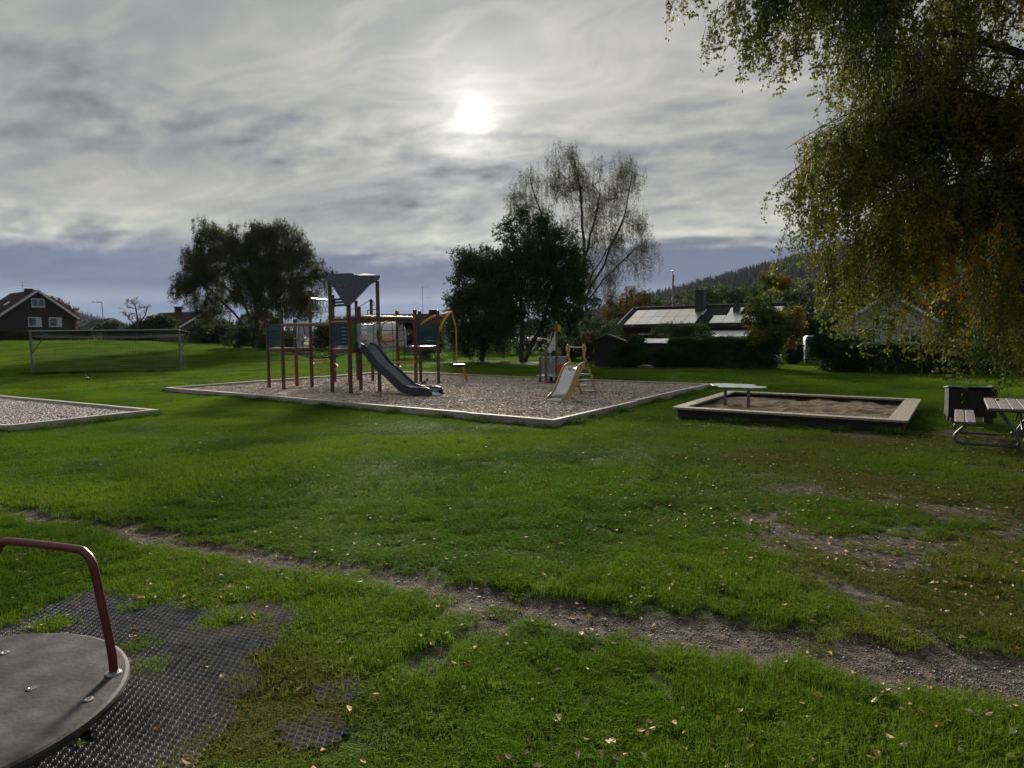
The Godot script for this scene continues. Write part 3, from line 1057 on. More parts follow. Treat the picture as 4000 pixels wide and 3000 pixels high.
# where the outer drooping branches of the near birch end, from the foot of its trunk; the last number says which bough bears them
const SPRAYS := [[-6.61, 5.66, 0.90, 0], [-6.49, 5.94, 0.10, 0], [-6.17, 6.45, -0.70, 0], [-6.13, 5.08, 0.90, 0], [-6.08, 5.39, 0.10, 0], [-5.85, 5.90, -0.70, 0], [-5.90, 5.04, 0.90, 0], [-5.70, 5.31, 0.10, 0], [-5.09, 5.72, -0.70, 0], [-5.44, 4.98, 0.90, 0], [-5.38, 5.20, 0.10, 0], [-4.85, 5.53, -0.70, 0], [-5.60, 5.53, 0.90, 0], [-5.50, 5.72, 0.10, 0], [-5.03, 6.24, -0.70, 0], [-5.11, 5.47, 0.90, 0], [-4.96, 5.82, 0.10, 0], [-4.36, 6.32, -0.70, 0], [-5.03, 4.90, 0.90, 0], [-4.76, 5.19, 0.10, 0], [-4.09, 5.60, -0.70, 0], [-4.88, 4.63, 0.90, 0], [-4.72, 4.72, 0.10, 0], [-4.11, 5.19, -0.70, 0], [-4.62, 4.40, 0.90, 0], [-4.33, 4.48, 0.10, 0], [-3.78, 4.93, -0.70, 0], [-4.89, 3.98, 0.90, 1], [-4.79, 4.16, 0.10, 1], [-4.38, 4.41, -0.70, 1], [-5.20, 3.93, 0.90, 1], [-5.17, 4.03, 0.10, 1], [-4.62, 4.29, -0.70, 1], [-5.48, 3.51, 0.90, 1], [-5.32, 3.58, 0.10, 1], [-4.89, 3.86, -0.70, 1], [-5.26, 3.49, 0.90, 1], [-5.10, 3.44, 0.10, 1], [-4.53, 3.79, -0.70, 1], [-5.24, 3.16, 0.90, 1], [-5.18, 3.06, 0.10, 1], [-4.61, 3.19, -0.70, 1], [-5.00, 3.30, 0.90, 1], [-4.90, 3.22, 0.10, 1], [-4.23, 3.46, -0.70, 1], [-5.13, 2.76, 0.90, 2], [-5.00, 2.79, 0.10, 2], [-4.37, 2.99, -0.70, 2], [-5.03, 2.49, 0.90, 2], [-4.75, 2.51, 0.10, 2], [-4.08, 2.79, -0.70, 2], [-4.88, 2.41, 0.90, 2], [-4.52, 2.26, 0.10, 2], [-3.99, 2.31, -0.70, 2], [-4.49, 2.15, 0.90, 2], [-4.15, 1.98, 0.10, 2], [-3.42, 1.98, -0.70, 2], [-3.93, 1.88, 0.90, 3], [-3.65, 1.84, 0.10, 3], [-2.92, 1.89, -0.70, 3], [-3.43, 1.83, 0.90, 3], [-3.17, 1.58, 0.10, 3], [-2.47, 1.77, -0.70, 3], [-3.22, 1.75, 0.90, 3], [-2.75, 1.69, 0.10, 3], [-1.98, 1.66, -0.70, 3], [-2.90, 1.81, 0.90, 3], [-2.36, 1.69, 0.10, 3], [-1.55, 1.68, -0.70, 3], [-4.43, 2.64, 0.90, 2], [-4.00, 2.51, 0.10, 2], [-3.46, 2.77, -0.70, 2], [-4.43, 2.99, 0.90, 1], [-4.29, 3.00, 0.10, 1], [-3.72, 3.21, -0.70, 1]]

func make_trees() -> void:
	# --- the weeping birch over the right of the lawn: its trunk stands just outside the view
	var st := []
	for k in 5: st.append(strand(400 + k, 46, rr(0.55, 0.8), 0.052, 0.018))
	var tones := [Color(0.045, 0.070, 0.018), Color(0.065, 0.098, 0.020), Color(0.095, 0.122, 0.022), Color(0.125, 0.138, 0.024), Color(0.075, 0.105, 0.020), Color(0.15, 0.14, 0.024), Color(0.105, 0.115, 0.022), Color(0.24, 0.165, 0.026)]
	rng.seed = 500
	var base := Vector3(8.4, 0, -8.2)
	var t := thing("birch_tree", "near birch whose dark green and yellowing leaves hang into the view over the picnic table", "tree", base)
	var trunk := arc(Vector3.ZERO, Vector3(-0.5, 7.2, 0.2), 10, Vector3(0.2, 0, 0.1))
	var blobs := [[-1.6, 4.6, 0.2, 2.3, 2.4, 2.6], [-2.9, 3.5, 0.3, 1.1, 0.75, 1.4], [-3.2, 5.4, 0.3, 0.9, 0.75, 1.2], [-2.8, 6.5, 0.2, 1.9, 1.2, 1.9], [-2.0, 3.0, 0.5, 1.4, 0.65, 1.3], [-0.6, 2.6, 0.4, 1.5, 0.9, 1.8], [0.6, 6.0, 0.0, 2.8, 2.6, 2.8], [-0.8, 7.6, 0.0, 2.6, 1.6, 2.6], [1.0, 3.5, 0.2, 2.2, 1.6, 2.2]]
	var limbs := [trunk, arc(trunk[6], Vector3(-4.6, 6.5, 0.3), 9, Vector3(0.3, 0.75, 0.0)), arc(trunk[3], Vector3(-4.2, 3.8, 0.3), 8, Vector3(0, 0.35, 0)), arc(trunk[3], Vector3(-2.6, 3.1, 1.2), 6, Vector3(0, 0.2, 0)), arc(trunk[5], Vector3(-3.5, 5.7, -0.6), 7, Vector3(0, 0.4, 0)), arc(trunk[4], Vector3(-2.4, 3.9, -1.4), 6, Vector3(0, 0.3, 0))]
	var g := grow(limbs, blob_points(blobs, 620, 0.7), 0.35, 0.1)
	inst("trunk", wood_mesh(g, 0.17, 1.75, "bark"), t)
	var pts := []
	for i in g.tips: pts.append(g.pos[i])
	for i in 6400:
		var p: Vector3 = pts[rng.randi() % g.tips.size()] + Vector3(rr(-1, 1), rr(-0.7, 0.9), rr(-1, 1)) * 0.42
		pts.append(p)
	# drooping outer branches, with hanging twigs all along them
	var from := [Vector3(-3.6, 6.55, 0.3), Vector3(-2.6, 4.4, 0.3), Vector3(-2.3, 3.7, 0.4), Vector3(-1.5, 3.3, 0.4)]
	var boughs := MB.new()
	for q in SPRAYS:
		var a: Vector3 = from[q[3]]
		var e := Vector3(q[0], q[1], q[2])
		var br := arc(a, e, 12, Vector3(0, 0.10 + 0.10 * a.distance_to(e), 0))
		var rs := []
		for i in 13: rs.append(lerpf(0.016, 0.003, i / 12.0))
		boughs.tube(br, rs, 5)
		for i in 40:
			var u := pow(rng.randf(), 0.75) * 12.0
			var k := mini(int(u), 11)
			var p: Vector3 = br[k].lerp(br[k + 1], u - k)
			var w := 0.20 * (1.0 - u / 12.0) + 0.07
			pts.append(p + Vector3(rr(-1, 1) * w, rr(-0.5, 0.5) * w + 0.03, rr(-1, 1) * w))
	for i in 420:
		var br := arc(trunk[6], Vector3(-4.1, 5.0, 0.3), 8, Vector3(0, 0.25, 0))
		if i == 0: boughs.tube(br, [0.03, 0.026, 0.022, 0.019, 0.016, 0.013, 0.010, 0.007, 0.004], 6)
		pts.append(br[1 + rng.randi() % 8] + Vector3(rr(-0.6, 0.45), rr(-0.7, 0.35), rr(-0.8, 0.8)))
	inst("bough", boughs.mesh(M["bark"]), t)
	leafy(t, "crown", st, pts, tones, 0.55, 1.0, true, Vector3.ZERO)
	# long tresses that hang lowest, yellow at their ends
	var tress := []
	for q in [[-3.2, 2.95, 0.5], [-3.25, 2.65, 0.45], [-2.55, 2.75, 0.4], [-2.6, 2.5, 0.4], [-3.7, 3.0, 0.4], [-2.15, 2.25, 0.5], [-1.75, 2.3, 0.3], [-2.85, 2.95, 0.8]]:
		for i in 8: tress.append(Vector3(q[0], q[1], q[2]) + Vector3(rr(-0.2, 0.2), rr(-0.25, 0.35), rr(-0.25, 0.25)))
	leafy(t, "tress", st, tress, [Color(0.05, 0.075, 0.014), Color(0.15, 0.13, 0.018), Color(0.46, 0.25, 0.022), Color(0.52, 0.27, 0.025)], 0.7, 1.1, true, Vector3.ZERO)

	# --- trees of the middle distance
	var sp := []
	for k in 4: sp.append(spray(420 + k, 40, 0.34, 0.11, 0.04))
	var ft := []
	for k in 4: ft.append(strand(430 + k, 34, 1.0, 0.10, 0.028, 0.22))
	var fine := []
	for k in 4: fine.append(strand(460 + k, 34, 1.3, 0.075, 0.018, 0.16))
	var big := []
	for k in 3: big.append(spray(440 + k, 40, 0.75, 0.26, 0.10))
	var dark := [Color(0.030, 0.056, 0.026), Color(0.040, 0.073, 0.030), Color(0.054, 0.095, 0.034), Color(0.047, 0.083, 0.031)]
	var olive := [Color(0.036, 0.046, 0.022), Color(0.050, 0.060, 0.025), Color(0.068, 0.070, 0.028), Color(0.095, 0.075, 0.030)]
	var thin := [Color(0.055, 0.060, 0.030), Color(0.075, 0.074, 0.034), Color(0.098, 0.084, 0.036)]
	tree("oak_tree", "round dark green tree leafed to the ground left of the tall thin birch", Vector3(-2.2, 0, -50), [arc(Vector3.ZERO, Vector3(0.2, 5.0, 0), 7, Vector3(0.15, 0, 0))],
		[[0.0, 5.2, 0, 2.4, 3.1, 2.4], [-1.2, 3.2, 0.2, 1.6, 2.6, 1.9], [1.2, 4.6, 0.2, 1.7, 3.2, 2.0], [-0.6, 7.3, 0, 1.2, 1.3, 1.2], [0.9, 1.9, 0.3, 1.7, 1.6, 1.7], [-1.3, 1.6, 0.3, 1.4, 1.5, 1.4]],
		{"seed": 511, "expo": 2.0, "limbs": 420, "more": 2100, "spread": 0.5, "meshes": sp, "tones": dark, "smin": 0.8, "smax": 1.35, "least": 0.012})
	tree("oak_tree", "taller dark green tree with gaps in its crown, in front of the thin birch", Vector3(1.6, 0, -48.5), [arc(Vector3(-0.9, 0, 0.3), Vector3(-0.6, 7.5, 0), 9, Vector3(-0.2, 0, 0)), arc(Vector3(-0.7, 0, 0.2), Vector3(2.0, 6.5, 0), 9, Vector3(0.1, 0.4, 0))],
		[[-0.4, 8.0, 0, 2.3, 3.0, 2.2], [1.8, 6.4, 0, 2.3, 3.1, 2.2], [0.6, 4.4, 0, 3.0, 2.0, 2.2], [2.9, 3.8, 0, 1.6, 2.0, 1.7], [-1.8, 5.2, 0, 1.4, 2.2, 1.5], [3.4, 2.1, 0.5, 1.3, 1.5, 1.3], [-2.0, 2.6, 0.3, 1.1, 1.0, 1.1]],
		{"seed": 512, "expo": 2.0, "limbs": 480, "more": 2300, "spread": 0.5, "meshes": sp, "tones": dark, "smin": 0.75, "smax": 1.3, "least": 0.012})
	tree("birch_tree", "tall thin weeping birch with sparse brown leaves behind the dark green trees", Vector3(5.6, 0, -57), [arc(Vector3.ZERO, Vector3(-1.0, 17.5, 0), 16, Vector3(0.6, 0, 0)), arc(Vector3(0.3, 4.5, 0), Vector3(4.4, 16.2, 0.4), 12, Vector3(0.5, -0.6, 0)), arc(Vector3(0.4, 6.0, 0), Vector3(-4.2, 15.2, 0.5), 10, Vector3(-0.3, -0.4, 0)), arc(Vector3(0.2, 4.0, 0), Vector3(6.0, 9.8, 0.2), 9, Vector3(0.2, 0.6, 0)), arc(Vector3(0.1, 5.0, 0), Vector3(4.5, 12.6, -1), 9, Vector3(0.2, 0.5, 0)), arc(Vector3(0.2, 7.0, 0), Vector3(1.8, 17.0, -0.6), 9, Vector3(0.3, 0.0, 0))],
		[[-1.2, 15.4, 0, 1.8, 2.3, 2.0], [-3.8, 13.4, 0, 2.2, 2.3, 2.2], [3.8, 14.6, 0, 1.7, 2.0, 2.0], [1.2, 13.2, 0, 2.4, 3.4, 2.5], [-2.6, 10.2, 0, 2.2, 2.4, 2.4], [3.8, 10.5, 0, 2.3, 2.2, 2.3], [5.0, 8.2, 0, 1.9, 1.5, 2.0], [1.5, 7.6, 0, 2.8, 2.5, 2.2], [6.3, 9.4, 0, 0.9, 0.7, 0.8]],
		{"seed": 513, "lift": 0.4, "limbs": 620, "more": 2700, "spread": 0.55, "meshes": fine, "tones": thin, "smin": 0.75, "smax": 1.35, "hang": true, "bark": "bark", "sag": 0.14, "girth": 0.125, "expo": 1.7})
	tree("birch_tree", "wide weeping birch with several trunks beyond the football goal", Vector3(-27.5, gh(-27.5, -72), -72), [arc(Vector3.ZERO, Vector3(-3.4, 11.5, 0), 10, Vector3(0.4, 0, 0)), arc(Vector3(0.5, 0, 0.3), Vector3(3.0, 11.2, 0), 10, Vector3(-0.5, 0, 0)), arc(Vector3(0.2, 0.0, -0.3), Vector3(0.4, 12.0, 0), 10, Vector3(0.3, 0, 0)), arc(Vector3(-0.6, 2.2, 0), Vector3(-7.2, 8.0, 0.4), 8, Vector3(0, 0.3, 0)), arc(Vector3(0.6, 3.0, 0), Vector3(6.0, 8.6, 0.4), 8, Vector3(0, 0.4, 0)), arc(Vector3(-1.6, 5.2, 0), Vector3(-6.4, 10.4, -0.5), 8, Vector3(0, 0.2, 0))],
		[[-3.6, 11.4, 0, 2.2, 1.9, 2.6], [0.3, 11.2, 0, 2.6, 1.7, 2.6], [3.4, 11.0, 0, 2.1, 2.0, 2.6], [5.4, 8.4, 0, 2.0, 2.6, 2.4], [-5.6, 8.2, 0, 2.4, 2.2, 2.6], [-7.0, 6.2, 0, 1.3, 1.5, 1.5], [-4.6, 4.6, 0.4, 2.2, 2.2, 2.2], [0.2, 7.4, 0, 4.0, 3.0, 2.4], [4.8, 5.2, 0.3, 2.6, 2.4, 2.2], [6.8, 5.8, 0, 1.2, 1.9, 1.4], [1.5, 3.6, 0.5, 2.6, 1.6, 1.8], [7.6, 7.6, 0, 1.2, 0.7, 1.0]],
		{"seed": 514, "lift": 0.6, "limbs": 620, "more": 6600, "spread": 0.6, "meshes": ft, "tones": olive, "smin": 0.9, "smax": 1.6, "hang": true, "bark": "bark", "sag": 0.1, "girth": 0.16, "expo": 1.9, "least": 0.010})
	tree("maple_tree", "young maple turning orange at the end of the long clipped hedge", Vector3(13.45, 0, -35.2), [arc(Vector3.ZERO, Vector3(0.0, 3.8, 0), 8, Vector3(0.1, 0, 0))],
		[[0, 3.6, 0, 1.15, 1.3, 1.15], [-0.5, 2.4, 0.1, 0.85, 1.1, 0.9], [0.75, 2.4, 0.1, 0.85, 1.2, 0.9], [0.1, 4.5, 0, 0.75, 0.7, 0.7], [0.1, 1.7, 0.1, 1.2, 0.7, 1.0]],
		{"seed": 515, "girth": 0.075, "expo": 2.0, "limbs": 200, "more": 620, "spread": 0.3, "meshes": sp, "tones": [Color(0.060, 0.105, 0.022), Color(0.075, 0.12, 0.024), Color(0.10, 0.125, 0.026), Color(0.15, 0.14, 0.03), Color(0.26, 0.15, 0.03)], "smin": 0.55, "smax": 0.95})
	tree("birch_tree", "yellow brown weeping birch between the thin birch and the wooded hill", Vector3(13.2, 0, -80), [arc(Vector3.ZERO, Vector3(0.2, 7.6, 0), 9, Vector3(0.2, 0, 0))],
		[[0, 5.8, 0, 2.6, 2.2, 2.4], [-2.0, 4.2, 0, 1.6, 2.2, 1.8], [2.0, 4.4, 0, 1.8, 2.4, 1.8], [0, 2.8, 0, 3.0, 1.6, 2.0]],
		{"seed": 516, "limbs": 150, "more": 900, "spread": 0.6, "meshes": ft, "tones": [Color(0.045, 0.042, 0.014), Color(0.080, 0.058, 0.016), Color(0.12, 0.075, 0.018)], "smin": 0.9, "smax": 1.5, "hang": true, "least": 0.02})
	tree("fruit_tree", "almost bare slender tree with a few rusty leaves before the red roof", Vector3(-47.8, gh(-47.8, -86), -86), [arc(Vector3.ZERO, Vector3(0.1, 5.4, 0), 9, Vector3(0.1, 0, 0)), arc(Vector3(0.1, 2.2, 0), Vector3(1.9, 4.4, 0), 6, Vector3(0.2, -0.3, 0)), arc(Vector3(0.1, 2.0, 0), Vector3(-1.5, 4.1, 0), 6, Vector3(-0.2, -0.1, 0))],
		[[0, 4.7, 0, 1.1, 1.0, 1.0], [-1.1, 3.8, 0, 0.8, 0.9, 0.8], [1.5, 4.0, 0, 0.9, 0.6, 0.8], [0, 3.3, 0, 1.2, 0.8, 1.0]],
		{"seed": 517, "limbs": 120, "more": 60, "spread": 0.2, "meshes": sp, "tones": [Color(0.12, 0.06, 0.03), Color(0.16, 0.07, 0.04)], "smin": 0.3, "smax": 0.55, "girth": 0.10, "step": 0.4, "expo": 1.9})
	tree("garden_tree", "russet tree crown behind the dark brick gable", Vector3(-77.0, gh(-77.0, -114), -114), [arc(Vector3.ZERO, Vector3(0.2, 5.6, 0), 7, Vector3(0.1, 0, 0))],
		[[0, 5.0, 0, 2.2, 1.8, 2.0], [1.8, 3.9, 0, 1.7, 1.5, 1.6]], {"seed": 518, "limbs": 70, "more": 420, "spread": 0.7, "meshes": big, "tones": [Color(0.07, 0.035, 0.022), Color(0.11, 0.05, 0.028)], "smin": 0.6, "smax": 1.0, "least": 0.03})
	# green trees in a row behind the house with solar panels
	var row := [[18.5, -97, 7.6, 3.6, 0], [24.5, -98, 7.9, 3.8, 1], [30.0, -97, 9.4, 4.2, 2], [35.5, -95, 9.0, 4.0, 3], [40.5, -93, 9.2, 4.2, 4], [46.0, -92, 8.6, 4.2, 5], [52.0, -91, 9.4, 4.4, 6], [58.5, -90, 9.0, 4.4, 7]]
	var names := ["broad green tree directly behind the dark chimney", "green tree just right of the chimney in the row behind the solar roof", "bright green tree in the middle of the row behind the solar roof", "dark green tree behind the right half of the solar roof", "tall green tree behind the orange maple", "dense green tree above the horse trailer", "green tree right of the trailer, behind the hanging birch leaves", "green tree at the right end of the row behind the hanging birch leaves"]
	for q in row:
		var k: int = q[4]
		var h: float = q[2]
		var r: float = q[3]
		tree("green_tree", names[k], Vector3(q[0], gh(q[0], q[1]), q[1]), [arc(Vector3.ZERO, Vector3(0, h * 0.75, 0), 6, Vector3(0.2, 0, 0))],
			[[0, h * 0.62, 0, r * 0.85, h * 0.38, r * 0.8], [-r * 0.5, h * 0.42, 0, r * 0.6, h * 0.3, r * 0.6], [r * 0.5, h * 0.45, 0, r * 0.6, h * 0.32, r * 0.6], [0, h * 0.22, 0, r * 0.9, h * 0.2, r * 0.7]],
			{"seed": 530 + k, "limbs": 60, "more": 520, "spread": 0.8, "meshes": big, "tones": [Color(0.045, 0.075, 0.022), Color(0.06, 0.10, 0.028), Color(0.075, 0.12, 0.034)] if k % 3 != 1 else [Color(0.075, 0.095, 0.045), Color(0.095, 0.115, 0.058)], "smin": 0.7, "smax": 1.2, "least": 0.04, "group": "trees behind the house with solar panels"})
	# --- hedges and shrubs on the right
	var small := []
	for k in 3: small.append(spray(450 + k, 35, 0.17, 0.06, 0.022))
	var hd := [Color(0.026, 0.048, 0.016), Color(0.034, 0.060, 0.018), Color(0.044, 0.074, 0.021)]
	hedge("long clipped dark green hedge in front of the house with solar panels", Vector3(9.0, 0, -38.0), -0.56, 5.7, 1.48, 1.3, {"seed": 541, "count": 2300, "meshes": small, "tones": hd, "smin": 0.8, "smax": 1.4})
	hedge("long dark hedge behind the black bin and the picnic table", Vector3(15.2, 0, -32.5), -0.56, 13.5, 1.22, 1.4, {"seed": 542, "count": 4400, "meshes": small, "tones": hd, "smin": 0.8, "smax": 1.4})
	bush("bush", "rounded green bush at the left end of the hedge, overlapping the horse trailer", Vector3(15.6, 0, -32.9), [[0, 0.8, 0, 1.0, 0.9, 0.9], [-0.4, 1.35, 0, 0.6, 0.45, 0.6], [0.7, 1.2, 0, 0.8, 0.55, 0.7]], {"seed": 543, "count": 1000, "meshes": small, "tones": [Color(0.02, 0.042, 0.016), Color(0.035, 0.065, 0.022), Color(0.05, 0.085, 0.03)], "smin": 0.9, "smax": 1.5})
	bush("bush", "light green bush before the white awning of the house with solar panels", Vector3(11.3, 0, -45), [[-0.9, 1.6, 0, 1.2, 1.0, 1.0], [0.9, 1.5, 0, 1.3, 1.1, 1.0], [0, 2.0, 0, 0.8, 0.6, 0.7]], {"seed": 544, "count": 620, "meshes": sp, "tones": [Color(0.035, 0.060, 0.02), Color(0.055, 0.085, 0.03)], "smin": 0.5, "smax": 0.9})
	bush("bush", "pale grey green shrub left of the solar roof, behind the black shed", Vector3(6.7, 0, -47), [[0, 1.3, 0, 0.8, 1.3, 0.7]], {"seed": 545, "count": 260, "meshes": sp, "tones": [Color(0.10, 0.13, 0.08), Color(0.14, 0.17, 0.11)], "smin": 0.4, "smax": 0.7})
	bush("bush", "dusky pink shrub to the left of the black shed", Vector3(5.6, 0, -48), [[0, 1.0, 0, 0.9, 1.2, 0.7]], {"seed": 546, "count": 240, "meshes": sp, "tones": [Color(0.10, 0.06, 0.065), Color(0.13, 0.075, 0.08)], "smin": 0.4, "smax": 0.7})
	bush("bush", "dark leafy shrub between the black shed and the wood store", Vector3(6.75, 0, -39.0), [[0, 0.6, 0, 0.9, 0.7, 0.6], [0.5, 1.2, -0.3, 0.5, 0.6, 0.5]], {"seed": 547, "count": 520, "meshes": small, "tones": [Color(0.028, 0.050, 0.022), Color(0.040, 0.066, 0.028)], "smin": 0.9, "smax": 1.6})
	bush("bush", "low dark shrub in front of the slatted wood store", Vector3(8.6, 0, -38.3), [[0, 0.5, 0, 1.0, 0.55, 0.5], [-0.9, 0.45, 0, 0.6, 0.5, 0.5]], {"seed": 548, "count": 420, "meshes": small, "tones": [Color(0.028, 0.050, 0.022), Color(0.040, 0.066, 0.028)], "smin": 0.9, "smax": 1.6})
	bush("bush", "green garden tree behind the horse trailer", Vector3(20.5, 0, -47), [[0, 2.2, 0, 2.2, 1.6, 1.4], [-1.8, 1.6, 0, 1.2, 1.3, 1.0]], {"seed": 549, "count": 560, "meshes": sp, "tones": [Color(0.02, 0.042, 0.016), Color(0.035, 0.065, 0.02)], "smin": 0.8, "smax": 1.3, "cat": "tree"})
	bush("bush", "dark bush between the white box and the horse trailer", Vector3(16.9, 0, -40.5), [[0, 0.7, 0, 0.55, 0.75, 0.5]], {"seed": 563, "count": 260, "meshes": small, "tones": hd, "smin": 1.0, "smax": 1.6})
	hedge("tall loose hedge across the gardens behind the dark green trees", Vector3(-6.0, 0, -70), 0.0, 22.0, 3.0, 1.6, {"seed": 564, "count": 2000, "meshes": sp, "tones": [Color(0.020, 0.034, 0.016), Color(0.03, 0.045, 0.02)], "smin": 0.9, "smax": 1.5, "rough": 0.9})
	# --- hedges and shrubs on the left, beyond the field
	var y0 := gh(-62, -88)
	hedge("low dark hedge in front of the brick gable house, behind the goal", Vector3(-72, y0 - 0.05, -88.5), 0.0, 17.0, 1.15, 1.0, {"seed": 551, "count": 1500, "meshes": sp, "tones": [Color(0.032, 0.036, 0.018), Color(0.045, 0.045, 0.02)], "smin": 0.7, "smax": 1.1, "rough": 0.06})
	hedge("low dark hedge right of the gap beside the brick gable house", Vector3(-53.2, y0 - 0.1, -88.5), 0.06, 14.5, 1.1, 1.0, {"seed": 552, "count": 1300, "meshes": sp, "tones": [Color(0.032, 0.036, 0.018), Color(0.045, 0.045, 0.02)], "smin": 0.7, "smax": 1.1, "rough": 0.06})
	var lb := [[-55.5, -93, 1.9, 2.6, "round dark bush beside the brick gable house"], [-48.8, -93, 2.8, 3.4, "dark bush before the dark roofed house, left of the bare tree"], [-51.5, -91, 1.5, 1.7, "low bush in the garden behind the second hedge"], [-39.6, -90, 2.6, 3.1, "dark rounded bush right of the bare tree, seen over the goal"], [-37.2, -86, 2.6, 2.1, "spreading bush behind the right goal post"], [-35.6, -95, 2.8, 4.6, "broad garden tree in front of the brown roofed house"], [-31.3, -84, 2.4, 2.4, "green shrub left of the wide weeping birch"], [-26.0, -70.3, 1.0, 1.5, "small clipped dark bush at the foot of the wide weeping birch"], [-23.5, -70.0, 1.9, 1.9, "wide dark bush right of the foot of the weeping birch"], [-28.5, -70.5, 1.4, 2.2, "dark bush left of the foot of the weeping birch"], [-20.5, -80, 2.4, 3.6, "dark evergreen behind the left tower of the play frame"], [-31.2, -98, 1.8, 3.2, "yellowing garden tree right of the brown roofed house"]]
	var i := 0
	for q in lb:
		var r: float = q[2]
		var h: float = q[3]
		var yel := i == 11
		bush("bush", q[4], Vector3(q[0], gh(q[0], q[1]), q[1]), [[0, h * 0.5, 0, r, h * 0.5, r * 0.8], [-r * 0.4, h * 0.35, 0, r * 0.8, h * 0.38, r * 0.7], [r * 0.35, h * 0.6, 0, r * 0.6, h * 0.38, r * 0.6]], {"seed": 570 + i, "count": int(150 + r * h * 40), "meshes": sp if r < 2.0 else big, "tones": [Color(0.085, 0.065, 0.02), Color(0.12, 0.08, 0.024)] if yel else [Color(0.030, 0.046, 0.020), Color(0.042, 0.062, 0.024), Color(0.055, 0.078, 0.028)], "smin": 0.7, "smax": 1.1})
		i += 1
	# behind the middle of the playground
	var mb := [[-7.5, -57, 2.0, 2.6, "dark bush under the left edge of the round dark tree"], [-10.3, -72, 1.6, 2.6, "reddish shrub in front of the red roofed house"], [-15.5, -74, 0.9, 0.8, "small bush by the pale garden fence"], [4.2, -52, 1.6, 1.7, "dark undergrowth bush below the taller dark tree"], [7.2, -55, 2.0, 3.0, "dark shrub below the thin birch"], [10.0, -62, 2.2, 3.4, "dark green shrub between the thin birch and the solar roof"]]
	for q in mb:
		var r: float = q[2]
		var h: float = q[3]
		bush("bush", q[4], Vector3(q[0], gh(q[0], q[1]), q[1]), [[0, h * 0.5, 0, r, h * 0.5, r * 0.8], [r * 0.35, h * 0.6, 0, r * 0.6, h * 0.38, r * 0.6]], {"seed": 590 + i, "count": int(180 + r * h * 60), "meshes": sp, "tones": [Color(0.06, 0.035, 0.02), Color(0.08, 0.05, 0.03)] if i == 13 else dark, "smin": 0.7, "smax": 1.1})
		i += 1

func conifer(seed_: int) -> ArrayMesh:
	var b := MB.new()
	rng.seed = seed_
	b.col = Color(0.8, 0.7, 0.7)
	b.tube([Vector3.ZERO, Vector3(0, 1, 0)], [0.02, 0.003], 4, false)
	var y := 0.14
	while y < 0.99:
		var r := (1.0 - y) * 0.27 + 0.02
		for k in 8:
			var a := TAU * (k + rr(-0.3, 0.3)) / 8.0
			var w := rr(0.22, 0.36)
			var q := r * rr(0.65, 1.15)
			var d := Vector3(cos(a), 0, sin(a))
			var t := rr(0.75, 1.25)
			b.col = Color(t, t, t)
			var top := Vector3(0, y + 0.055, 0)
			b.tri(top, Vector3(cos(a + w), 0, sin(a + w)) * q * 0.7 + Vector3(0, y - 0.01, 0), d * q + Vector3(0, y - 0.035, 0))
			b.tri(top, d * q + Vector3(0, y - 0.035, 0), Vector3(cos(a - w), 0, sin(a - w)) * q * 0.7 + Vector3(0, y - 0.01, 0))
		y += 0.075
	return b.mesh(M["needle"])

func hill_height(x: float, z: float, q: Array) -> float:
	var h := 0.0
	for e in q:
		h = maxf(h, e[4] * maxf(0.0, 1.0 - sqrt(pow((x - e[0]) / e[2], 2.0) + pow((z - e[1]) / e[3], 2.0))))
	return h

func make_hills() -> void:
	var hills := [[[400, -560, 400, 250, 100], [620, -480, 400, 260, 90]], [[-512, -760, 110, 120, 34], [-440, -780, 90, 90, 14]]]
	var labels := ["spruce forest covering the hill on the right", "dark forest on the far hill beside the brick gable house"]
	var con := [conifer(600), conifer(601), conifer(602)]
	for i in 2:
		var b := MB.new()
		b.col = Color(0.035, 0.045, 0.022)
		var q: Array = hills[i]
		var x0 := -200.0 if i == 0 else -760.0
		var x1 := 900.0 if i == 0 else -300.0
		var z0 := -860.0 if i == 0 else -940.0
		var z1 := -280.0 if i == 0 else -580.0
		var st := 20.0
		var x := x0
		while x < x1:
			var z := z0
			while z < z1:
				var f := func(u: float, w: float) -> Vector3: return Vector3(u, hill_height(u, w, q) - 0.5, w)
				b.quad(f.call(x, z), f.call(x, z + st), f.call(x + st, z + st), f.call(x + st, z))
				z += st
			x += st
		var o := obj("hill", b, M["chip"])
		o.set_meta("kind", "structure")
		rng.seed = 610 + i
		var xs := [[], [], []]
		var cs := [[], [], []]
		var n := 0
		while n < (14000 if i == 0 else 900):
			var px := rr(x0, x1)
			var pz := rr(z0, z1)
			var h := hill_height(px, pz, q)
			if h < 2.0: continue
			n += 1
			var k := rng.randi() % 3
			var s := rr(7.5, 10.5)
			xs[k].append(Transform3D(Basis(Vector3.UP, rr(0, TAU)) * Basis.from_scale(Vector3(s * rr(1.2, 1.8), s, s * rr(1.2, 1.8))), Vector3(px, h - 1.0, pz)))
			cs[k].append(jit(Color(0.024, 0.038, 0.020).lerp(Color(0.038, 0.050, 0.024), rng.randf()), 0.3))
		for k in 3:
			var f := multi("forest", con[k], xs[k], cs[k])
			f.set_meta("kind", "stuff")
			f.set_meta("label", labels[i])

# ---------------------------------------------------------------- beds and edgings
func poly_sheet(poly: PackedVector2Array, y: float, c: Color, m: Material) -> MB:
	var b := MB.new()
	b.col = c
	var idx := Geometry2D.triangulate_polygon(poly)
	for i in range(0, idx.size(), 3):
		var p := [poly[idx[i]], poly[idx[i + 1]], poly[idx[i + 2]]]
		var q := [Vector3(p[0].x, y, p[0].y), Vector3(p[1].x, y, p[1].y), Vector3(p[2].x, y, p[2].y)]
		b.out(q, Vector3(p[0].x, y - 1.0, p[0].y))
	return b

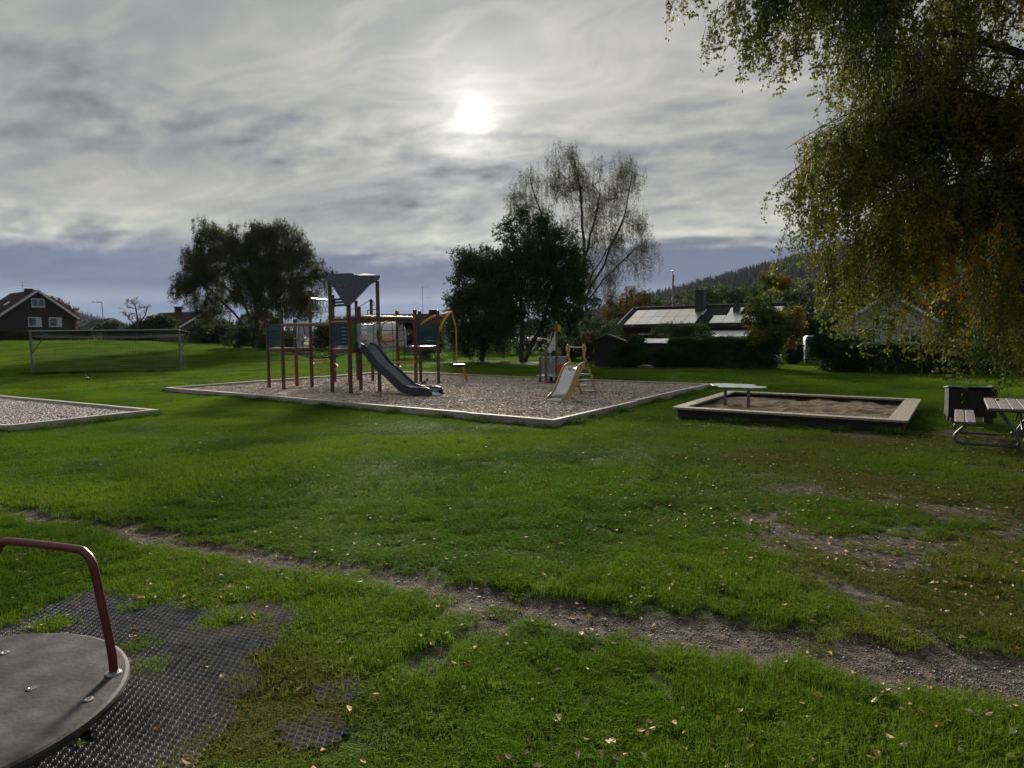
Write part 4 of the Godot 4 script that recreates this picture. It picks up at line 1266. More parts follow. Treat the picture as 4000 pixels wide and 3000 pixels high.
func edging(t: Node3D, poly: PackedVector2Array, top: float, w: float, h: float, length: float, m: Material) -> void:
	for i in poly.size():
		var a: Vector2 = poly[i]
		var b: Vector2 = poly[(i + 1) % poly.size()]
		var d := (b - a).normalized()
		var l := a.distance_to(b)
		var n := maxi(1, int(round(l / length)))
		for k in n:
			var p := a + d * (l * k / n + (w * 0.5 if k == 0 else 0.003))
			var q := a + d * (l * (k + 1) / n + (w * 0.5 - 0.003 if k == n - 1 else -0.003))
			var mb := MB.new()
			var tone := rr(0.82, 1.12)
			mb.col = Color(tone, tone, tone)
			var yy := top - h * 0.5 + rr(-0.012, 0.012)
			mb.beam(Vector3(p.x, yy, p.y) - O, Vector3(q.x, yy + rr(-0.004, 0.004), q.y) - O, w, h, 0.008)
			obj("plank", mb, m, t)

func make_beds() -> void:
	rng.seed = 700
	var b := poly_sheet(play_poly, 0.045, Color(0.22, 0.17, 0.125), M["chip"])
	var o := obj("play_surface", b, M["soil"])
	o.set_meta("kind", "structure")
	b = poly_sheet(left_poly, 0.045, Color(0.13, 0.105, 0.095), M["chip"])
	o = obj("gravel_surface", b, M["soil"])
	o.set_meta("kind", "structure")
	# wood chips
	var chips := []
	for k in 3:
		var m := MB.new()
		m.box(Vector3.ZERO, Vector3(0.068, 0.010, [0.024, 0.032, 0.018][k]), Basis(), 0.003)
		chips.append(m.mesh(M["chip"]))
	var tones := [Color(0.47, 0.385, 0.285), Color(0.40, 0.31, 0.22), Color(0.55, 0.48, 0.38), Color(0.26, 0.19, 0.135), Color(0.45, 0.41, 0.37), Color(0.48, 0.37, 0.26)]
	var xs := [[], [], []]
	var cs := [[], [], []]
	var n := 0
	while n < 62000:
		var p := Vector2(rr(-12.4, 6.9), rr(-34.0, -13.9))
		if not Geometry2D.is_point_in_polygon(p, play_poly): continue
		n += 1
		if p.y < -26.0 and rng.randf() < 0.35: continue
		var k := rng.randi() % 3
		var s := rr(0.65, 1.35)
		var y := 0.05 + nz2.get_noise_2d(p.x * 70.0, p.y * 70.0) * 0.03 + rr(0, 0.02)
		xs[k].append(Transform3D(Basis(Vector3.UP, rr(0, TAU)) * Basis(Vector3.RIGHT, rr(-0.6, 0.6)) * Basis(Vector3.FORWARD, rr(-0.45, 0.45)) * Basis.from_scale(Vector3.ONE * s), Vector3(p.x, y, p.y)))
		var g := nz.get_noise_2d(p.x * 18.0, p.y * 18.0)
		cs[k].append(jit(tones[rng.randi() % 6].lerp(Color(0.34, 0.32, 0.30), clampf(g + 0.25 + smoothstep(3.0, 6.5, p.x) * 0.35, 0.0, 0.7)), 0.25))
	var heap := stuff_root("wood_chips", "tan wood chips under the climbing frame")
	for k in 3: multi("chips", chips[k], xs[k], cs[k], heap)
	# rounded gravel of the left bed
	var st := MB.new()
	st.ball(Vector3.ZERO, Vector3(1, 0.62, 0.8), Basis(), 8)
	var sm := st.mesh(M["stone"])
	var gx := []
	var gc := []
	var gt := [Color(0.30, 0.24, 0.22), Color(0.24, 0.22, 0.22), Color(0.36, 0.31, 0.29), Color(0.20, 0.15, 0.14), Color(0.42, 0.39, 0.37)]
	while gx.size() < 15000:
		var p := Vector2(rr(-18.6, -8.8), rr(-21.3, -13.7))
		if not Geometry2D.is_point_in_polygon(p, left_poly): continue
		var s := rr(0.018, 0.034)
		gx.append(Transform3D(Basis(Vector3.UP, rr(0, TAU)) * Basis(Vector3.RIGHT, rr(-0.5, 0.5)) * Basis.from_scale(Vector3.ONE * s), Vector3(p.x, 0.05 + rr(0, 0.02), p.y)))
		gc.append(jit(gt[rng.randi() % 5], 0.25))
	var go := multi("gravel", sm, gx, gc)
	go.set_meta("kind", "stuff")
	go.set_meta("label", "pinkish gravel in the bed at the left edge")
	var t := thing("timber_edging", "low weathered timber edging round the wood chips under the play frame", "edging", Vector3(-2.7, 0, -24))
	edging(t, play_poly, 0.145, 0.13, 0.17, 2.4, M["grey_wood"])
	t = thing("timber_edging", "low weathered timber edging round the gravel bed at the left edge of the view", "edging", Vector3(-13, 0, -17.5))
	edging(t, left_poly, 0.145, 0.13, 0.17, 2.4, M["grey_wood"])
	# sandbox
	t = thing("sandbox", "square timber sandbox with wide plank rim, filled with trodden sand", "sandbox", Vector3(6.8, 0, -15.8))
	var mid := Vector2.ZERO
	for p in sand_poly: mid += p * 0.25
	var inner := PackedVector2Array()
	for p in sand_poly: inner.append(p + (mid - p).normalized() * 0.17)
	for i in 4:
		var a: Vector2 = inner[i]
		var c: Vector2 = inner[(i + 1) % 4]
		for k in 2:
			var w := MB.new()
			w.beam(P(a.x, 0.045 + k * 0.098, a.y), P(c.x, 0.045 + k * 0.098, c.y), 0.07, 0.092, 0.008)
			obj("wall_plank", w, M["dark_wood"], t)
	for i in 4:
		var a: Vector2 = sand_poly[i]
		var c: Vector2 = sand_poly[(i + 1) % 4]
		var d := (c - a).normalized()
		var nn := Vector2(-d.y, d.x)
		if (mid - a).dot(nn) < 0.0: nn = -nn
		var w0 := 0.27 if i != 1 else 0.34
		# mitred rim plank
		var d0 := (sand_poly[(i + 3) % 4] - a).normalized()
		var d1 := (sand_poly[(i + 2) % 4] - c).normalized()
		var ia := a + (d + d0) * (w0 / absf(d.cross(d0)))
		var ic := c + (-d + d1) * (w0 / absf(d.cross(d1)))
		var pl := MB.new()
		var tone := rr(0.85, 1.1)
		pl.col = Color(tone, tone, tone)
		var gap := d * 0.003
		pl.prism(PackedVector2Array([a + gap, c - gap, ic - gap, ia + gap]), 0.045, Transform3D(Basis(Vector3(1, 0, 0), Vector3(0, 0, 1), Vector3(0, -1, 0)), P(0, 0.222 + i * 0.0012, 0)), 0.006)
		obj("rim_plank", pl, M["sand_wood"], t)
	var sb := MB.new()
	var N := 90
	var at := func(u: float, v: float) -> Vector3:
		var p := inner[0].lerp(inner[1], u).lerp(inner[3].lerp(inner[2], u), v)
		var y := 0.10 + nz2.get_noise_2d(p.x * 95.0, p.y * 95.0) * 0.085 + nz.get_noise_2d(p.x * 30.0, p.y * 30.0) * 0.05 + nz2.get_noise_2d(p.x * 260.0, p.y * 260.0) * 0.035
		return P(p.x, y, p.y)
	for i in N:
		for j in N:
			var u := float(i) / N
			var v := float(j) / N
			var u2 := float(i + 1) / N
			var v2 := float(j + 1) / N
			var tone := 1.0 + nz2.get_noise_2d(i * 9.0, j * 9.0) * 0.35
			sb.col = Color(tone, tone, tone)
			sb.quad(at.call(u, v), at.call(u2, v), at.call(u2, v2), at.call(u, v2))
	var so := obj("sand", sb, M["sand"])
	so.position = O
	so.set_meta("kind", "structure")
	# sand table: three joined petals on two posts
	t = thing("sand_table", "pale petal shaped play table on two grey posts in the sandbox", "table", Vector3(5.62, 0, -17.2))
	var top := PackedVector2Array()
	var lobes := [Vector3(-0.24, -0.18, 0.34), Vector3(0.05, -0.52, 0.34), Vector3(0.0, 0.46, 0.34), Vector3(0.24, 0.08, 0.34), Vector3(-0.18, 0.2, 0.30)]
	for k in 72:
		var a := TAU * k / 72.0
		var dir := Vector2(cos(a), sin(a))
		var far := 0.0
		for L in lobes:
			var c := Vector2(L.x, L.y)
			var bq := dir.dot(c)
			var disc = bq * bq - c.length_squared() + L.z * L.z
			if disc >= 0.0: far = maxf(far, bq + sqrt(disc))
		top.append(dir * far)
	var tb := MB.new()
	var flat := Basis(Vector3(1, 0, 0), Vector3(0, 0, -1), Vector3(0, 1, 0))
	tb.prism(top, 0.018, Transform3D(Basis(Vector3.UP, 0.35) * flat, Vector3(-0.1, 0.60, 0.62)), 0.004)
	obj("table_top", tb, M["pale_board"], t)
	for p in [Vector3(5.25, 0, -16.55), Vector3(5.62, 0, -15.98)]:
		var lg := MB.new()
		lg.tube([p - O + Vector3(0, 0.0, 0), p - O + Vector3(0, 0.592, 0)], 0.038, 14)
		obj("leg", lg, M["galvanised"], t)

# ---------------------------------------------------------------- the play frame
const S := 0.55
var HX := Vector3(0.719, 0, 0.695)       # along a tower's front right edge
var HU := Vector3(0.695, 0, -0.719)      # away along its right

func corners(c: Vector3) -> Dictionary:
	return {"f": c + (HX - HU) * S, "l": c - (HX + HU) * S, "r": c + (HX + HU) * S, "b": c + (HU - HX) * S}

func post(t: Node3D, p: Vector3, h: float, cap := true) -> void:
	var prof := PackedVector2Array()
	for k in 4:
		var a := PI / 2 * k
		for q in [Vector2(0.05, -0.036), Vector2(0.05, -0.008), Vector2(0.044, -0.005), Vector2(0.044, 0.005), Vector2(0.05, 0.008), Vector2(0.05, 0.036), Vector2(0.036, 0.05)]:
			prof.append(q.rotated(a))
	var b := MB.new()
	var lo := 0.0
	var tone := rr(0.85, 1.2)
	b.col = Color(tone, tone, tone)
	var x := Transform3D(Basis(HX, HU, Vector3.UP), p - O + Vector3(0, (lo + h) * 0.5, 0))
	b.prism(prof, h - lo, x, 0.004)
	var o := obj("post", b, M["post_wood"], t)
	if cap:
		var c := MB.new()
		c.lathe([Vector2(0.066, -0.07), Vector2(0.071, -0.05), Vector2(0.073, 0.03), Vector2(0.066, 0.045), Vector2(0.0, 0.05)], 16, Transform3D(Basis(), p - O + Vector3(0, h, 0)))
		obj("cap", c, M["black_plastic"], o)

func slats(t: Node3D, a: Vector3, b: Vector3, y0: float, y1: float, n: int) -> void:
	# a railing of horizontal boards with slits between them, two battens and bolts
	var d := (b - a).normalized()
	var l := a.distance_to(b) - 0.13
	var m := (a + b) * 0.5 - O
	var z := d.cross(Vector3.UP)
	var bs := Basis(d, Vector3.UP, z)
	var h := (y1 - y0) / n
	for i in n:
		var s := MB.new()
		s.box(m + Vector3(0, y0 + h * (i + 0.5), 0), Vector3(l - 0.20, h - 0.026, 0.020), bs, 0.004)
		obj("slat", s, M["teal_board"], t)
	for k in [-1, 1]:
		var s := MB.new()
		s.box(m + d * k * (l * 0.5 - 0.05) + Vector3(0, (y0 + y1) * 0.5, 0), Vector3(0.1, y1 - y0, 0.024), bs, 0.004)
		obj("batten", s, M["teal_board"], t)
		for e in [y0 + 0.05, y1 - 0.05]:
			var q := MB.new()
			q.ball(m + d * k * (l * 0.5 - 0.05) + z * 0.013 + Vector3(0, e, 0), Vector3(0.014, 0.014, 0.008), bs, 8)
			obj("bolt", q, M["steel"], t)

func floor_of(t: Node3D, c: Vector3) -> void:
	var k := corners(c)
	var dk := MB.new()
	var bs := Basis(HX, Vector3.UP, HX.cross(Vector3.UP))
	dk.box(c - O + Vector3(0, 1.505, 0), Vector3(S * 2 - 0.02, 0.03, S * 2 - 0.02), bs, 0.005)
	obj("platform", dk, M["deck"], t)
	for e in [["l", "f"], ["f", "r"], ["r", "b"], ["b", "l"]]:
		var b := MB.new()
		var p: Vector3 = k[e[0]] - O + Vector3(0, 1.43, 0)
		var q: Vector3 = k[e[1]] - O + Vector3(0, 1.43, 0)
		var d := (q - p).normalized() * 0.05
		b.beam(p + d, q - d, 0.045, 0.115, 0.005)
		obj("floor_beam", b, M["beam_wood"], t)

func tubes(t: Node3D, called: String, p: Array, r: float, m: String, sides := 10) -> void:
	var q := []
	for e in p: q.append(e - O)
	var b := MB.new()
	b.tube(q, r, sides)
	obj(called, b, M[m], t)

func smooth(p: Array, n: int) -> Array:          # Catmull-Rom through the points
	var out := []
	for i in p.size() - 1:
		var a: Variant = p[maxi(i - 1, 0)]
		var b: Variant = p[i]
		var c: Variant = p[i + 1]
		var d: Variant = p[mini(i + 2, p.size() - 1)]
		for k in n:
			out.append(b.cubic_interpolate(c, a, d, float(k) / n))
	out.append(p[-1])
	return out

func make_tower() -> void:
	rng.seed = 720
	var t1 := Vector3(-8.06, 0, -24.5)
	var t2 := Vector3(-5.16, 0, -22.26)
	var t3 := Vector3(-3.62, 0, -26.08)
	var t4 := Vector3(-6.5, 0, -27.7)
	var t := thing("climbing_tower", "large timber play frame of four linked towers with dark curved slide and slate roof", "playground frame", Vector3(-5.8, 0, -25.0))
	var A := corners(t1)
	var E := corners(t2)
	var K := corners(t3)
	var F := corners(t4)
	post(t, A.l, 2.50); post(t, A.f, 2.84); post(t, A.b, 2.52); post(t, A.r, 3.52)
	post(t, E.l, 3.72, false); post(t, E.f, 2.96, false); post(t, E.r, 3.70, false); post(t, E.b, 2.9, false)
	post(t, F.l, 3.55); post(t, F.f, 3.5); post(t, F.r, 3.36); post(t, F.b, 3.36)
	for k in ["l", "f", "r", "b"]: post(t, K[k], 2.83)
	for c in [t1, t2, t3, t4]: floor_of(t, c)
	# slatted railings
	slats(t, A.l, A.f, 1.62, 2.35, 6)
	slats(t, E.l, E.f, 1.60, 2.30, 6)
	slats(t, K.f, K.r, 1.60, 2.33, 6)
	slats(t, F.l, F.f, 3.10, 3.46, 3)
	slats(t, F.b, F.l, 1.60, 2.30, 6)
	# round handrails
	var up := Vector3.UP
	tubes(t, "handrail", [A.f + up * 2.32, E.l + up * 2.31], 0.062, "rail_wood", 14)
	tubes(t, "handrail", [E.l + up * 2.36 + HX * 0.06, E.f + up * 2.36 - HX * 0.06], 0.045, "rail_wood", 14)
	tubes(t, "handrail", [A.r + up * 1.30, A.f + up * 1.30], 0.05, "rail_wood", 12)
	# monkey bar with green strap handles
	var m0: Vector3 = A.r + up * 3.28
	var m1: Vector3 = F.l + up * 3.36
	tubes(t, "monkey_bar", [m0, m1], 0.036, "steel")
	for i in 6:
		var p := m0.lerp(m1, (i + 1.0) / 7.0)
		var d := (m1 - m0).normalized()
		var s := MB.new()
		s.beam(p - O + Vector3(0, -0.03, 0), p - O + Vector3(0, -0.22, 0), 0.035, 0.022)
		var ho := obj("handle", s, M["dull_steel"], t)
		var w := MB.new()
		var z := d.cross(up) * 0.09
		w.tube([p - O - up * 0.2, p - O - up * 0.46 + z], 0.012, 6)
		w.tube([p - O - up * 0.2, p - O - up * 0.46 - z], 0.012, 6)
		obj("strap", w, M["green_board"], ho)
		var g := MB.new()
		g.tube([p - O - up * 0.46 - z * 1.1, p - O - up * 0.46 + z * 1.1], 0.021, 8)
		obj("grip", g, M["white_board"], ho)
	# yellow rungs, squiggle pole and net bars
	for y in [0.42, 0.94]:
		tubes(t, "rung", [A.l + up * y, A.b + up * y], 0.021, "yellow_paint")
	tubes(t, "rung", [A.b + up * 0.1 + HX * 0.13, A.b + up * 1.5 + HX * 0.13], 0.012, "yellow_paint")
	var q0: Vector3 = A.r + up * 0.52
	var q1: Vector3 = F.l + up * 0.94
	var dir := (q1 - q0).normalized()
	var sd := dir.cross(up).normalized()
	tubes(t, "squiggle_pole", smooth([q0, q0 + dir * 0.55 + sd * 0.22 + up * 0.02, q0 + dir * 1.15 + sd * 0.62 + up * 0.02, q0 + dir * 1.75 + sd * 0.34 + up * 0.14, q0 + dir * 1.72 - sd * 0.32 + up * 0.20, q1 - dir * 0.95 - sd * 0.62 + up * 0.02, q1 - dir * 0.4 - sd * 0.2, q1], 6), 0.026, "yellow_paint")
	for y in [2.58, 0.94]:
		tubes(t, "net_bar", [E.b + up * y, K.f + up * (y + 0.01)], 0.034, "yellow_paint", 12)
		var fl := MB.new()
		var dd: Vector3 = (K.f - E.b).normalized()
		fl.lathe([Vector2(0.0, 0.0), Vector2(0.075, 0.0), Vector2(0.075, 0.014), Vector2(0.0, 0.014)], 14, Transform3D(Basis(dd.cross(up), -dd, -up), K.f - O + up * y - dd * 0.07))
		obj("flange", fl, M["yellow_paint"], t)
	# climbing net under the bars
	var nb := MB.new()
	for u in [0.16, 0.36, 0.56, 0.76]:
		var a: Vector3 = E.b.lerp(K.f, u)
		var pts := []
		for k in 9:
			var v := k / 8.0
			pts.append(a + dir.cross(up) * sin(v * PI) * 0.02 + up * lerpf(2.56, 0.97, v) + (K.f - E.b).normalized() * (u - 0.45) * 0.26 * v - O)
		nb.tube(pts, 0.0125, 5)
	for y in [2.13, 1.75, 1.36]:
		var pts := []
		for k in 17:
			var u := k / 16.0
			pts.append(E.b.lerp(K.f, u) + up * (y - 0.03 * sin(u * PI) - 0.025 * absf(sin(u * PI * 5.0)) + 0.02) - O)
		nb.tube(pts, 0.0125, 5)
	obj("climbing_net", nb, M["rope"], t)
	# hanging rope bridge between the two front towers
	var rb := MB.new()
	var prof := [[0.0, 1.98, 0.24], [0.06, 1.62, 0.30], [0.2, 1.45, 0.25], [0.38, 1.40, 0.24], [0.56, 1.40, 0.24], [0.74, 1.42, 0.25], [0.92, 1.62, 0.30], [1.0, 1.98, 0.26]]
	var net := func(u: float, k: int) -> Vector3:
		var e: Array = prof[k]
		var a: Vector3 = A.f.lerp(A.r, e[0])
		var c: Vector3 = E.l.lerp(E.b, e[0])
		return a.lerp(c, u) + up * (e[1] - e[2] * 4.0 * u * (1.0 - u)) - O
	for k in 8:
		var pts := []
		for i in 15: pts.append(net.call(i / 14.0, k))
		rb.tube(pts, 0.0125, 5)
	for u in [0.14, 0.28, 0.42, 0.56, 0.7, 0.86]:
		var pts := []
		for k in 8: pts.append(net.call(u, k))
		rb.tube(pts, 0.0115, 5)
	for u in [0.21, 0.35, 0.49, 0.63, 0.78]:
		var pts := []
		for k in range(1, 7): pts.append(net.call(u, k) - up * 0.01)
		rb.tube(pts, 0.011, 5)
	obj("rope_bridge", rb, M["rope"], t)
	# grey entry boards with bent tube handles, left tower
	var bs := Basis(HX, up, HX.cross(up))
	var e0: Vector3 = A.b - O
	var g := MB.new()
	g.prism(PackedVector2Array([Vector2(0.04, 1.53), Vector2(0.56, 1.53), Vector2(0.60, 1.75), Vector2(0.58, 2.2), Vector2(0.54, 2.32), Vector2(-0.10, 2.34), Vector2(-0.10, 1.95), Vector2(0.02, 1.92)]), 0.02, Transform3D(bs, e0))
	obj("entry_board", g, M["grey_board"], t)
	g = MB.new()
	g.prism(PackedVector2Array([Vector2(0.74, 1.92), Vector2(1.05, 1.86), Vector2(1.05, 2.34), Vector2(0.70, 2.34), Vector2(0.68, 2.1)]), 0.02, Transform3D(bs, e0))
	obj("entry_board", g, M["grey_board"], t)
	for L in [[[0.2, 2.37], [0.42, 2.36], [0.54, 2.28], [0.555, 2.1], [0.555, 1.6]], [[0.86, 2.36], [0.70, 2.34], [0.655, 2.2], [0.66, 2.02], [0.74, 1.87], [0.9, 1.83], [1.04, 1.83]], [[-0.05, 1.84], [0.16, 1.84], [0.25, 1.9], [0.28, 2.06], [0.22, 2.3]]]:
		var pts := []
		for p in L: pts.append(e0 + O + HX * p[0] + up * p[1] - HX.cross(up) * -0.04)
		tubes(t, "grab_handle", smooth(pts, 5), 0.019, "steel")
	# right tower: grey board, handle, and the dark board that the tunnel opens through
	var e3: Vector3 = K.l - O
	var w3: Vector3 = (K.f - K.l).normalized()
	var b3 := Basis(w3, up, w3.cross(up))
	g = MB.new()
	g.prism(PackedVector2Array([Vector2(0.06, 1.53), Vector2(0.56, 1.53), Vector2(0.56, 2.05), Vector2(0.52, 2.16), Vector2(0.06, 2.28)]), 0.02, Transform3D(b3, e3))
	obj("entry_board", g, M["grey_board"], t)
	var hp := []
	for p in [[0.0, 2.32], [0.22, 2.31], [0.46, 2.24], [0.565, 2.14], [0.58, 1.95], [0.585, 1.56]]: hp.append(e3 + O + w3 * p[0] + up * p[1] + w3.cross(up) * 0.03)
	tubes(t, "grab_handle", smooth(hp, 5), 0.020, "steel")
	var c0: Vector3 = (F.f + F.r) * 0.5 + up * 2.01
	var c1: Vector3 = (K.l + K.b) * 0.5 + up * 2.01
	for e in [[F.f, F.r, c0], [K.l, K.b, c1]]:
		var p: Vector3 = e[0]
		var q: Vector3 = e[1]
		var d := (q - p).normalized()
		var ring := PackedVector2Array()
		var w := p.distance_to(q)
		# board with a round hole, as two halves butted on the centre line
		for half in 2:
			ring.clear()
			for k in 17:
				var a := -PI / 2 + PI * k / 16.0 if half == 0 else PI / 2 + PI * k / 16.0
				ring.append(Vector2(w * 0.5 + (0.001 if half == 0 else -0.001) + cos(a) * 0.43, 2.01 + sin(a) * 0.43))
			var sx := 1 if half == 0 else -1
			var edge := w * 0.5 + sx * (w * 0.5 - 0.055)
			if half == 0:
				ring.append(Vector2(w * 0.5 + 0.001, 2.62)); ring.append(Vector2(edge, 2.62)); ring.append(Vector2(edge, 1.53)); ring.append(Vector2(w * 0.5 + 0.001, 1.53))
			else:
				ring.append(Vector2(w * 0.5 - 0.001, 1.53)); ring.append(Vector2(edge, 1.53)); ring.append(Vector2(edge, 2.62)); ring.append(Vector2(w * 0.5 - 0.001, 2.62))
			var mb := MB.new()
			mb.prism(ring, 0.02, Transform3D(Basis(d, up, d.cross(up)), p - O))
			obj("tunnel_board", mb, M["slate_board"], t)
		var beam := MB.new()
		beam.beam(p - O + up * 2.66, q - O + up * 2.66, 0.05, 0.07, 0.004)
		obj("floor_beam", beam, M["beam_wood"], t)
	# steel tunnel
	var ax := (c1 - c0).normalized()
	var sx2 := ax.cross(up).normalized()
	var sy := sx2.cross(ax)
	var tun := MB.new()
	var len := c0.distance_to(c1)
	var tb := Basis(sx2, ax, sx2.cross(ax))
	tun.lathe([Vector2(0.45, 0.02), Vector2(0.45, len - 0.02)], 40, Transform3D(tb, c0 - O))
	tun.lathe([Vector2(0.435, len - 0.02), Vector2(0.435, 0.02)], 40, Transform3D(tb, c0 - O))
	obj("tunnel", tun, M["steel"], t)
	for u in [0.05, 0.56, 0.95]:
		var r := MB.new()
		r.lathe([Vector2(0.452, -0.02), Vector2(0.478, -0.018), Vector2(0.478, 0.018), Vector2(0.452, 0.02)], 40, Transform3D(tb, c0 - O + ax * len * u))
		obj("tunnel_ring", r, M["dull_steel"], t)
	# slide mouth: green board, two curved pale boards, bar
	var h0: Vector3 = E.f - O
	var wd := (E.r - E.f).normalized() as Vector3
	var bb := Basis(wd, up, wd.cross(up))
	g = MB.new()
	g.prism(PackedVector2Array([Vector2(0.07, 1.37), Vector2(0.27, 1.37), Vector2(0.27, 2.29), Vector2(0.07, 2.29)]), 0.022, Transform3D(bb, h0))
	obj("side_board", g, M["green_board"], t)
	g = MB.new()
	g.prism(PackedVector2Array([Vector2(0.90, 1.53), Vector2(1.03, 1.53), Vector2(1.03, 2.2), Vector2(0.90, 2.2)]), 0.022, Transform3D(bb, h0))
	obj("side_board", g, M["green_board"], t)
	var sl := Vector3(0.882, 0, 0.471)               # the slide's direction over ground
	var sw := Vector3(0.471, 0, -0.882)
	var start: Vector3 = (E.f + E.r) * 0.5
	var curve := PackedVector2Array([Vector2(0, 1.55), Vector2(0.06, 1.52), Vector2(0.2, 1.53), Vector2(0.26, 1.62), Vector2(0.24, 1.76), Vector2(0.19, 1.9), Vector2(0.2, 2.05), Vector2(0.27, 2.17), Vector2(0.30, 2.25), Vector2(0.25, 2.31), Vector2(0.08, 2.29), Vector2(-0.10, 2.29), Vector2(-0.12, 1.6)])
	for s in [-1, 1]:
		g = MB.new()
		g.prism(curve, 0.02, Transform3D(Basis((sl * 0.75 - sw * 0.66 * -s * 0.6).normalized(), up, (sl * 0.75 - sw * 0.66 * -s * 0.6).normalized().cross(up)), start - O + sw * 0.30 * s))
		obj("slide_board", g, M["pale_board"], t)
	g = MB.new()
	g.prism(PackedVector2Array([Vector2(0.33, 1.53), Vector2(0.9, 1.53), Vector2(0.9, 2.2), Vector2(0.33, 2.2)]), 0.02, Transform3D(bb, h0 - HX * 0.98))
	obj("entry_board", g, M["grey_board"], t)
	tubes(t, "grab_bar", [start - sw * 0.34 + up * 2.27 + sl * 0.1, start + sw * 0.36 + up * 2.27 + sl * 0.1], 0.019, "steel")
	# slide: two wavy sides, bed between, rolled steel lip
	var bed := smooth([Vector2(-0.1, 1.545), Vector2(0.12, 1.53), Vector2(0.38, 1.34), Vector2(0.72, 0.98), Vector2(1.05, 0.76), Vector2(1.40, 0.50), Vector2(1.72, 0.27), Vector2(2.1, 0.185), Vector2(2.5, 0.19), Vector2(2.72, 0.17), Vector2(2.80, 0.10)], 5)
	for s in [-1, 1]:
		var upper := []
		var lower := []
		for i in bed.size():
			var tg: Vector2 = (bed[mini(i + 1, bed.size() - 1)] - bed[maxi(i - 1, 0)]).normalized()
			var nn := Vector2(-tg.y, tg.x)
			var f := float(i) / (bed.size() - 1)
			var hi := 0.13 * smoothstep(1.0, 0.86, f) + 0.02
			var lo := 0.10 * smoothstep(1.02, 0.9, f) + 0.015
			upper.append(bed[i] + nn * hi); lower.append(bed[i] - nn * lo)
		g = MB.new()
		var o3: Vector3 = start - O + sw * 0.30 * s
		var hw := sw * 0.025
		for i in bed.size() - 1:
			var u0: Vector3 = o3 + sl * upper[i].x + up * upper[i].y
			var u1: Vector3 = o3 + sl * upper[i + 1].x + up * upper[i + 1].y
			var l0: Vector3 = o3 + sl * lower[i].x + up * maxf(lower[i].y, 0.015)
			var l1: Vector3 = o3 + sl * lower[i + 1].x + up * maxf(lower[i + 1].y, 0.015)
			var e := up * 0.012
			for q in [-1.0, 1.0]:
				g.out([u0 - e + hw * q, u1 - e + hw * q, l1 + hw * q, l0 + hw * q], (u0 + l1) * 0.5)
				g.out([u0 - e + hw * q, u1 - e + hw * q, u1 + hw * q * 0.55, u0 + hw * q * 0.55], (u0 + l1) * 0.5)
			g.out([u0 + hw * 0.55, u1 + hw * 0.55, u1 - hw * 0.55, u0 - hw * 0.55], (l0 + l1) * 0.5)
			g.out([l0 + hw, l1 + hw, l1 - hw, l0 - hw], (u0 + u1) * 0.5)
			if i == bed.size() - 2: g.out([u1 + hw, u1 - hw, l1 - hw, l1 + hw], u0)
		obj("slide_side", g, M["slate_board"], t)
	var sb := MB.new()
	for i in bed.size() - 6:
		var p: Vector2 = bed[i]
		var q: Vector2 = bed[i + 1]
		# dished bed: five strips across
		for k in 6:
			var f0 := -1.0 + k / 3.0
			var f1 := -1.0 + (k + 1) / 3.0
			var d0 := pow(absf(f0), 3.0) * 0.09
			var d1 := pow(absf(f1), 3.0) * 0.09
			var a := start - O + sl * p.x + sw * f0 * 0.275 + up * (p.y + d0)
			var b := start - O + sl * p.x + sw * f1 * 0.275 + up * (p.y + d1)
			var c := start - O + sl * q.x + sw * f1 * 0.275 + up * (q.y + d1)
			var d := start - O + sl * q.x + sw * f0 * 0.275 + up * (q.y + d0)
			sb.quad(a, d, c, b)
	obj("slide_bed", sb, M["slate_gloss"], t)
	var lip := MB.new()
	var lp := []
	for i in range(bed.size() - 7, bed.size()): lp.append(bed[i])
	lp.append_array([Vector2(2.80, 0.05), Vector2(2.74, 0.03)])
	for i in lp.size() - 1:
		var a = start - O + sl * lp[i].x - sw * 0.275 + up * (lp[i].y + 0.004)
		var b = start - O + sl * lp[i].x + sw * 0.275 + up * (lp[i].y + 0.004)
		var c = start - O + sl * lp[i + 1].x + sw * 0.275 + up * (lp[i + 1].y + 0.004)
		var d = start - O + sl * lp[i + 1].x - sw * 0.275 + up * (lp[i + 1].y + 0.004)
		lip.quad(a, d, c, b)
	obj("slide_lip", lip, M["steel"], t)
	tubes(t, "slide_foot", [start + sl * 2.55 - sw * 0.25 + up * 0.1, start + sl * 2.6 - sw * 0.27 + up * 0.0], 0.02, "galvanised", 8)
	# roof: a slate board that leans from the two tall posts down to the short front one, and an olive one behind
	var ra := Vector3(E.l.x, 3.84, E.l.z)
	var rw: Vector3 = (E.r - E.l).normalized()
	var low: Vector3 = Vector3(E.f.x, 2.93, E.f.z) - (E.l + E.r) * 0.5
	low.y = 2.90 - 3.84
	var rd := -low.normalized()
	var rn := rw.cross(rd)
	var wid: float = E.l.distance_to(E.r)
	var L1 := low.length()
	var ol := PackedVector2Array()
	for p in [[-0.09, 0.02], [0.10, 0.06], [0.45, 0.095], [0.70, 0.10], [0.80, 0.07], [0.88, 0.02], [1.0, -0.01], [1.35, 0.0], [1.66, 0.0], [1.665, -0.10], [1.63, -0.20], [1.54, -0.29], [1.40, -0.40], [0.88, -L1 - 0.05], [0.84, -L1 - 0.09], [0.70, -L1 - 0.09], [0.66, -L1 - 0.05], [0.14, -0.40], [0.02, -0.30], [-0.07, -0.17], [-0.10, -0.06]]:
		ol.append(Vector2(p[0], p[1]))
	g = MB.new()
	g.prism(ol, 0.022, Transform3D(Basis(rw, rd, rn), ra - O + rn * 0.07), 0.004)
	var rf := obj("roof_board", g, M["slate_board"], t)
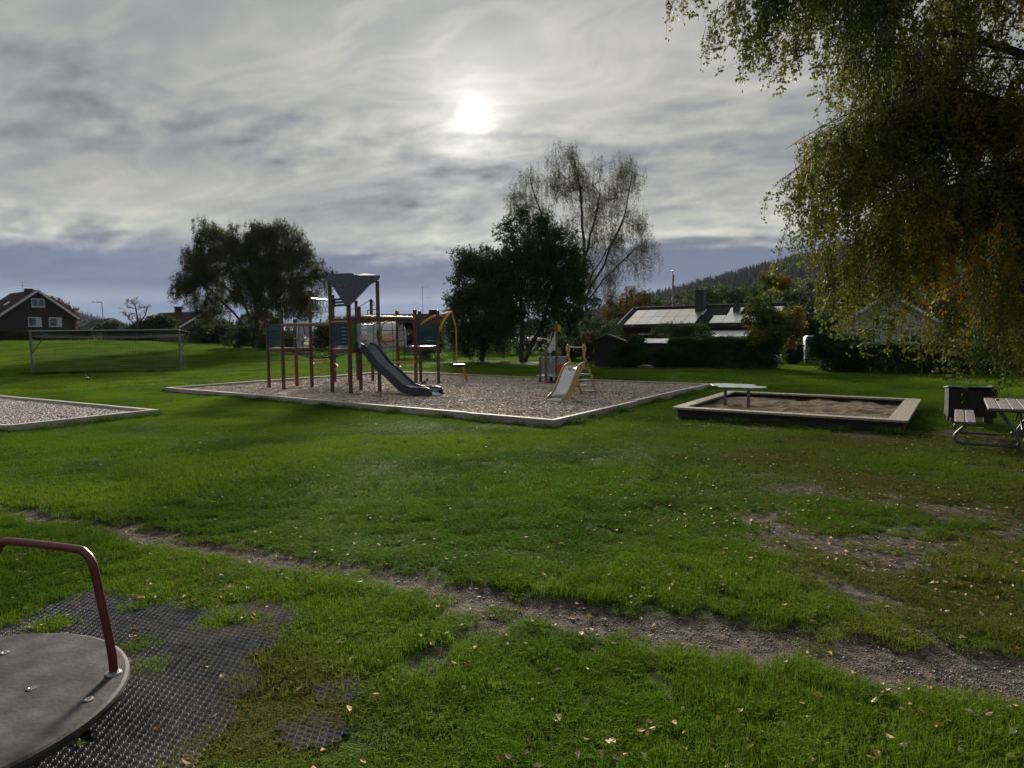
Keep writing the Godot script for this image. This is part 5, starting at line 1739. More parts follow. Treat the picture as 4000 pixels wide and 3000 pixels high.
	for p in [[-0.02, -0.03], [0.07, -0.12], [0.53, -0.03], [1.18, -0.13], [1.47, -0.12], [1.6, -0.05], [0.41, -0.46], [0.6, -0.46], [1.12, -0.46], [0.73, -L1 + 0.12], [0.81, -L1 + 0.12]]:
		var q := MB.new()
		q.ball(ra - O + rn * 0.083 + rw * p[0] + rd * p[1], Vector3(0.014, 0.014, 0.006), Basis(rw, rd, rn), 8)
		obj("bolt", q, M["steel"], rf)
	g = MB.new()
	var back := Vector3(E.b.x, 4.02, E.b.z) - Vector3((E.l.x + E.r.x) * 0.5, 3.84, (E.l.z + E.r.z) * 0.5)
	var bd := back.normalized()
	ol = PackedVector2Array()
	for p in [[0.72, 0.0], [0.80, 0.10], [0.9, 0.42], [1.0, 0.66], [1.1, 0.62], [1.66, 0.08], [1.66, 0.0]]:
		ol.append(Vector2(p[0], p[1]))
	g.prism(ol, 0.022, Transform3D(Basis(rw, bd, rw.cross(bd)), ra - O + Vector3(0, 0.015, 0)), 0.004)
	obj("roof_board", g, M["olive_board"], t)
	# rope rail with white hook up to the rear post
	tubes(t, "rope_rail", smooth([F.f + up * 2.98, F.f.lerp(F.r, 0.3) + up * 3.02, F.f.lerp(F.r, 0.7) + up * 3.22, F.r + up * 3.42], 5), 0.014, "rope", 6)
	tubes(t, "hook", smooth([F.r + up * 3.42, F.r + HX * 0.12 + up * 3.36, F.r + HX * 0.22 + up * 3.2, F.r + HX * 0.12 + up * 3.15], 4), 0.018, "steel", 8)
	# yellow arms that hold the top of the spinning seat
	var tip := Vector3(-2.36, 2.83, -26.9)
	tubes(t, "yellow_arm", smooth([K.b + up * 2.32, K.b.lerp(tip, 0.35) + up * (0.12 + 2.32 * 0.65), K.b.lerp(tip, 0.7) + up * (0.06 + 2.32 * 0.3), tip], 5), 0.045, "yellow_paint", 12)
	tubes(t, "yellow_arm", smooth([K.r + up * 1.95, K.r.lerp(tip, 0.3) + up * (0.14 + 1.95 * 0.7), K.r.lerp(tip, 0.7) + up * (0.14 + 1.95 * 0.3), tip + up * 0.02], 5), 0.042, "yellow_paint", 12)
	g = MB.new()
	g.prism(PackedVector2Array([Vector2(0, 0), Vector2(0.0, 0.36), Vector2(0.09, 0.33), Vector2(0.14, 0.24)]), 0.012, Transform3D(Basis((tip - K.r).slide(up).normalized(), up, (tip - K.r).slide(up).normalized().cross(up)), K.r - O + up * 1.95))
	obj("gusset", g, M["yellow_paint"], t)
	# spinning seat
	t = thing("spinning_seat", "black disc seat on a bent yellow pole beside the right hand tower", "playground spinner", Vector3(-2.1, 0, -26.9))
	tubes(t, "pole", smooth([Vector3(-2.35, 2.80, -26.9), Vector3(-2.31, 2.6, -26.9), Vector3(-2.22, 2.25, -26.9), Vector3(-2.20, 2.0, -26.9), Vector3(-2.20, 0.75, -26.9)], 4), 0.028, "yellow_paint", 10)
	g = MB.new()
	g.lathe([Vector2(0.0, -0.075), Vector2(0.20, -0.07), Vector2(0.235, -0.045), Vector2(0.25, 0.02), Vector2(0.235, 0.05), Vector2(0.0, 0.055)], 28, Transform3D(Basis(), P(-2.10, 0.72, -26.9)))
	obj("seat", g, M["black_plastic"], t)
	tubes(t, "foot_pole", smooth([Vector3(-1.97, 0.66, -26.95), Vector3(-1.93, 0.55, -27.0), Vector3(-1.87, 0.3, -27.1), Vector3(-1.83, 0.14, -27.15)], 4), 0.05, "yellow_paint", 12)
	tubes(t, "stub", [Vector3(-1.835, 0.15, -27.14), Vector3(-1.80, 0.02, -27.18)], 0.04, "galvanised", 10)

func make_small_slide() -> void:
	rng.seed = 740
	var t := thing("toddler_slide", "small cream and steel slide with two round headed uprights and a ladder", "slide", Vector3(1.8, 0, -19.9))
	var up := Vector3.UP
	var d := Vector3(0.417, 0, -0.909)
	var w := Vector3(0.909, 0, 0.417)
	var f := Vector3(1.15, 0, -18.46)
	var bs := Basis(d, up, d.cross(up))
	var side := PackedVector2Array()
	var upc := smooth([Vector2(0.0, 0.13), Vector2(0.08, 0.20), Vector2(0.25, 0.25), Vector2(0.45, 0.31), Vector2(0.68, 0.45), Vector2(1.02, 0.74), Vector2(1.30, 0.95), Vector2(1.46, 1.02), Vector2(1.72, 1.06), Vector2(2.0, 1.11)], 4)
	var loc := smooth([Vector2(2.0, 0.88), Vector2(1.72, 0.84), Vector2(1.56, 0.74), Vector2(1.25, 0.50), Vector2(0.95, 0.25), Vector2(0.66, 0.12), Vector2(0.36, 0.05), Vector2(0.16, 0.0), Vector2(0.06, 0.0), Vector2(0.0, 0.04)], 4)
	for p in upc: side.append(p)
	for p in loc: side.append(p)
	# upright with its round head, carried on down as the ladder's stile
	var neck := PackedVector2Array()
	var left := smooth([Vector2(1.95, 1.08), Vector2(1.86, 1.16), Vector2(1.73, 1.25), Vector2(1.74, 1.33)], 4)
	for p in left: neck.append(p)
	var hc := Vector2(1.84, 1.48)
	for k in 21:
		var a := -2.05 - k * (TAU - 0.95) / 20.0
		neck.append(hc + Vector2(cos(a) * 0.175, sin(a) * 0.135))
	var right := smooth([Vector2(1.97, 1.31), Vector2(1.93, 1.24), Vector2(2.03, 1.15), Vector2(2.14, 1.03), Vector2(2.20, 0.95), Vector2(2.34, 0.89), Vector2(2.46, 0.72), Vector2(2.61, 0.66), Vector2(2.74, 0.45), Vector2(2.90, 0.39), Vector2(3.02, 0.18), Vector2(3.17, 0.12), Vector2(3.22, 0.0)], 4)
	for p in right: neck.append(p)
	for p in [Vector2(3.03, 0.0), Vector2(2.05, 0.98), Vector2(2.0, 1.04)]: neck.append(p)
	for s in [-1, 1]:
		var o: Vector3 = f - O + w * 0.225 * s
		var b := MB.new()
		b.prism(side, 0.024, Transform3D(bs, o), 0.005)
		obj("side_panel", b, M["cream_board"], t)
		b = MB.new()
		b.prism(neck, 0.024, Transform3D(bs, o + w * 0.026 * s), 0.005)
		obj("upright", b, M["cream_board"], t)
		for k in 5:
			for e in [0.0, 0.055]:
				var u: float = 2.16 + k * 0.205 + e
				var q := MB.new()
				q.ball(o + d * (u + 0.03) + up * ((3.12 - u) * 0.98 - 0.05) + w * (0.04 * s), Vector3(0.012, 0.012, 0.012), Basis(), 8)
				obj("bolt", q, M["black_plastic"], t)
		var q2 := MB.new()
		q2.ball(o + d * 1.83 + up * 1.515 + w * (0.04 * s), Vector3(0.018, 0.018, 0.012), Basis(), 8)
		obj("bolt", q2, M["black_plastic"], t)
	var bar := MB.new()
	bar.tube([f - O + d * 1.83 + up * 1.515 - w * 0.23, f - O + d * 1.83 + up * 1.515 + w * 0.23], 0.019, 12)
	obj("grab_bar", bar, M["steel"], t)
	var red := MB.new()
	red.prism(PackedVector2Array([Vector2(1.94, 1.10), Vector2(2.08, 1.06), Vector2(2.06, 0.93)]), 0.012, Transform3D(bs, f - O + w * 0.272), 0.003)
	obj("red_plate", red, M["red_rail"], t)
	var ch := MB.new()
	var bed := smooth([Vector2(2.0, 0.93), Vector2(1.68, 0.93), Vector2(1.5, 0.90), Vector2(1.28, 0.78), Vector2(0.95, 0.48), Vector2(0.68, 0.28), Vector2(0.45, 0.18), Vector2(0.2, 0.15), Vector2(0.06, 0.14), Vector2(0.005, 0.10), Vector2(0.0, 0.03)], 5)
	for i in bed.size() - 1:
		for k in 6:
			var f0 := -1.0 + k / 3.0
			var f1 := -1.0 + (k + 1) / 3.0
			var fade := smoothstep(0.1, 0.35, (bed[i].x + bed[i + 1].x) * 0.5)
			var y0 := pow(absf(f0), 4.0) * 0.05 * fade
			var y1 := pow(absf(f1), 4.0) * 0.05 * fade
			var p: Vector2 = bed[i]
			var q: Vector2 = bed[i + 1]
			var base: Vector3 = f - O
			ch.quad(base + d * p.x + w * f0 * 0.212 + up * (p.y + y0), base + d * q.x + w * f0 * 0.212 + up * (q.y + y0), base + d * q.x + w * f1 * 0.212 + up * (q.y + y1), base + d * p.x + w * f1 * 0.212 + up * (p.y + y1))
	obj("chute", ch, M["steel"], t)
	for k in 5:
		var st := MB.new()
		var u := 2.24 + k * 0.19
		st.box(f - O + d * (u + 0.0) + up * (0.86 - k * 0.187), Vector3(0.10, 0.05, 0.45), Basis(d, up, d.cross(up)), 0.006)
		obj("step", st, M["dull_steel"], t)

func make_boat() -> void:
	rng.seed = 750
	var t := thing("play_boat", "small play boat with mast, white sail, red side board and grey perforated rail", "playground boat", Vector3(1.8, 0, -26.4))
	var up := Vector3.UP
	for q in [[1.09, -26.08, 1.05], [1.30, -25.62, 1.46], [1.72, -26.0, 2.35], [2.2, -26.95, 1.05], [2.75, -26.9, 0.77], [2.62, -26.45, 0.72]]:
		var b := MB.new()
		b.beam(P(q[0], 0.0, q[1]), P(q[0], q[2], q[1]), 0.085, 0.085, 0.006)
		var o := obj("post", b, M["boat_wood"], t)
		var c := MB.new()
		c.lathe([Vector2(0.064, 0.0), Vector2(0.064, 0.012), Vector2(0.0, 0.055)], 4, Transform3D(Basis(up, PI / 4), P(q[0], q[2], q[1])))
		obj("cap", c, M["dull_steel"], o)
	var deck := PackedVector2Array()
	for p in [[0.95, -26.35], [1.15, -25.85], [1.6, -25.62], [2.2, -25.65], [2.7, -26.0], [2.95, -26.6], [2.6, -27.1], [1.9, -27.2], [1.3, -26.95]]: deck.append(Vector2(p[0] - O.x, p[1] - O.z))
	var dk := MB.new()
	dk.prism(deck, 0.04, Transform3D(Basis(Vector3(1, 0, 0), Vector3(0, 0, 1), Vector3(0, -1, 0)), Vector3(0, 0.31, 0)), 0.006)
	obj("deck", dk, M["deck"], t)
	for q in [[1.55, -26.6], [2.3, -26.5], [1.9, -25.95]]:
		var l := MB.new()
		l.beam(P(q[0], 0.0, q[1]), P(q[0], 0.29, q[1]), 0.11, 0.11, 0.006)
		obj("leg", l, M["dark_wood"], t)
	# perforated rail: a grey board with a grid of dark holes cut as shallow cups
	var a := Vector3(1.14, 0, -26.12)
	var e := Vector3(2.16, 0, -26.9)
	var dd := (e - a).normalized()
	var b := MB.new()
	var bs := Basis(dd, up, dd.cross(up))
	var len := a.distance_to(e)
	b.box((a + e) * 0.5 - O + up * 0.69, Vector3(len, 0.62, 0.02), bs, 0.004)
	var rail := obj("rail_board", b, M["grey_board"], t)
	var holes := MB.new()
	for i in 14:
		for j in 9:
			if (i + j) % 2 == 0: continue
			holes.ball(a + dd * (0.28 + i * 0.045) + up * (0.46 + j * 0.05) + dd.cross(up) * 0.008 - O, Vector3(0.011, 0.011, 0.004), bs, 6)
	var ho := obj("hole", holes, M["black_plastic"], rail)
	ho.set_meta("kind", "stuff")
	tubes(t, "rail", [a + up * 1.02, e + up * 1.02], 0.022, "steel")
	tubes(t, "rail", [a + up * 0.37, e + up * 0.37], 0.014, "steel")
	tubes(t, "rail", [Vector3(2.62, 0.68, -26.45), Vector3(2.2, 0.66, -25.8)], 0.02, "steel")
	# red board with corner plates and three holes
	var r0 := Vector3(1.74, 0, -25.92)
	var r1 := Vector3(2.35, 0, -25.62)
	var rd := (r1 - r0).normalized()
	var rb := Basis(rd, up, rd.cross(up))
	b = MB.new()
	b.box((r0 + r1) * 0.5 - O + up * 0.57, Vector3(r0.distance_to(r1), 0.40, 0.022), rb, 0.01)
	var red := obj("red_board", b, M["red_board"], t)
	for p in [[0.24, 0.60], [0.36, 0.60], [0.30, 0.50]]:
		var h := MB.new()
		h.ball(r0 - O + rd * p[0] + up * p[1] + rd.cross(up) * 0.009, Vector3(0.016, 0.016, 0.006), rb, 8)
		obj("hole", h, M["black_plastic"], red)
	for p in [[0.02, 0.74], [0.02, 0.40], [0.64, 0.74], [0.64, 0.40]]:
		var h := MB.new()
		h.box(r0 - O + rd * p[0] + up * p[1], Vector3(0.05, 0.05, 0.034), rb, 0.006)
		obj("corner_plate", h, M["dull_steel"], red)
	# sail, flag
	var sd := Vector3(0.62, 0, -0.30).normalized()
	var sp := PackedVector2Array()
	for p in smooth([Vector2(-0.045, 2.16), Vector2(-0.09, 1.98), Vector2(-0.22, 1.66), Vector2(-0.36, 1.44), Vector2(-0.44, 1.36)], 4): sp.append(p)
	for p in smooth([Vector2(-0.44, 1.30), Vector2(-0.38, 1.21), Vector2(-0.26, 1.20), Vector2(-0.20, 1.28), Vector2(-0.10, 1.30), Vector2(-0.035, 1.40), Vector2(-0.03, 1.55)], 4): sp.append(p)
	b = MB.new()
	b.prism(sp, 0.018, Transform3D(Basis(sd, up, sd.cross(up)), P(1.74, 0, -26.0)), 0.004)
	var sail := obj("sail", b, M["white_board"], t)
	for p in [[-0.055, 1.9], [-0.055, 1.48], [-0.41, 1.33]]:
		var h := MB.new()
		h.ball(P(1.74, 0, -26.0) + sd * p[0] + up * p[1] + sd.cross(up) * 0.008, Vector3(0.017, 0.017, 0.008), Basis(sd, up, sd.cross(up)), 8)
		obj("bolt", h, M["black_plastic"], sail)
	var fp := PackedVector2Array([Vector2(0.04, 2.30), Vector2(0.11, 2.30), Vector2(0.155, 2.27), Vector2(0.175, 2.2), Vector2(0.17, 2.1), Vector2(0.14, 2.03), Vector2(0.08, 2.02), Vector2(0.04, 2.03)])
	b = MB.new()
	b.prism(fp, 0.018, Transform3D(Basis(sd, up, sd.cross(up)), P(1.74, 0, -26.0)), 0.004)
	var flag := obj("flag", b, M["flag_board"], t)
	for y in [2.24, 2.09]:
		var h := MB.new()
		h.ball(P(1.74, 0, -26.0) + sd * 0.07 + up * y + sd.cross(up) * 0.008, Vector3(0.014, 0.014, 0.008), Basis(sd, up, sd.cross(up)), 8)
		obj("bolt", h, M["black_plastic"], flag)
	# wheel on its stalk
	b = MB.new()
	var rim := []
	for k in 21: rim.append(P(1.5, 1.17, -26.2) + Vector3(cos(TAU * k / 20.0) * 0.14, sin(TAU * k / 20.0) * 0.03, sin(TAU * k / 20.0) * 0.14))
	b.tube(rim, 0.018, 8, false)
	for k in 3: b.tube([P(1.5, 1.15, -26.2), rim[k * 7]], 0.012, 6)
	obj("steering_wheel", b, M["black_plastic"], t)
	b = MB.new()
	b.prism(PackedVector2Array([Vector2(-0.05, 0.75), Vector2(0.05, 0.75), Vector2(0.06, 1.0), Vector2(0.035, 1.15), Vector2(-0.03, 1.15)]), 0.02, Transform3D(Basis(sd, up, sd.cross(up)), P(1.5, 0, -26.2)), 0.004)
	obj("wheel_stalk", b, M["pale_board"], t)
	for q in [[1.28, -25.45, "red_board", 0.075], [1.5, -25.5, "black_plastic", 0.07], [1.64, -25.5, "black_plastic", 0.075], [1.9, -25.45, "red_board", 0.065]]:
		b = MB.new()
		b.ball(P(q[0], q[3] + 0.01, q[1]), Vector3.ONE * q[3], Basis(), 12)
		obj("buffer", b, M[q[2]], t)

func make_roundabout() -> void:
	var t := thing("merry_go_round", "flat grey merry-go-round disc with a dark red handrail in the near left corner", "roundabout", Vector3(-2.54, 0, -2.81))
	var b := MB.new()
	b.lathe([Vector2(0.30, 0.10), Vector2(0.62, 0.17), Vector2(0.725, 0.225), Vector2(0.755, 0.25), Vector2(0.764, 0.272), Vector2(0.760, 0.286), Vector2(0.745, 0.292), Vector2(0.0, 0.292)], 96, Transform3D())
	obj("disc", b, M["disc"], t)
	b = MB.new()
	b.lathe([Vector2(0.24, 0.0), Vector2(0.26, 0.10), Vector2(0.31, 0.105)], 32, Transform3D())
	obj("pedestal", b, M["black_plastic"], t)
	for k in 4:
		var a := 0.1 + TAU * k / 4.0
		var r := 0.66 if k % 2 == 0 else 0.52
		b = MB.new()
		b.lathe([Vector2(0.021, 0.0), Vector2(0.020, 0.004), Vector2(0.011, 0.005), Vector2(0.008, 0.002), Vector2(0.0, 0.002)], 14, Transform3D(Basis(), Vector3(cos(a) * r, 0.292, -sin(a) * r)))
		obj("bolt", b, M["dull_steel"], t)
	b = MB.new()
	b.lathe([Vector2(0.021, 0.0), Vector2(0.020, 0.004), Vector2(0.011, 0.005), Vector2(0.008, 0.002), Vector2(0.0, 0.002)], 14, Transform3D(Basis(), Vector3(0.335, 0.292, -0.165)))
	obj("bolt", b, M["steel"], t)
	# handrail: a tube bent over twice, its two feet on the rim
	var p0 := Vector3(0.63, 0.29, -0.30)
	var q0 := Vector3(-0.12, 0.29, -0.50)
	var dir := (q0 - p0).normalized()
	b = MB.new()
	b.tube(smooth([p0, p0 + Vector3(0, 0.13, 0) + dir * 0.01, p0 + Vector3(0, 0.46, 0) + dir * 0.075, p0 + Vector3(0, 0.535, 0) + dir * 0.095, p0 + Vector3(0, 0.577, 0) + dir * 0.135, p0 + Vector3(0, 0.592, 0) + dir * 0.20, q0 + Vector3(0, 0.60, 0) - dir * 0.20, q0 + Vector3(0, 0.585, 0) - dir * 0.135, q0 + Vector3(0, 0.54, 0) - dir * 0.095, q0 + Vector3(0, 0.47, 0) - dir * 0.075, q0 + Vector3(0, 0.13, 0) - dir * 0.01, q0], 6), 0.0195, 16)
	obj("handrail", b, M["red_rail"], t)
	for p in [p0, q0]:
		b = MB.new()
		b.lathe([Vector2(0.036, 0.0), Vector2(0.034, 0.006), Vector2(0.024, 0.008), Vector2(0.024, 0.012), Vector2(0.0, 0.012)], 18, Transform3D(Basis(), p + Vector3(0, 0.002, 0)))
		obj("foot_plate", b, M["dull_steel"], t)
	# open rubber matting that the turf has half overgrown
	t = thing("rubber_mat", "black honeycomb rubber matting half overgrown with turf beside the merry-go-round", "rubber mat", Vector3(-2.4, 0, -3.5))
	var cell := MB.new()
	var R := 0.0225
	for k in 8:
		var a := TAU * k / 8.0
		var c := TAU * (k + 1) / 8.0
		var o0 := Vector3(cos(a), 0, sin(a)) * R
		var o1 := Vector3(cos(c), 0, sin(c)) * R
		var i0 := Vector3(cos(a) * 0.0165, 0, sin(a) * 0.0125)
		var i1 := Vector3(cos(c) * 0.0165, 0, sin(c) * 0.0125)
		var up := Vector3(0, 0.022, 0)
		var r0 := i0.lerp(o0, 0.45) + Vector3(0, 0.0255, 0)
		var r1 := i1.lerp(o1, 0.45) + Vector3(0, 0.0255, 0)
		cell.quad(o0 + up * 0.9, r0, r1, o1 + up * 0.9)
		cell.quad(r0, i0 + up * 0.9, i1 + up * 0.9, r1)
		cell.quad(i0 + up * 0.9, i0, i1, i1 + up * 0.9)
	var xs := []
	var cs := []
	rng.seed = 760
	var turn := 0.42
	for i in range(-50, 50):
		for j in range(-58, 58):
			var p := Vector2(i * 0.041 + (0.0205 if j % 2 else 0.0), j * 0.036).rotated(turn) + Vector2(-2.3, -3.4)
			if p.x < -4.1 or p.x > -0.7 or p.y < -5.15 or p.y > -2.0: continue
			var gm := grid_mat(p.x, p.y)
			if gm < 0.5 and maxf(maxf(grid_mat(p.x + 0.06, p.y), grid_mat(p.x - 0.06, p.y)), maxf(grid_mat(p.x, p.y + 0.06), grid_mat(p.x, p.y - 0.06))) < 0.5: continue
			xs.append(Transform3D(Basis(Vector3.UP, -turn) * Basis.from_scale(Vector3(1, rr(0.9, 1.05), 1)), Vector3(p.x, gh(p.x, p.y) - 0.004 + nz.get_noise_2d(p.x * 120.0, p.y * 120.0) * 0.006, p.y) - O))
			var k := rr(0.7, 1.3)
			var dirt := clampf(nz2.get_noise_2d(p.x * 90.0, p.y * 90.0) * 1.5 + 0.15, 0.0, 0.7)
			cs.append(Color(k, k, k).lerp(Color(1.9, 1.65, 1.35), dirt))
	var o := multi("mat_cell", cell.mesh(M["rubber"]), xs, cs, t)
	o.set_meta("kind", "stuff")

func make_picnic() -> void:
	rng.seed = 770
	var up := Vector3.UP
	var L := Vector3(0.55, 0, -0.835)
	var W := Vector3(0.835, 0, 0.55)
	var a := Vector3(7.63, 0, -10.76)
	var t := thing("picnic_table", "weathered picnic table with bench on bent galvanised tubes at the right edge", "picnic table", a)
	var bs := Basis(W, up, -L)
	for k in 6:
		var b := MB.new()
		var tone := rr(0.8, 1.15)
		b.col = Color(tone, tone * rr(0.96, 1.0), tone * rr(0.96, 1.02))
		b.box(W * (0.075 + k * 0.158) + L * (1.0 + rr(-0.012, 0.012)) + up * 0.635, Vector3(0.146, 0.045, 2.05), bs, 0.007)
		var pl := obj("table_plank", b, M["table_wood"], t)
		if k == 2:
			b = MB.new()
			b.lathe([Vector2(0.028, 0.0), Vector2(0.028, 0.002), Vector2(0.0, 0.002)], 14, Transform3D(Basis(), W * (0.075 + k * 0.158) + L * 0.85 + up * 0.6575))
			obj("umbrella_hole", b, M["black_plastic"], pl)
	for s in [[-0.44, 0], [-0.285, 0], [1.23, 0], [1.385, 0]]:
		var b := MB.new()
		var tone := rr(0.8, 1.15)
		b.col = Color(tone, tone * rr(0.96, 1.0), tone * rr(0.96, 1.02))
		b.box(W * (s[0] + 0.07) + L * 1.0 + up * 0.395, Vector3(0.14, 0.045, 2.05), bs, 0.007)
		obj("bench_plank", b, M["table_wood"], t)
	for l in [0.28, 1.72]:
		# each end: a bent tube from the bench down, along the ground and up to the top, on both sides
		for s in [1, -1]:
			var c = W * 0.475 + L * l
			var b := MB.new()
			b.tube(smooth([c - W * s * 0.70 + up * 0.37, c - W * s * 0.82 + up * 0.26, c - W * s * 0.905 + up * 0.14, c - W * s * 0.88 + up * 0.055, c - W * s * 0.78 + up * 0.025, c - W * s * 0.35 + up * 0.022, c - W * s * 0.10 + up * 0.03, c - W * s * 0.035 + up * 0.10, c - W * s * 0.09 + up * 0.24, c - W * s * 0.33 + up * 0.61], 5), 0.024, 12)
			obj("leg_tube", b, M["galvanised"], t)
		var b := MB.new()
		b.beam(W * 0.05 + L * l + up * 0.592, W * 0.90 + L * l + up * 0.592, 0.05, 0.04)
		obj("bearer", b, M["dark_wood"], t)
		for s in [-0.44, 1.23]:
			b = MB.new()
			b.beam(W * (s + 0.01) + L * l + up * 0.362, W * (s + 0.29) + L * l + up * 0.362, 0.05, 0.022)
			obj("bearer", b, M["galvanised"], t)
	tubes(t, "brace", [a + W * 0.475 + L * 0.28 + up * 0.3, a + W * 0.475 + L * 1.0 + up * 0.585], 0.016, "galvanised", 8)
	tubes(t, "brace", [a + W * 0.475 + L * 1.72 + up * 0.3, a + W * 0.475 + L * 1.0 + up * 0.585], 0.016, "galvanised", 8)
	# black bin
	t = thing("waste_bin", "black tarred box bin with pale lid on timber feet between the sandbox and picnic table", "bin", Vector3(9.38, 0, -13.75))
	t.rotation.y = -0.42
	O = Vector3.ZERO
	var body := MB.new()
	# slightly tapered box: boards at the front, leaning back at the top
	for k in 5:
		var b := MB.new()
		var x := -0.31 + k * 0.155
		b.beam(Vector3(x, 0.16, 0.26), Vector3(x, 0.72, 0.20), 0.02, 0.150, 0.004)
		obj("board", b, M["tarred"], t)
	for s in [-1, 1]:
		var b := MB.new()
		b.prism(PackedVector2Array([Vector2(-0.27, 0.16), Vector2(0.25, 0.16), Vector2(0.19, 0.72), Vector2(-0.24, 0.72)]), 0.02, Transform3D(Basis(Vector3(0, 0, 1), up, Vector3(-1, 0, 0)), Vector3(0.40 * s, 0, 0)))
		obj("side_board", b, M["tarred"], t)
	body.box(Vector3(0, 0.44, -0.26), Vector3(0.78, 0.56, 0.02))
	obj("board", body, M["tarred"], t)
	var lid := MB.new()
	lid.box(Vector3(-0.06, 0.745, -0.03), Vector3(0.74, 0.03, 0.56), Basis(Vector3.RIGHT, -0.10), 0.006)
	obj("lid", lid, M["grey_wood"], t)
	lid = MB.new()
	lid.box(Vector3(0.375, 0.76, -0.02), Vector3(0.13, 0.04, 0.56), Basis(Vector3.RIGHT, -0.10), 0.006)
	obj("lid_batten", lid, M["sand_wood"], t)
	for s in [-1, 1]:
		for z in [0.18, -0.2]:
			var b := MB.new()
			b.box(Vector3(0.32 * s, 0.085, z), Vector3(0.09, 0.17, 0.09), Basis(), 0.006)
			obj("foot", b, M["beam_wood"], t)
	t = thing("paving_slab", "small pale slab lying in the leaves beside the picnic table", "slab", Vector3(9.0, 0.0, -12.9), 0.5)
	var pb := MB.new()
	pb.box(Vector3(0, 0.02, 0), Vector3(0.16, 0.035, 0.1), Basis(), 0.008)
	obj("slab", pb, M["sand_wood"], t)

func make_goal() -> void:
	rng.seed = 780
	var up := Vector3.UP
	var a := Vector3(-26.0, gh(-26.0, -36.55), -36.55)
	var b := Vector3(-18.55, gh(-18.55, -37.75), -37.75)
	var t := thing("football_goal", "grey steel football goal with sagging net at the near side of the field", "goal", a)
	var d := (b - a).slide(up).normalized()
	var n := d.cross(up)                  # towards us is +n or -n; the net hangs away from the field's mouth
	if n.z > 0.0: n = -n
	var h := 2.34
	tubes(t, "post", [a + up * -0.1, a + up * h], 0.052, "galvanised", 12)
	tubes(t, "post", [b + up * -0.1, b + up * h], 0.052, "galvanised", 12)
	tubes(t, "crossbar", [a + up * h - d * 0.05, b + up * h + d * 0.05], 0.052, "galvanised", 12)
	for p in [a, b]:
		tubes(t, "stay", [p + up * 1.12, p + up * (h - 0.12) + n * 1.15 + d * 0.25], 0.035, "black_plastic", 8)
		tubes(t, "stay", [p + up * h, p + up * (h - 0.12) + n * 1.15 + d * 0.25], 0.012, "rope", 6)
	var net := MB.new()
	var w := a.distance_to(b)
	var cols := 50
	var grid := func(u: float, v: float) -> Vector3:
		# v: 0 at the crossbar, 0.28 where it leaves the stays, 1 on the ground
		var back := 1.1 * smoothstep(0.0, 0.3, v) + 0.12 * v
		var y := h - 0.16 * smoothstep(0.0, 0.3, v) - 0.22 * sin(clampf(v / 0.3, 0.0, 1.0) * PI) if v < 0.3 else lerpf(h - 0.16, 0.02, (v - 0.3) / 0.7)
		back -= 0.35 * sin(u * PI) * smoothstep(0.2, 0.8, v)
		y -= 0.10 * sin(u * PI) * (1.0 - v)
		return a - O + d * w * u + n * back + up * y
	for i in cols + 1:
		var pts := []
		for k in 11: pts.append(grid.call(i / float(cols), k / 10.0))
		net.tube(pts, 0.004, 3, false)
	for k in range(1, 23):
		var pts := []
		for i in 26: pts.append(grid.call(i / 25.0, k / 22.0))
		net.tube(pts, 0.004, 3, false)
	for s in 2:
		for k in range(1, 9):
			var p: Vector3 = (a if s == 0 else b) - O
			net.tube([p + up * (h - 0.1), p + up * 0.02 + n * k * 0.16], 0.004, 3, false)
			net.tube([p + up * (h * k / 9.0), p + up * (h * k / 9.0) + n * 1.15 * (1.0 - 0.05 * k)], 0.004, 3, false)
	obj("net", net, M["net"], t)

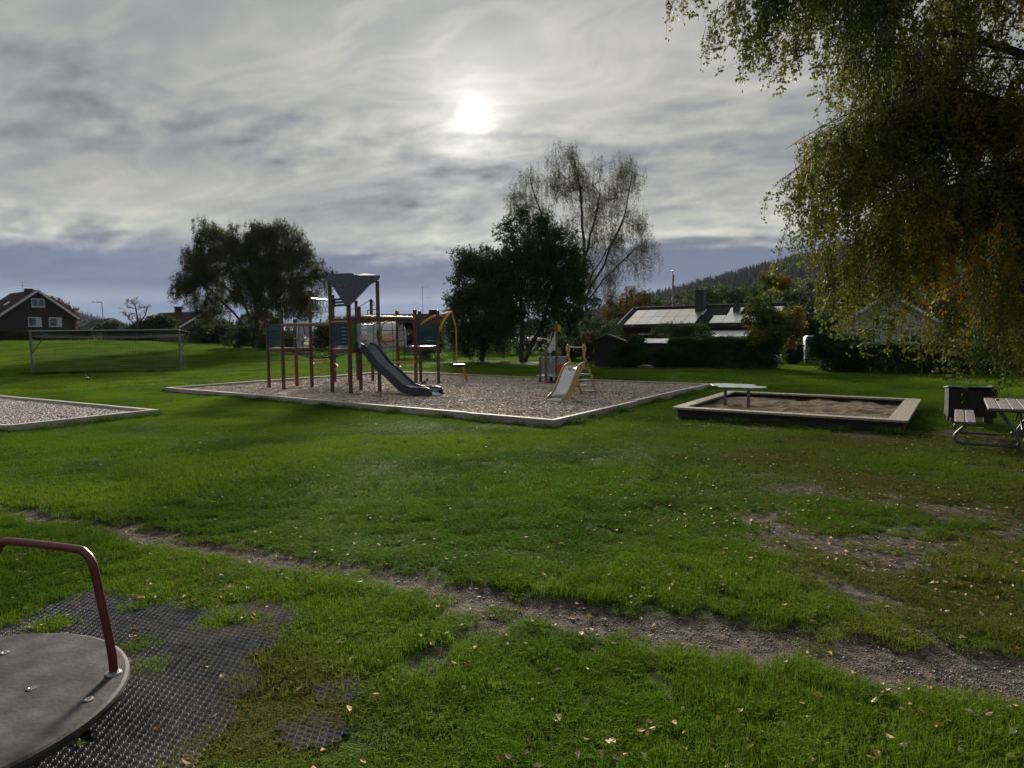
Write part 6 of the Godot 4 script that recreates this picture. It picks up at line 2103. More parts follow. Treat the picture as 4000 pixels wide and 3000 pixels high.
func make_birds() -> void:
	var spots := [[Vector3(-3.22, 0.06, -24.95), 0.35, "black and white magpie standing on the wood chips behind the end of the dark slide"], [Vector3(-19.3, 0.0, -30.6), 2.9, "black and white magpie on the grass in front of the football goal"], [Vector3(-24.9, 0.0, -62.0), 0.9, "small dark bird on the field near the foot of the weeping birch"]]
	for q in spots:
		var at: Vector3 = q[0]
		if q[0].y == 0.0: at.y = gh(at.x, at.z)
		var t := thing("magpie" if at.z > -50 else "bird", q[2], "bird", at, q[1])
		var up := Vector3.UP
		var b := MB.new()
		# body, breast, neck and head as one lofted form along x (the bird looks to +x)
		var sp := [[-0.085, 0.085, 0.018], [-0.055, 0.098, 0.045], [-0.005, 0.122, 0.062], [0.035, 0.150, 0.060], [0.058, 0.185, 0.043], [0.068, 0.215, 0.034], [0.082, 0.237, 0.036], [0.107, 0.243, 0.030], [0.126, 0.240, 0.014]]
		var pts := []
		var rs := []
		for e in sp:
			pts.append(Vector3(e[0], e[1], 0)); rs.append(e[2])
		b.tube(pts, rs, 12)
		obj("body", b, M["feather"], t)
		b = MB.new()
		b.tube([Vector3(0.122, 0.242, 0), Vector3(0.149, 0.237, 0), Vector3(0.166, 0.230, 0)], [0.010, 0.007, 0.002], 8)
		obj("beak", b, M["feather"], t)
		b = MB.new()
		b.tube([Vector3(-0.07, 0.09, 0), Vector3(-0.16, 0.06, 0), Vector3(-0.25, 0.022, 0)], [0.018, 0.016, 0.008], 6)
		obj("tail", b, M["feather"], t)
		b = MB.new()
		b.ball(Vector3(0.018, 0.108, 0), Vector3(0.068, 0.048, 0.050), Basis(Vector3.BACK, 0.45), 12)
		obj("belly", b, M["white_feather"], t)
		for s in [-1, 1]:
			b = MB.new()
			b.ball(Vector3(-0.04, 0.118, 0.054 * s), Vector3(0.09, 0.034, 0.014), Basis(Vector3.BACK, 0.5), 12)
			var wo := obj("wing", b, M["feather"], t)
			b = MB.new()
			b.ball(Vector3(0.02, 0.152, 0.058 * s), Vector3(0.034, 0.016, 0.012), Basis(Vector3.BACK, 0.5), 10)
			obj("shoulder_patch", b, M["white_feather"], wo)
			b = MB.new()
			b.tube([Vector3(0.012, 0.075, 0.022 * s), Vector3(-0.002, 0.035, 0.024 * s), Vector3(0.008, 0.002, 0.024 * s)], [0.008, 0.004, 0.004], 6)
			for k in [-0.5, 0.0, 0.5]: b.tube([Vector3(0.008, 0.003, 0.024 * s), Vector3(0.008 + cos(k) * 0.028, 0.002, 0.024 * s + sin(k) * 0.028)], 0.0025, 4)
			obj("leg", b, M["feather"], t)

# ---------------------------------------------------------------- houses
# A house frame: x runs along the wall that is seen, y up, z towards the viewer; all in the house's own axes.
func wall_with_holes(t: Node3D, called: String, poly: PackedVector2Array, holes: Array, th: float, x: Transform3D, m: Material) -> MeshInstance3D:
	# an upright wall cut up around its openings, so that windows sit in real holes
	var b := MB.new()
	var parts := [poly]
	for h in holes:
		var next := []
		var r := PackedVector2Array([Vector2(h[0], h[1]), Vector2(h[2], h[1]), Vector2(h[2], h[3]), Vector2(h[0], h[3])])
		for p in parts:
			# split the piece into bands left, right, below and above the hole
			var big := 200.0
			var bands := [[-big, -big, h[0], big], [h[2], -big, big, big], [h[0], -big, h[2], h[1]], [h[0], h[3], h[2], big]]
			for q in bands:
				var rc := PackedVector2Array([Vector2(q[0], q[1]), Vector2(q[2], q[1]), Vector2(q[2], q[3]), Vector2(q[0], q[3])])
				for o in Geometry2D.intersect_polygons(p, rc):
					if o.size() >= 3: next.append(o)
		parts = next
	for p in parts:
		b.prism(p, th, x, 0.0005)
	return obj(called, b, m, t)

func window(t: Node3D, x: Transform3D, r: Array, panes: Array, curtain := false) -> void:
	# r = [x0, y0, x1, y1] in the wall's plane; panes = where the mullions stand, as shares of the width
	var b := MB.new()
	var w: float = r[2] - r[0]
	var h: float = r[3] - r[1]
	var f := 0.11
	var mid := Vector3((r[0] + r[2]) * 0.5, (r[1] + r[3]) * 0.5, 0.03)
	var put := func(at: Vector3, s: Vector3) -> void: b.box(x * at, s, x.basis, 0.01)
	put.call(mid + Vector3(0, h * 0.5 - f * 0.5, 0), Vector3(w, f, 0.14))
	put.call(mid - Vector3(0, h * 0.5 - f * 0.5, 0), Vector3(w, f, 0.14))
	put.call(mid + Vector3(w * 0.5 - f * 0.5, 0, 0), Vector3(f, h - 2 * f, 0.14))
	put.call(mid - Vector3(w * 0.5 - f * 0.5, 0, 0), Vector3(f, h - 2 * f, 0.14))
	for s in panes: put.call(mid + Vector3(w * (s - 0.5), 0, 0), Vector3(f * 0.8, h - 2 * f, 0.11))
	var win := obj("window", b, M["white_paint"], t)
	var edges := [0.0] + panes + [1.0]
	for i in edges.size() - 1:
		b = MB.new()
		var c: float = (edges[i] + edges[i + 1]) * 0.5 - 0.5
		b.box(x * (mid + Vector3(w * c, 0, -0.02)), Vector3(w * (edges[i + 1] - edges[i]) - f, h - 2 * f, 0.02), x.basis, 0.002)
		obj("pane", b, M["glass"], win)
		if curtain and i == edges.size() - 2:
			b = MB.new()
			b.box(x * (mid + Vector3(w * c, 0, 0.002)), Vector3(w * (edges[i + 1] - edges[i]) - f * 1.6, h - 2.4 * f, 0.012), x.basis, 0.002)
			obj("blind", b, M["curtain"], win)
	b = MB.new()
	put = func(at: Vector3, s: Vector3) -> void: b.box(x * at, s, x.basis, 0.01)
	put.call(mid - Vector3(0, h * 0.5 + 0.03, -0.05), Vector3(w + 0.12, 0.05, 0.2))
	obj("sill", b, M["white_paint"], win)

func tiled_roof(b: MB, o: Vector3, along: Vector3, down: Vector3, rib: float, course: float) -> void:
	# courses of pantiles: ribs run down the slope, each course steps over the next
	var l := along.length()
	var s := down.length()
	var ax := along / l
	var dn := down / s
	var n := ax.cross(dn).normalized()
	if n.y < 0.0: n = -n
	var nr := int(l / rib)
	var nc := int(s / course)
	for j in nc:
		for i in nr:
			var p := []
			for e in [[0.0, 0.0], [0.5, 0.0], [1.0, 0.0], [0.0, 1.0], [0.5, 1.0], [1.0, 1.0]]:
				var u: float = (i + e[0]) / nr * l
				var v: float = (j + e[1]) / nc * s
				p.append(o + ax * u + dn * v + n * ((0.05 if e[0] == 0.5 else 0.0) + (0.035 if e[1] == 1.0 else 0.0)))
			for k in 2:
				var q := [p[k], p[k + 1], p[k + 4], p[k + 3]]
				b.out(q, p[0] - n)

func antenna(t: Node3D, at: Vector3, h: float, turn: float) -> void:
	var b := MB.new()
	b.tube([at, at + Vector3(0, h, 0)], 0.03, 6)
	var d := Vector3(cos(turn), 0, sin(turn))
	for e in [[0.97, 1.5, 0.10], [0.6, 1.7, 0.18]]:
		var c := at + Vector3(0, h * e[0], 0)
		b.tube([c - d * 0.5, c + d * (e[1] - 0.5)], 0.018, 5)
		for k in 8:
			var p: Vector3 = c - d * 0.45 + d * (e[1] * k / 8.0)
			var z = d.cross(Vector3.UP) * e[2]
			b.tube([p - z, p + z], 0.010, 4)
	obj("antenna", b, M["galvanised"], t)

func gable_house(called: String, label: String, at: Vector3, turn: float, w: float, l: float, eave: float, ridge: float, wall: String, roof: String, holes: Array, trim: String, opts := {}) -> Node3D:
	# the gable faces +z and is w wide; the house runs l back along -z
	var t := thing(called, label, "house", at, turn)
	O = Vector3.ZERO
	var g := PackedVector2Array([Vector2(-w / 2, -0.6), Vector2(w / 2, -0.6), Vector2(w / 2, eave), Vector2(0, ridge - 0.15), Vector2(-w / 2, eave)])
	wall_with_holes(t, "wall", g, holes, 0.25, Transform3D(Basis(), Vector3(0, 0, -0.125)), M[wall])
	var b := MB.new()
	b.prism(g, 0.25, Transform3D(Basis(), Vector3(0, 0, -l + 0.125)))
	obj("wall", b, M[wall], t)
	for s in [-1, 1]:
		b = MB.new()
		b.box(Vector3(s * (w / 2 - 0.125), (eave - 0.6) / 2, -l / 2), Vector3(0.25, eave + 0.6, l - 0.5))
		obj("wall", b, M[wall], t)
	for h in holes:
		window(t, Transform3D(Basis(), Vector3(0, 0, 0.0)), h, h[4], h[5])
	b = MB.new()
	var over: float = opts.get("over", 0.5)
	var sl := (ridge - eave) / (w / 2)
	for s in [-1, 1]:
		var down := Vector3(s * (w / 2 + over), -sl * (w / 2 + over), 0)
		var o := Vector3(0, ridge, over)
		tiled_roof(b, o, Vector3(0, 0, -(l + 2 * over)), down, opts.get("rib", 0.6), opts.get("course", 0.6))
		# soffit side of the slab, so that the roof has thickness
		b.quad(o - Vector3(0, 0.16, 0), o - Vector3(0, 0.16, 0) + down, o - Vector3(0, 0.16, l + 2 * over) + down, o - Vector3(0, 0.16, l + 2 * over))
		b.beam(o + down - Vector3(0, 0.06, 0), o + down - Vector3(0, 0.06, l + 2 * over), 0.06, 0.2)
	var rf := obj("roof", b, M[roof], t)
	for s in [-1, 1]:
		b = MB.new()
		b.beam(Vector3(s * 0.01, ridge - 0.1, over + 0.03), Vector3(s * (w / 2 + over), ridge - sl * (w / 2 + over) - 0.1, over + 0.03), 0.05, 0.28)
		obj("barge_board", b, M[trim], rf)
	if opts.has("chimney"):
		var c: Array = opts.chimney
		b = MB.new()
		b.box(Vector3(c[0], c[1], c[2]), Vector3(c[3], c[4], c[3]))
		b.box(Vector3(c[0], c[1] + c[4] / 2, c[2]), Vector3(c[3] + 0.12, 0.12, c[3] + 0.12))
		obj("chimney", b, M[opts.get("chimney_mat", "dark_brick")], rf)
	return t

func make_solar_house() -> void:
	rng.seed = 800
	# x runs along the eaves, z towards the playground
	var t := thing("solar_house", "low brick house with black tiled roof covered in pale solar panels", "house", Vector3(8.9, 0, -58.2), -0.575)
	O = Vector3.ZERO
	var l := 13.6
	var run := 4.0
	var eave := 2.5
	var ridge := 4.2
	var up := Vector3.UP
	var g := PackedVector2Array([Vector2(0.35, -0.3), Vector2(l - 0.35, -0.3), Vector2(l - 0.35, eave - 0.1), Vector2(0.35, eave - 0.1)])
	var holes := [[2.0, 0.9, 4.2, 1.95, [0.5], false], [6.2, 0.9, 7.6, 1.95, [0.5], false]]
	wall_with_holes(t, "wall", g, holes, 0.25, Transform3D(Basis(), Vector3(0, 0, -0.55)), M["brick"])
	for h in holes: window(t, Transform3D(Basis(), Vector3(0, 0, -0.42)), h, h[4], false)
	var b := MB.new()
	b.box(Vector3(l / 2, 1.05, -2 * run + 0.5), Vector3(l - 0.7, 2.7, 0.25))
	obj("wall", b, M["brick"], t)
	var gp := PackedVector2Array([Vector2(0.43, -0.3), Vector2(2 * run - 0.63, -0.3), Vector2(2 * run - 0.63, eave - 0.1), Vector2(run, ridge - 0.25), Vector2(0.43, eave - 0.1)])
	for x in [0.48, l - 0.48]:
		b = MB.new()
		b.prism(gp, 0.25, Transform3D(Basis(Vector3(0, 0, -1), up, Vector3(1, 0, 0)), Vector3(x, 0, 0)))
		obj("wall", b, M["brick"], t)
	b = MB.new()
	var down := Vector3(0, eave - ridge, run)
	tiled_roof(b, Vector3(0, ridge, -run), Vector3(l, 0, 0), down, 0.24, 0.33)
	tiled_roof(b, Vector3(0, ridge, -run), Vector3(l, 0, 0), Vector3(0, eave - ridge, -run), 0.48, 0.66)
	b.quad(Vector3(0, ridge - 0.14, -run), Vector3(0, eave - 0.14, 0), Vector3(l, eave - 0.14, 0), Vector3(l, ridge - 0.14, -run))
	b.quad(Vector3(0, ridge - 0.14, -run), Vector3(l, ridge - 0.14, -run), Vector3(l, eave - 0.14, -2 * run), Vector3(0, eave - 0.14, -2 * run))
	for k in 48:
		b.tube([Vector3(k / 48.0 * l, ridge + 0.05, -run), Vector3((k + 1) / 48.0 * l - 0.03, ridge + 0.07, -run)], [0.09, 0.105], 7)
	var rf := obj("roof", b, M["roof_dark"], t)
	for z in [-0.02, -2 * run + 0.02]:
		b = MB.new()
		b.beam(Vector3(-0.02, ridge - 0.04, -run), Vector3(-0.02, eave - 0.04, z), 0.08, 0.26)
		obj("barge_board", b, M["white_paint"], rf)
	b = MB.new()
	b.tube([Vector3(0, eave - 0.06, 0.09), Vector3(l, eave - 0.06, 0.09)], 0.07, 8)
	obj("gutter", b, M["roof_dark"], rf)
	b = MB.new()
	b.tube([Vector3(0.15, eave - 0.1, 0.09), Vector3(0.3, eave - 0.45, -0.2), Vector3(0.45, eave - 0.6, -0.37), Vector3(0.45, 0.0, -0.37)], 0.045, 8)
	obj("downpipe", b, M["roof_dark"], rf)
	# panels
	var dn := down.normalized()
	var n := Vector3(1, 0, 0).cross(dn).normalized()
	if n.y < 0.0: n = -n
	var bs := Basis(Vector3(1, 0, 0), -dn, n)
	bs = Basis(Vector3(1, 0, 0), n, Vector3(1, 0, 0).cross(n))
	var ph := 1.62
	var pw := 1.02
	var slots := []
	for i in 6:
		slots.append([0.75 + i * pw, 1]); slots.append([0.75 + i * pw, 0])
	for i in 5: slots.append([8.0 + i * pw, 1])
	for i in [1, 3, 4]: slots.append([8.0 + i * pw, 0])
	for s in slots:
		var v: float = 0.55 + (0.85 + ph * 0.5 if s[1] == 0 else 0.85 + ph * 1.5 + 0.02) - 0.55
		var c := Vector3(s[0] + pw * 0.5, ridge, -run) + dn * v + n * 0.16
		b = MB.new()
		var tone := rr(0.86, 1.08)
		var warm := rr(0.0, 0.16) if s[0] < 7.5 else 0.02
		b.col = Color(tone, tone * (1.0 - warm * 0.3), tone * (1.0 - warm))
		b.box(c, Vector3(pw - 0.03, 0.035, ph - 0.03), bs, 0.008)
		obj("solar_panel", b, M["panel_glass"], rf)
	b = MB.new()
	b.box(Vector3(6.5, 4.55, -2.85), Vector3(0.72, 2.0, 0.72), Basis(), 0.02)
	b.box(Vector3(6.5, 5.55, -2.85), Vector3(0.8, 0.08, 0.8), Basis(), 0.02)
	obj("chimney", b, M["slate_board"], rf)
	b = MB.new()
	b.box(Vector3(6.5, 3.72, -2.62), Vector3(0.95, 0.06, 1.2), Basis(Vector3.RIGHT, atan2(ridge - eave, run)), 0.01)
	obj("flashing", b, M["white_paint"], rf)
	b = MB.new()
	b.box(Vector3(9.6, 3.95, -2.5), Vector3(0.5, 0.75, 0.5), Basis(), 0.02)
	obj("vent", b, M["slate_board"], rf)
	for x in [10.3, 11.6]:
		b = MB.new()
		b.tube([Vector3(x, 3.6, -2.9), Vector3(x, 4.25, -2.9)], 0.09, 8)
		b.lathe([Vector2(0.16, 0.0), Vector2(0.16, 0.05), Vector2(0.0, 0.14)], 10, Transform3D(Basis(), Vector3(x, 4.22, -2.9)))
		obj("vent", b, M["galvanised"], rf)
	# white awning on two posts
	b = MB.new()
	b.prism(PackedVector2Array([Vector2(0.42, 2.18), Vector2(0.42, 2.10), Vector2(-3.1, 1.62), Vector2(-3.1, 1.70)]), 4.6, Transform3D(Basis(Vector3(0, 0, -1), up, Vector3(1, 0, 0)), Vector3(10.4, 0, 0)))
	obj("awning", b, M["white_paint"], t)
	for x in [8.3, 12.5]:
		b = MB.new()
		b.beam(Vector3(x, 0, 2.9), Vector3(x, 1.66, 2.9), 0.09, 0.09)
		obj("awning_post", b, M["white_paint"], t)
	# black shed, gable to the right front
	t = thing("garden_shed", "black tarred garden shed with low gable roof left of the wood store", "shed", Vector3(5.75, 0, -40.3), -0.2)
	O = Vector3.ZERO
	b = MB.new()
	for k in 10:
		var x := -0.72 + k * 0.16
		var h := 1.83 - absf(x) * 0.36
		var q := MB.new()
		q.box(Vector3(x, h * 0.5 - 0.02, 0), Vector3(0.15, h, 0.03 + 0.008 * (k % 2)))
		obj("board", q, M["tarred"], t)
	for s in [-1, 1]:
		b = MB.new()
		b.box(Vector3(s * 0.79, 0.75, -1.3), Vector3(0.04, 1.5, 2.6))
		obj("wall", b, M["tarred"], t)
	b = MB.new()
	b.box(Vector3(0, 0.75, -2.6), Vector3(1.58, 1.5, 0.04))
	obj("wall", b, M["tarred"], t)
	for s in [-1, 1]:
		b = MB.new()
		b.prism(PackedVector2Array([Vector2(0, 1.93), Vector2(s * 1.06, 1.50), Vector2(s * 1.06, 1.44), Vector2(0, 1.87)]), 3.1, Transform3D(Basis(), Vector3(0, 0, -1.25)))
		obj("roof", b, M["felt"], t)
	# slatted wood store with sheet roof
	t = thing("wood_store", "low slatted wood store under a pale corrugated sheet roof beside the black shed", "shed", Vector3(8.7, 0, -40.4), -0.5)
	O = Vector3.ZERO
	for k in 11:
		b = MB.new()
		b.box(Vector3(0, 0.10 + k * 0.115, 0), Vector3(2.5, 0.075, 0.022))
		obj("slat", b, M["dark_wood"], t)
		b = MB.new()
		b.box(Vector3(1.25, 0.10 + k * 0.115, -0.9), Vector3(0.022, 0.075, 1.75))
		obj("slat", b, M["dark_wood"], t)
	for p in [Vector3(-1.2, 0, -0.05), Vector3(1.2, 0, -0.05), Vector3(-1.2, 0, -1.75), Vector3(1.2, 0, -1.75)]:
		b = MB.new()
		b.beam(p, p + up * 1.36, 0.08, 0.08)
		obj("post", b, M["dark_wood"], t)
	b = MB.new()
	b.box(Vector3(0, 0.65, -1.8), Vector3(2.4, 1.3, 0.03))
	obj("back_wall", b, M["dark_wood"], t)
	b = MB.new()
	for k in 44:
		var x0 := -1.45 + k * 0.066
		var y0 := 0.02 if k % 2 else 0.0
		var y1 := 0.0 if k % 2 else 0.02
		var f := Vector3(x0, 1.37 + y0, 0.25)
		var e := Vector3(x0 + 0.066, 1.37 + y1, 0.25)
		var bk := Vector3(0, 0.24, -2.3)
		b.quad(f, e, e + bk, f + bk)
		b.quad(f - up * 0.012, f + bk - up * 0.012, e + bk - up * 0.012, e - up * 0.012)
		b.quad(f - up * 0.012, e - up * 0.012, e, f)
	obj("roof", b, M["sheet_metal"], t)
	# white box, horse trailer, gravel yard
	t = thing("white_box", "plain white box standing in the gap between the two hedges", "container", Vector3(16.85, 0, -43), -0.4)
	O = Vector3.ZERO
	b = MB.new()
	b.box(Vector3(0, 0.27, 0), Vector3(0.66, 0.48, 0.5), Basis(), 0.03)
	obj("body", b, M["white_paint"], t)
	b = MB.new()
	b.box(Vector3(0, 0.525, 0), Vector3(0.7, 0.03, 0.54), Basis(), 0.012)
	obj("lid", b, M["white_paint"], t)
	t = thing("horse_trailer", "grey horse trailer with dark curtain over its rear ramp, parked behind the bush", "trailer", Vector3(18.1, 0.0, -40.2), -0.35)
	O = Vector3.ZERO
	var prof := PackedVector2Array([Vector2(-0.58, 0.28), Vector2(0.58, 0.28), Vector2(0.58, 1.5), Vector2(0.54, 1.64), Vector2(0.42, 1.72), Vector2(-0.42, 1.72), Vector2(-0.54, 1.64), Vector2(-0.58, 1.5)])
	b = MB.new()
	b.prism(prof, 2.3, Transform3D(Basis(), Vector3(0, 0, -1.15)), 0.02)
	obj("body", b, M["sheet_metal"], t)
	b = MB.new()
	b.prism(PackedVector2Array([Vector2(-0.52, 1.22), Vector2(0.52, 1.22), Vector2(0.52, 1.5), Vector2(0.48, 1.6), Vector2(0.38, 1.66), Vector2(-0.38, 1.66), Vector2(-0.48, 1.6), Vector2(-0.52, 1.5)]), 0.03, Transform3D(Basis(), Vector3(0, 0, 0.015)), 0.008)
	obj("curtain", b, M["slate_board"], t)
	b = MB.new()
	b.tube([Vector3(-0.5, 1.32, 0.045), Vector3(0.0, 1.28, 0.06), Vector3(0.5, 1.32, 0.045)], 0.035, 8)
	obj("curtain_roll", b, M["black_plastic"], t)
	b = MB.new()
	b.box(Vector3(0, 0.76, 0.02), Vector3(1.04, 0.88, 0.05), Basis(), 0.012)
	var ramp := obj("ramp", b, M["galvanised"], t)
	for x in [-0.48, -0.16, 0.16, 0.48]:
		b = MB.new()
		b.box(Vector3(x, 0.76, 0.052), Vector3(0.035, 0.86, 0.022))
		obj("ramp_rib", b, M["dull_steel"], ramp)
	b = MB.new()
	b.box(Vector3(0, 0.30, 0.03), Vector3(1.16, 0.09, 0.08), Basis(), 0.012)
	obj("bumper", b, M["black_plastic"], t)
	for s in [-1, 1]:
		b = MB.new()
		b.lathe([Vector2(0.0, -0.07), Vector2(0.16, -0.07), Vector2(0.22, -0.05), Vector2(0.23, 0.0), Vector2(0.22, 0.05), Vector2(0.16, 0.07), Vector2(0.0, 0.07)], 22, Transform3D(Basis(Vector3(0, 0, 1), PI / 2), Vector3(0.5 * s, 0.23, -0.25)))
		var wheel := obj("wheel", b, M["black_plastic"], t)
		b = MB.new()
		b.lathe([Vector2(0.0, -0.074), Vector2(0.12, -0.072), Vector2(0.12, 0.072), Vector2(0.0, 0.074)], 16, Transform3D(Basis(Vector3(0, 0, 1), PI / 2), Vector3(0.5 * s, 0.23, -0.25)))
		obj("rim", b, M["dull_steel"], wheel)
		b = MB.new()
		b.box(Vector3(0.5 * s, 0.36, 0.07), Vector3(0.12, 0.05, 0.02))
		obj("rear_light", b, M["red_board"], t)
	var yard := poly_sheet(PackedVector2Array([Vector2(15.6, -44.5), Vector2(24, -41.0), Vector2(30, -50), Vector2(18, -54)]), 0.006, Color(0.42, 0.38, 0.35), M["chip"])
	var yo := obj("gravel_yard", yard, M["soil"])
	yo.set_meta("kind", "structure")
	# white house half seen through the hanging leaves
	gable_house("white_house", "white rendered house with dark roof glimpsed through the hanging birch leaves", Vector3(33.5, 0, -60), -0.55, 8.0, 12.0, 2.7, 5.4, "pale_wall", "roof_dark", [[-2.6, 0.9, -1.0, 2.2, [0.5], false], [0.8, 0.9, 2.4, 2.2, [0.5], false]], "white_paint")
	# flagpole with a blue and yellow pennant
	t = thing("flagpole", "white flagpole with a limp blue and yellow pennant behind the dark chimney", "flagpole", Vector3(16.6, 0, -70), 0.0)
	O = Vector3.ZERO
	b = MB.new()
	b.tube([Vector3.ZERO, Vector3(0, 5.0, 0), Vector3(0, 8.3, 0)], [0.06, 0.05, 0.035], 8)
	obj("pole", b, M["white_paint"], t)
	b = MB.new()
	b.ball(Vector3(0, 8.36, 0), Vector3.ONE * 0.08, Basis(), 10)
	obj("finial", b, M["yellow_paint"], t)
	for k in 2:
		b = MB.new()
		var pts := []
		for i in 15: pts.append(Vector3(0.10 + sin(i * 0.9 + k * 1.5) * 0.05, 8.0 - i * 0.25, sin(i * 1.3 + k * 3.1) * 0.06))
		b.tube(pts, [0.05, 0.06, 0.06, 0.06, 0.055, 0.055, 0.05, 0.05, 0.045, 0.045, 0.04, 0.035, 0.03, 0.02, 0.01], 5)
		obj("pennant", b, M["pennant_blue" if k == 0 else "yellow_paint"], t)

func make_left_houses() -> void:
	var y := gh(-66, -95)
	var t := gable_house("brick_house", "dark brick house with white trimmed gable at the left edge", Vector3(-66.3, y - 0.1, -95), 0.9, 9.1, 11.0, 3.6, 7.15, "dark_brick", "roof_brown",
		[[-0.75, 4.75, 0.85, 5.95, [0.5], false], [-1.25, 2.05, 0.35, 3.35, [0.62], true], [1.25, 2.05, 2.85, 3.35, [0.62], true]], "white_paint", {"over": 0.45, "rib": 0.5, "course": 0.5})
	var b := MB.new()
	b.box(Vector3(-0.3, 7.15, -2.2), Vector3(0.9, 0.5, 0.9))
	obj("chimney", b, M["roof_brown"], t)
	antenna(t, Vector3(-0.9, 7.0, -2.6), 1.35, 0.1)
	b = MB.new()
	b.tube([Vector3(-2.4, 5.0, -7.5), Vector3(-2.4, 8.9, -7.5)], 0.04, 6)
	obj("mast", b, M["galvanised"], t)
	b = MB.new()
	b.box(Vector3(-2.5, 5.35, -4.0), Vector3(0.8, 0.06, 0.9), Basis(Vector3(0, 0, 1), 0.66))
	obj("roof_window", b, M["white_paint"], t)
	b = MB.new()
	b.box(Vector3(-7.2, 1.3, -2.6), Vector3(5.2, 3.2, 4.6))
	obj("annex", b, M["brick"], t)
	window(t, Transform3D(Basis(), Vector3(0, 0, -0.30)), [-5.35, 1.6, -4.75, 3.0], [0.5])
	t = gable_house("brown_house", "red brick house with brown roof and chimney half hidden by the weeping birch", Vector3(-49.9, gh(-50, -110) - 0.2, -110), 1.0, 8.2, 12.5, 2.9, 5.2, "brick", "roof_brown",
		[[-1.6, 2.9, 0.2, 3.9, [0.33, 0.66], false]], "white_paint", {"chimney": [-0.4, 5.4, -6.5, 0.8, 1.3]})
	gable_house("red_house", "small pale house with red tiled roof behind the almost bare tree", Vector3(-60.2, gh(-60, -121) - 0.4, -121), 0.55, 8.0, 12.0, 2.2, 4.3, "pale_wall", "roof_red", [[-0.7, 1.2, 0.7, 2.2, [0.5], false]], "white_paint")
	gable_house("dark_house", "low house with dark roof and white barge boards right of the brick gable", Vector3(-70.0, gh(-70, -119) - 0.4, -119), 0.75, 8.0, 13.0, 2.1, 4.2, "pale_wall", "roof_dark", [[-0.7, 1.0, 0.7, 2.0, [0.5], false]], "white_paint")
	# houses beyond the play frame
	t = gable_house("red_roof_house", "long house with dull red roof, dormer hood and antenna behind the play frame", Vector3(-7.2, 0, -93), 1.35, 8.6, 14.0, 2.6, 5.0, "pale_wall", "roof_maroon", [[-1.0, 1.0, 0.6, 2.2, [0.5], false]], "white_paint")
	antenna(t, Vector3(0.0, 4.9, -5.2), 3.9, 1.35)
	b = MB.new()
	b.lathe([Vector2(0.0, -0.55), Vector2(0.52, -0.55), Vector2(0.52, 0.55), Vector2(0.0, 0.55)], 18, Transform3D(Basis(Vector3(1, 0, 0), PI / 2), Vector3(0.2, 5.1, -3.7)))
	obj("roof_hood", b, M["roof_dark"], t)
	gable_house("white_roof_house", "low house with pale sheet roof left of the red roofed house", Vector3(-23.2, 0, -101), 0.55, 7.6, 12.0, 3.1, 5.2, "pale_wall", "sheet_metal", [[-0.8, 1.2, 0.8, 2.4, [0.5], false]], "white_paint")
	# street lamps
	for q in [[-63.3, -105.0, 7.6, 1.0, "tall street lamp between the brick gable and the bare tree"], [-19.1, -90.0, 5.45, -1.0, "street lamp seen between the posts of the roofed tower"]]:
		var p := Vector3(q[0], gh(q[0], q[1]), q[1])
		t = thing("street_lamp", q[4], "street lamp", p, 0.0, "street lamps beyond the green")
		O = Vector3.ZERO
		var h: float = q[2] - p.y
		var s: float = q[3]
		b = MB.new()
		b.tube(smooth([Vector3(0, 0, 0), Vector3(0, h * 0.5, 0), Vector3(0, h - 0.25, 0), Vector3(-0.1 * s, h - 0.05, 0), Vector3(-0.5 * s, h, 0), Vector3(-1.0 * s, h + 0.04, 0)], 4), 0.06, 8)
		obj("pole", b, M["galvanised"], t)
		b = MB.new()
		b.box(Vector3(-1.25 * s, h + 0.05, 0), Vector3(0.6, 0.12, 0.25), Basis(), 0.04)
		obj("lamp_head", b, M["dull_steel"], t)
	# pale rail fence and small garden things behind the tunnel
	t = thing("garden_fence", "pale post and rail fence behind the steel tunnel of the play frame", "fence", Vector3(-12, gh(-12, -69), -69), 0.1)
	O = Vector3.ZERO
	for k in 10:
		b = MB.new()
		b.beam(Vector3(-5.0 + k * 1.1, -0.2, 0), Vector3(-5.0 + k * 1.1, 0.95, 0), 0.09, 0.09)
		obj("fence_post", b, M["pale_board"], t)
	for yy in [0.45, 0.85]:
		b = MB.new()
		b.beam(Vector3(-5.1, yy, 0.06), Vector3(5.0, yy, 0.06), 0.03, 0.13)
		obj("rail", b, M["pale_board"], t)
	t = thing("garden_bench", "small bench with pale seat at the far timber edging behind the slide", "bench", Vector3(-5.9, 0.0, -33.0), -0.3)
	O = Vector3.ZERO
	for k in 2:
		b = MB.new()
		b.box(Vector3(0, 0.42, k * 0.16 - 0.08), Vector3(0.95, 0.04, 0.14), Basis(), 0.006)
		obj("seat", b, M["white_board"], t)
	for x in [-0.3, 0.3]:
		b = MB.new()
		b.box(Vector3(x, 0.2, 0), Vector3(0.16, 0.4, 0.26), Basis(), 0.01)
		obj("leg", b, M["red_rail"], t)
	t = thing("wood_pile", "stack of pale boards on the grass behind the right goal post", "wood pile", Vector3(-41.8, gh(-41.8, -86), -86), 0.05)
	O = Vector3.ZERO
	rng.seed = 830
	for k in 9:
		b = MB.new()
		b.box(Vector3(-2.2 + (k % 3) * 2.1 + rr(-0.2, 0.2), 0.15 + (k / 3) * 0.24, rr(-0.2, 0.2)), Vector3(1.9, 0.21, 0.7), Basis(Vector3.UP, rr(-0.08, 0.08)), 0.01)
		obj("board", b, M["beam_wood"], t)

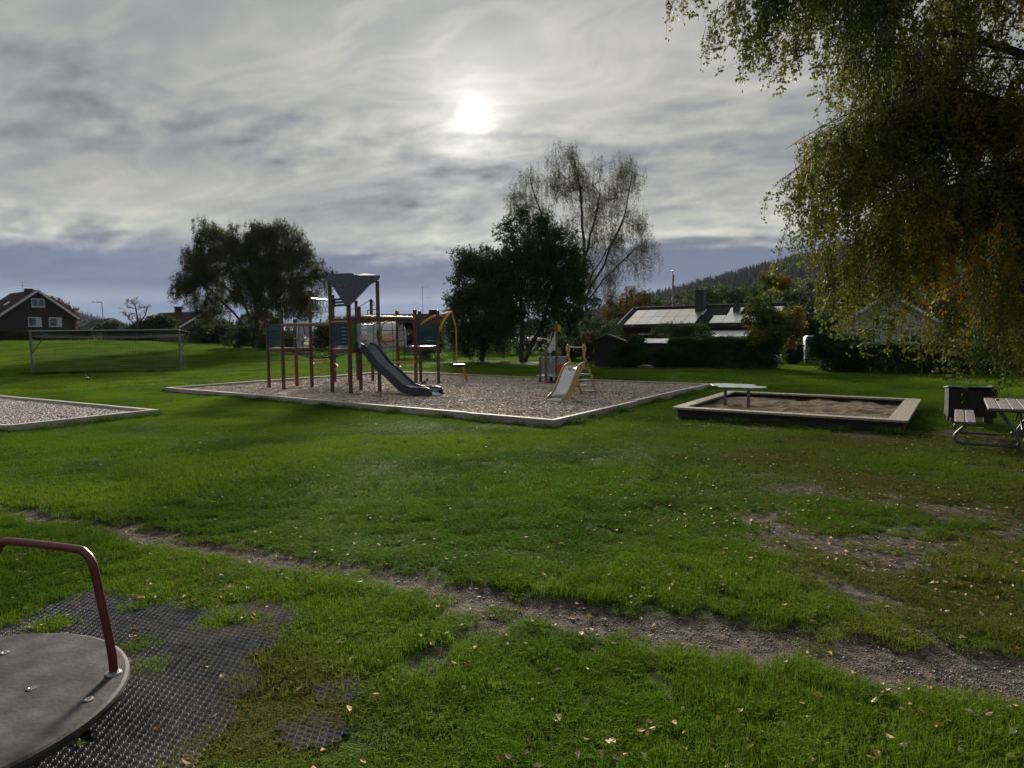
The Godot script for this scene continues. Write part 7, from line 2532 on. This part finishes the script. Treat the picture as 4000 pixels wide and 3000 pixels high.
func _ready() -> void:
	nz.seed = 21
	nz.noise_type = FastNoiseLite.TYPE_SIMPLEX_SMOOTH
	nz.fractal_octaves = 3
	nz2.seed = 22
	nz2.noise_type = FastNoiseLite.TYPE_SIMPLEX_SMOOTH
	nz2.fractal_octaves = 3
	rng.seed = 1
	make_view()
	make_materials()
	make_ground()
	make_hills()
	make_solar_house()
	make_left_houses()
	make_trees()
	make_beds()
	make_tower()
	make_small_slide()
	make_boat()
	make_roundabout()
	make_picnic()
	make_goal()
	make_birds()
	make_grass()
	make_litter()
	clean(self)
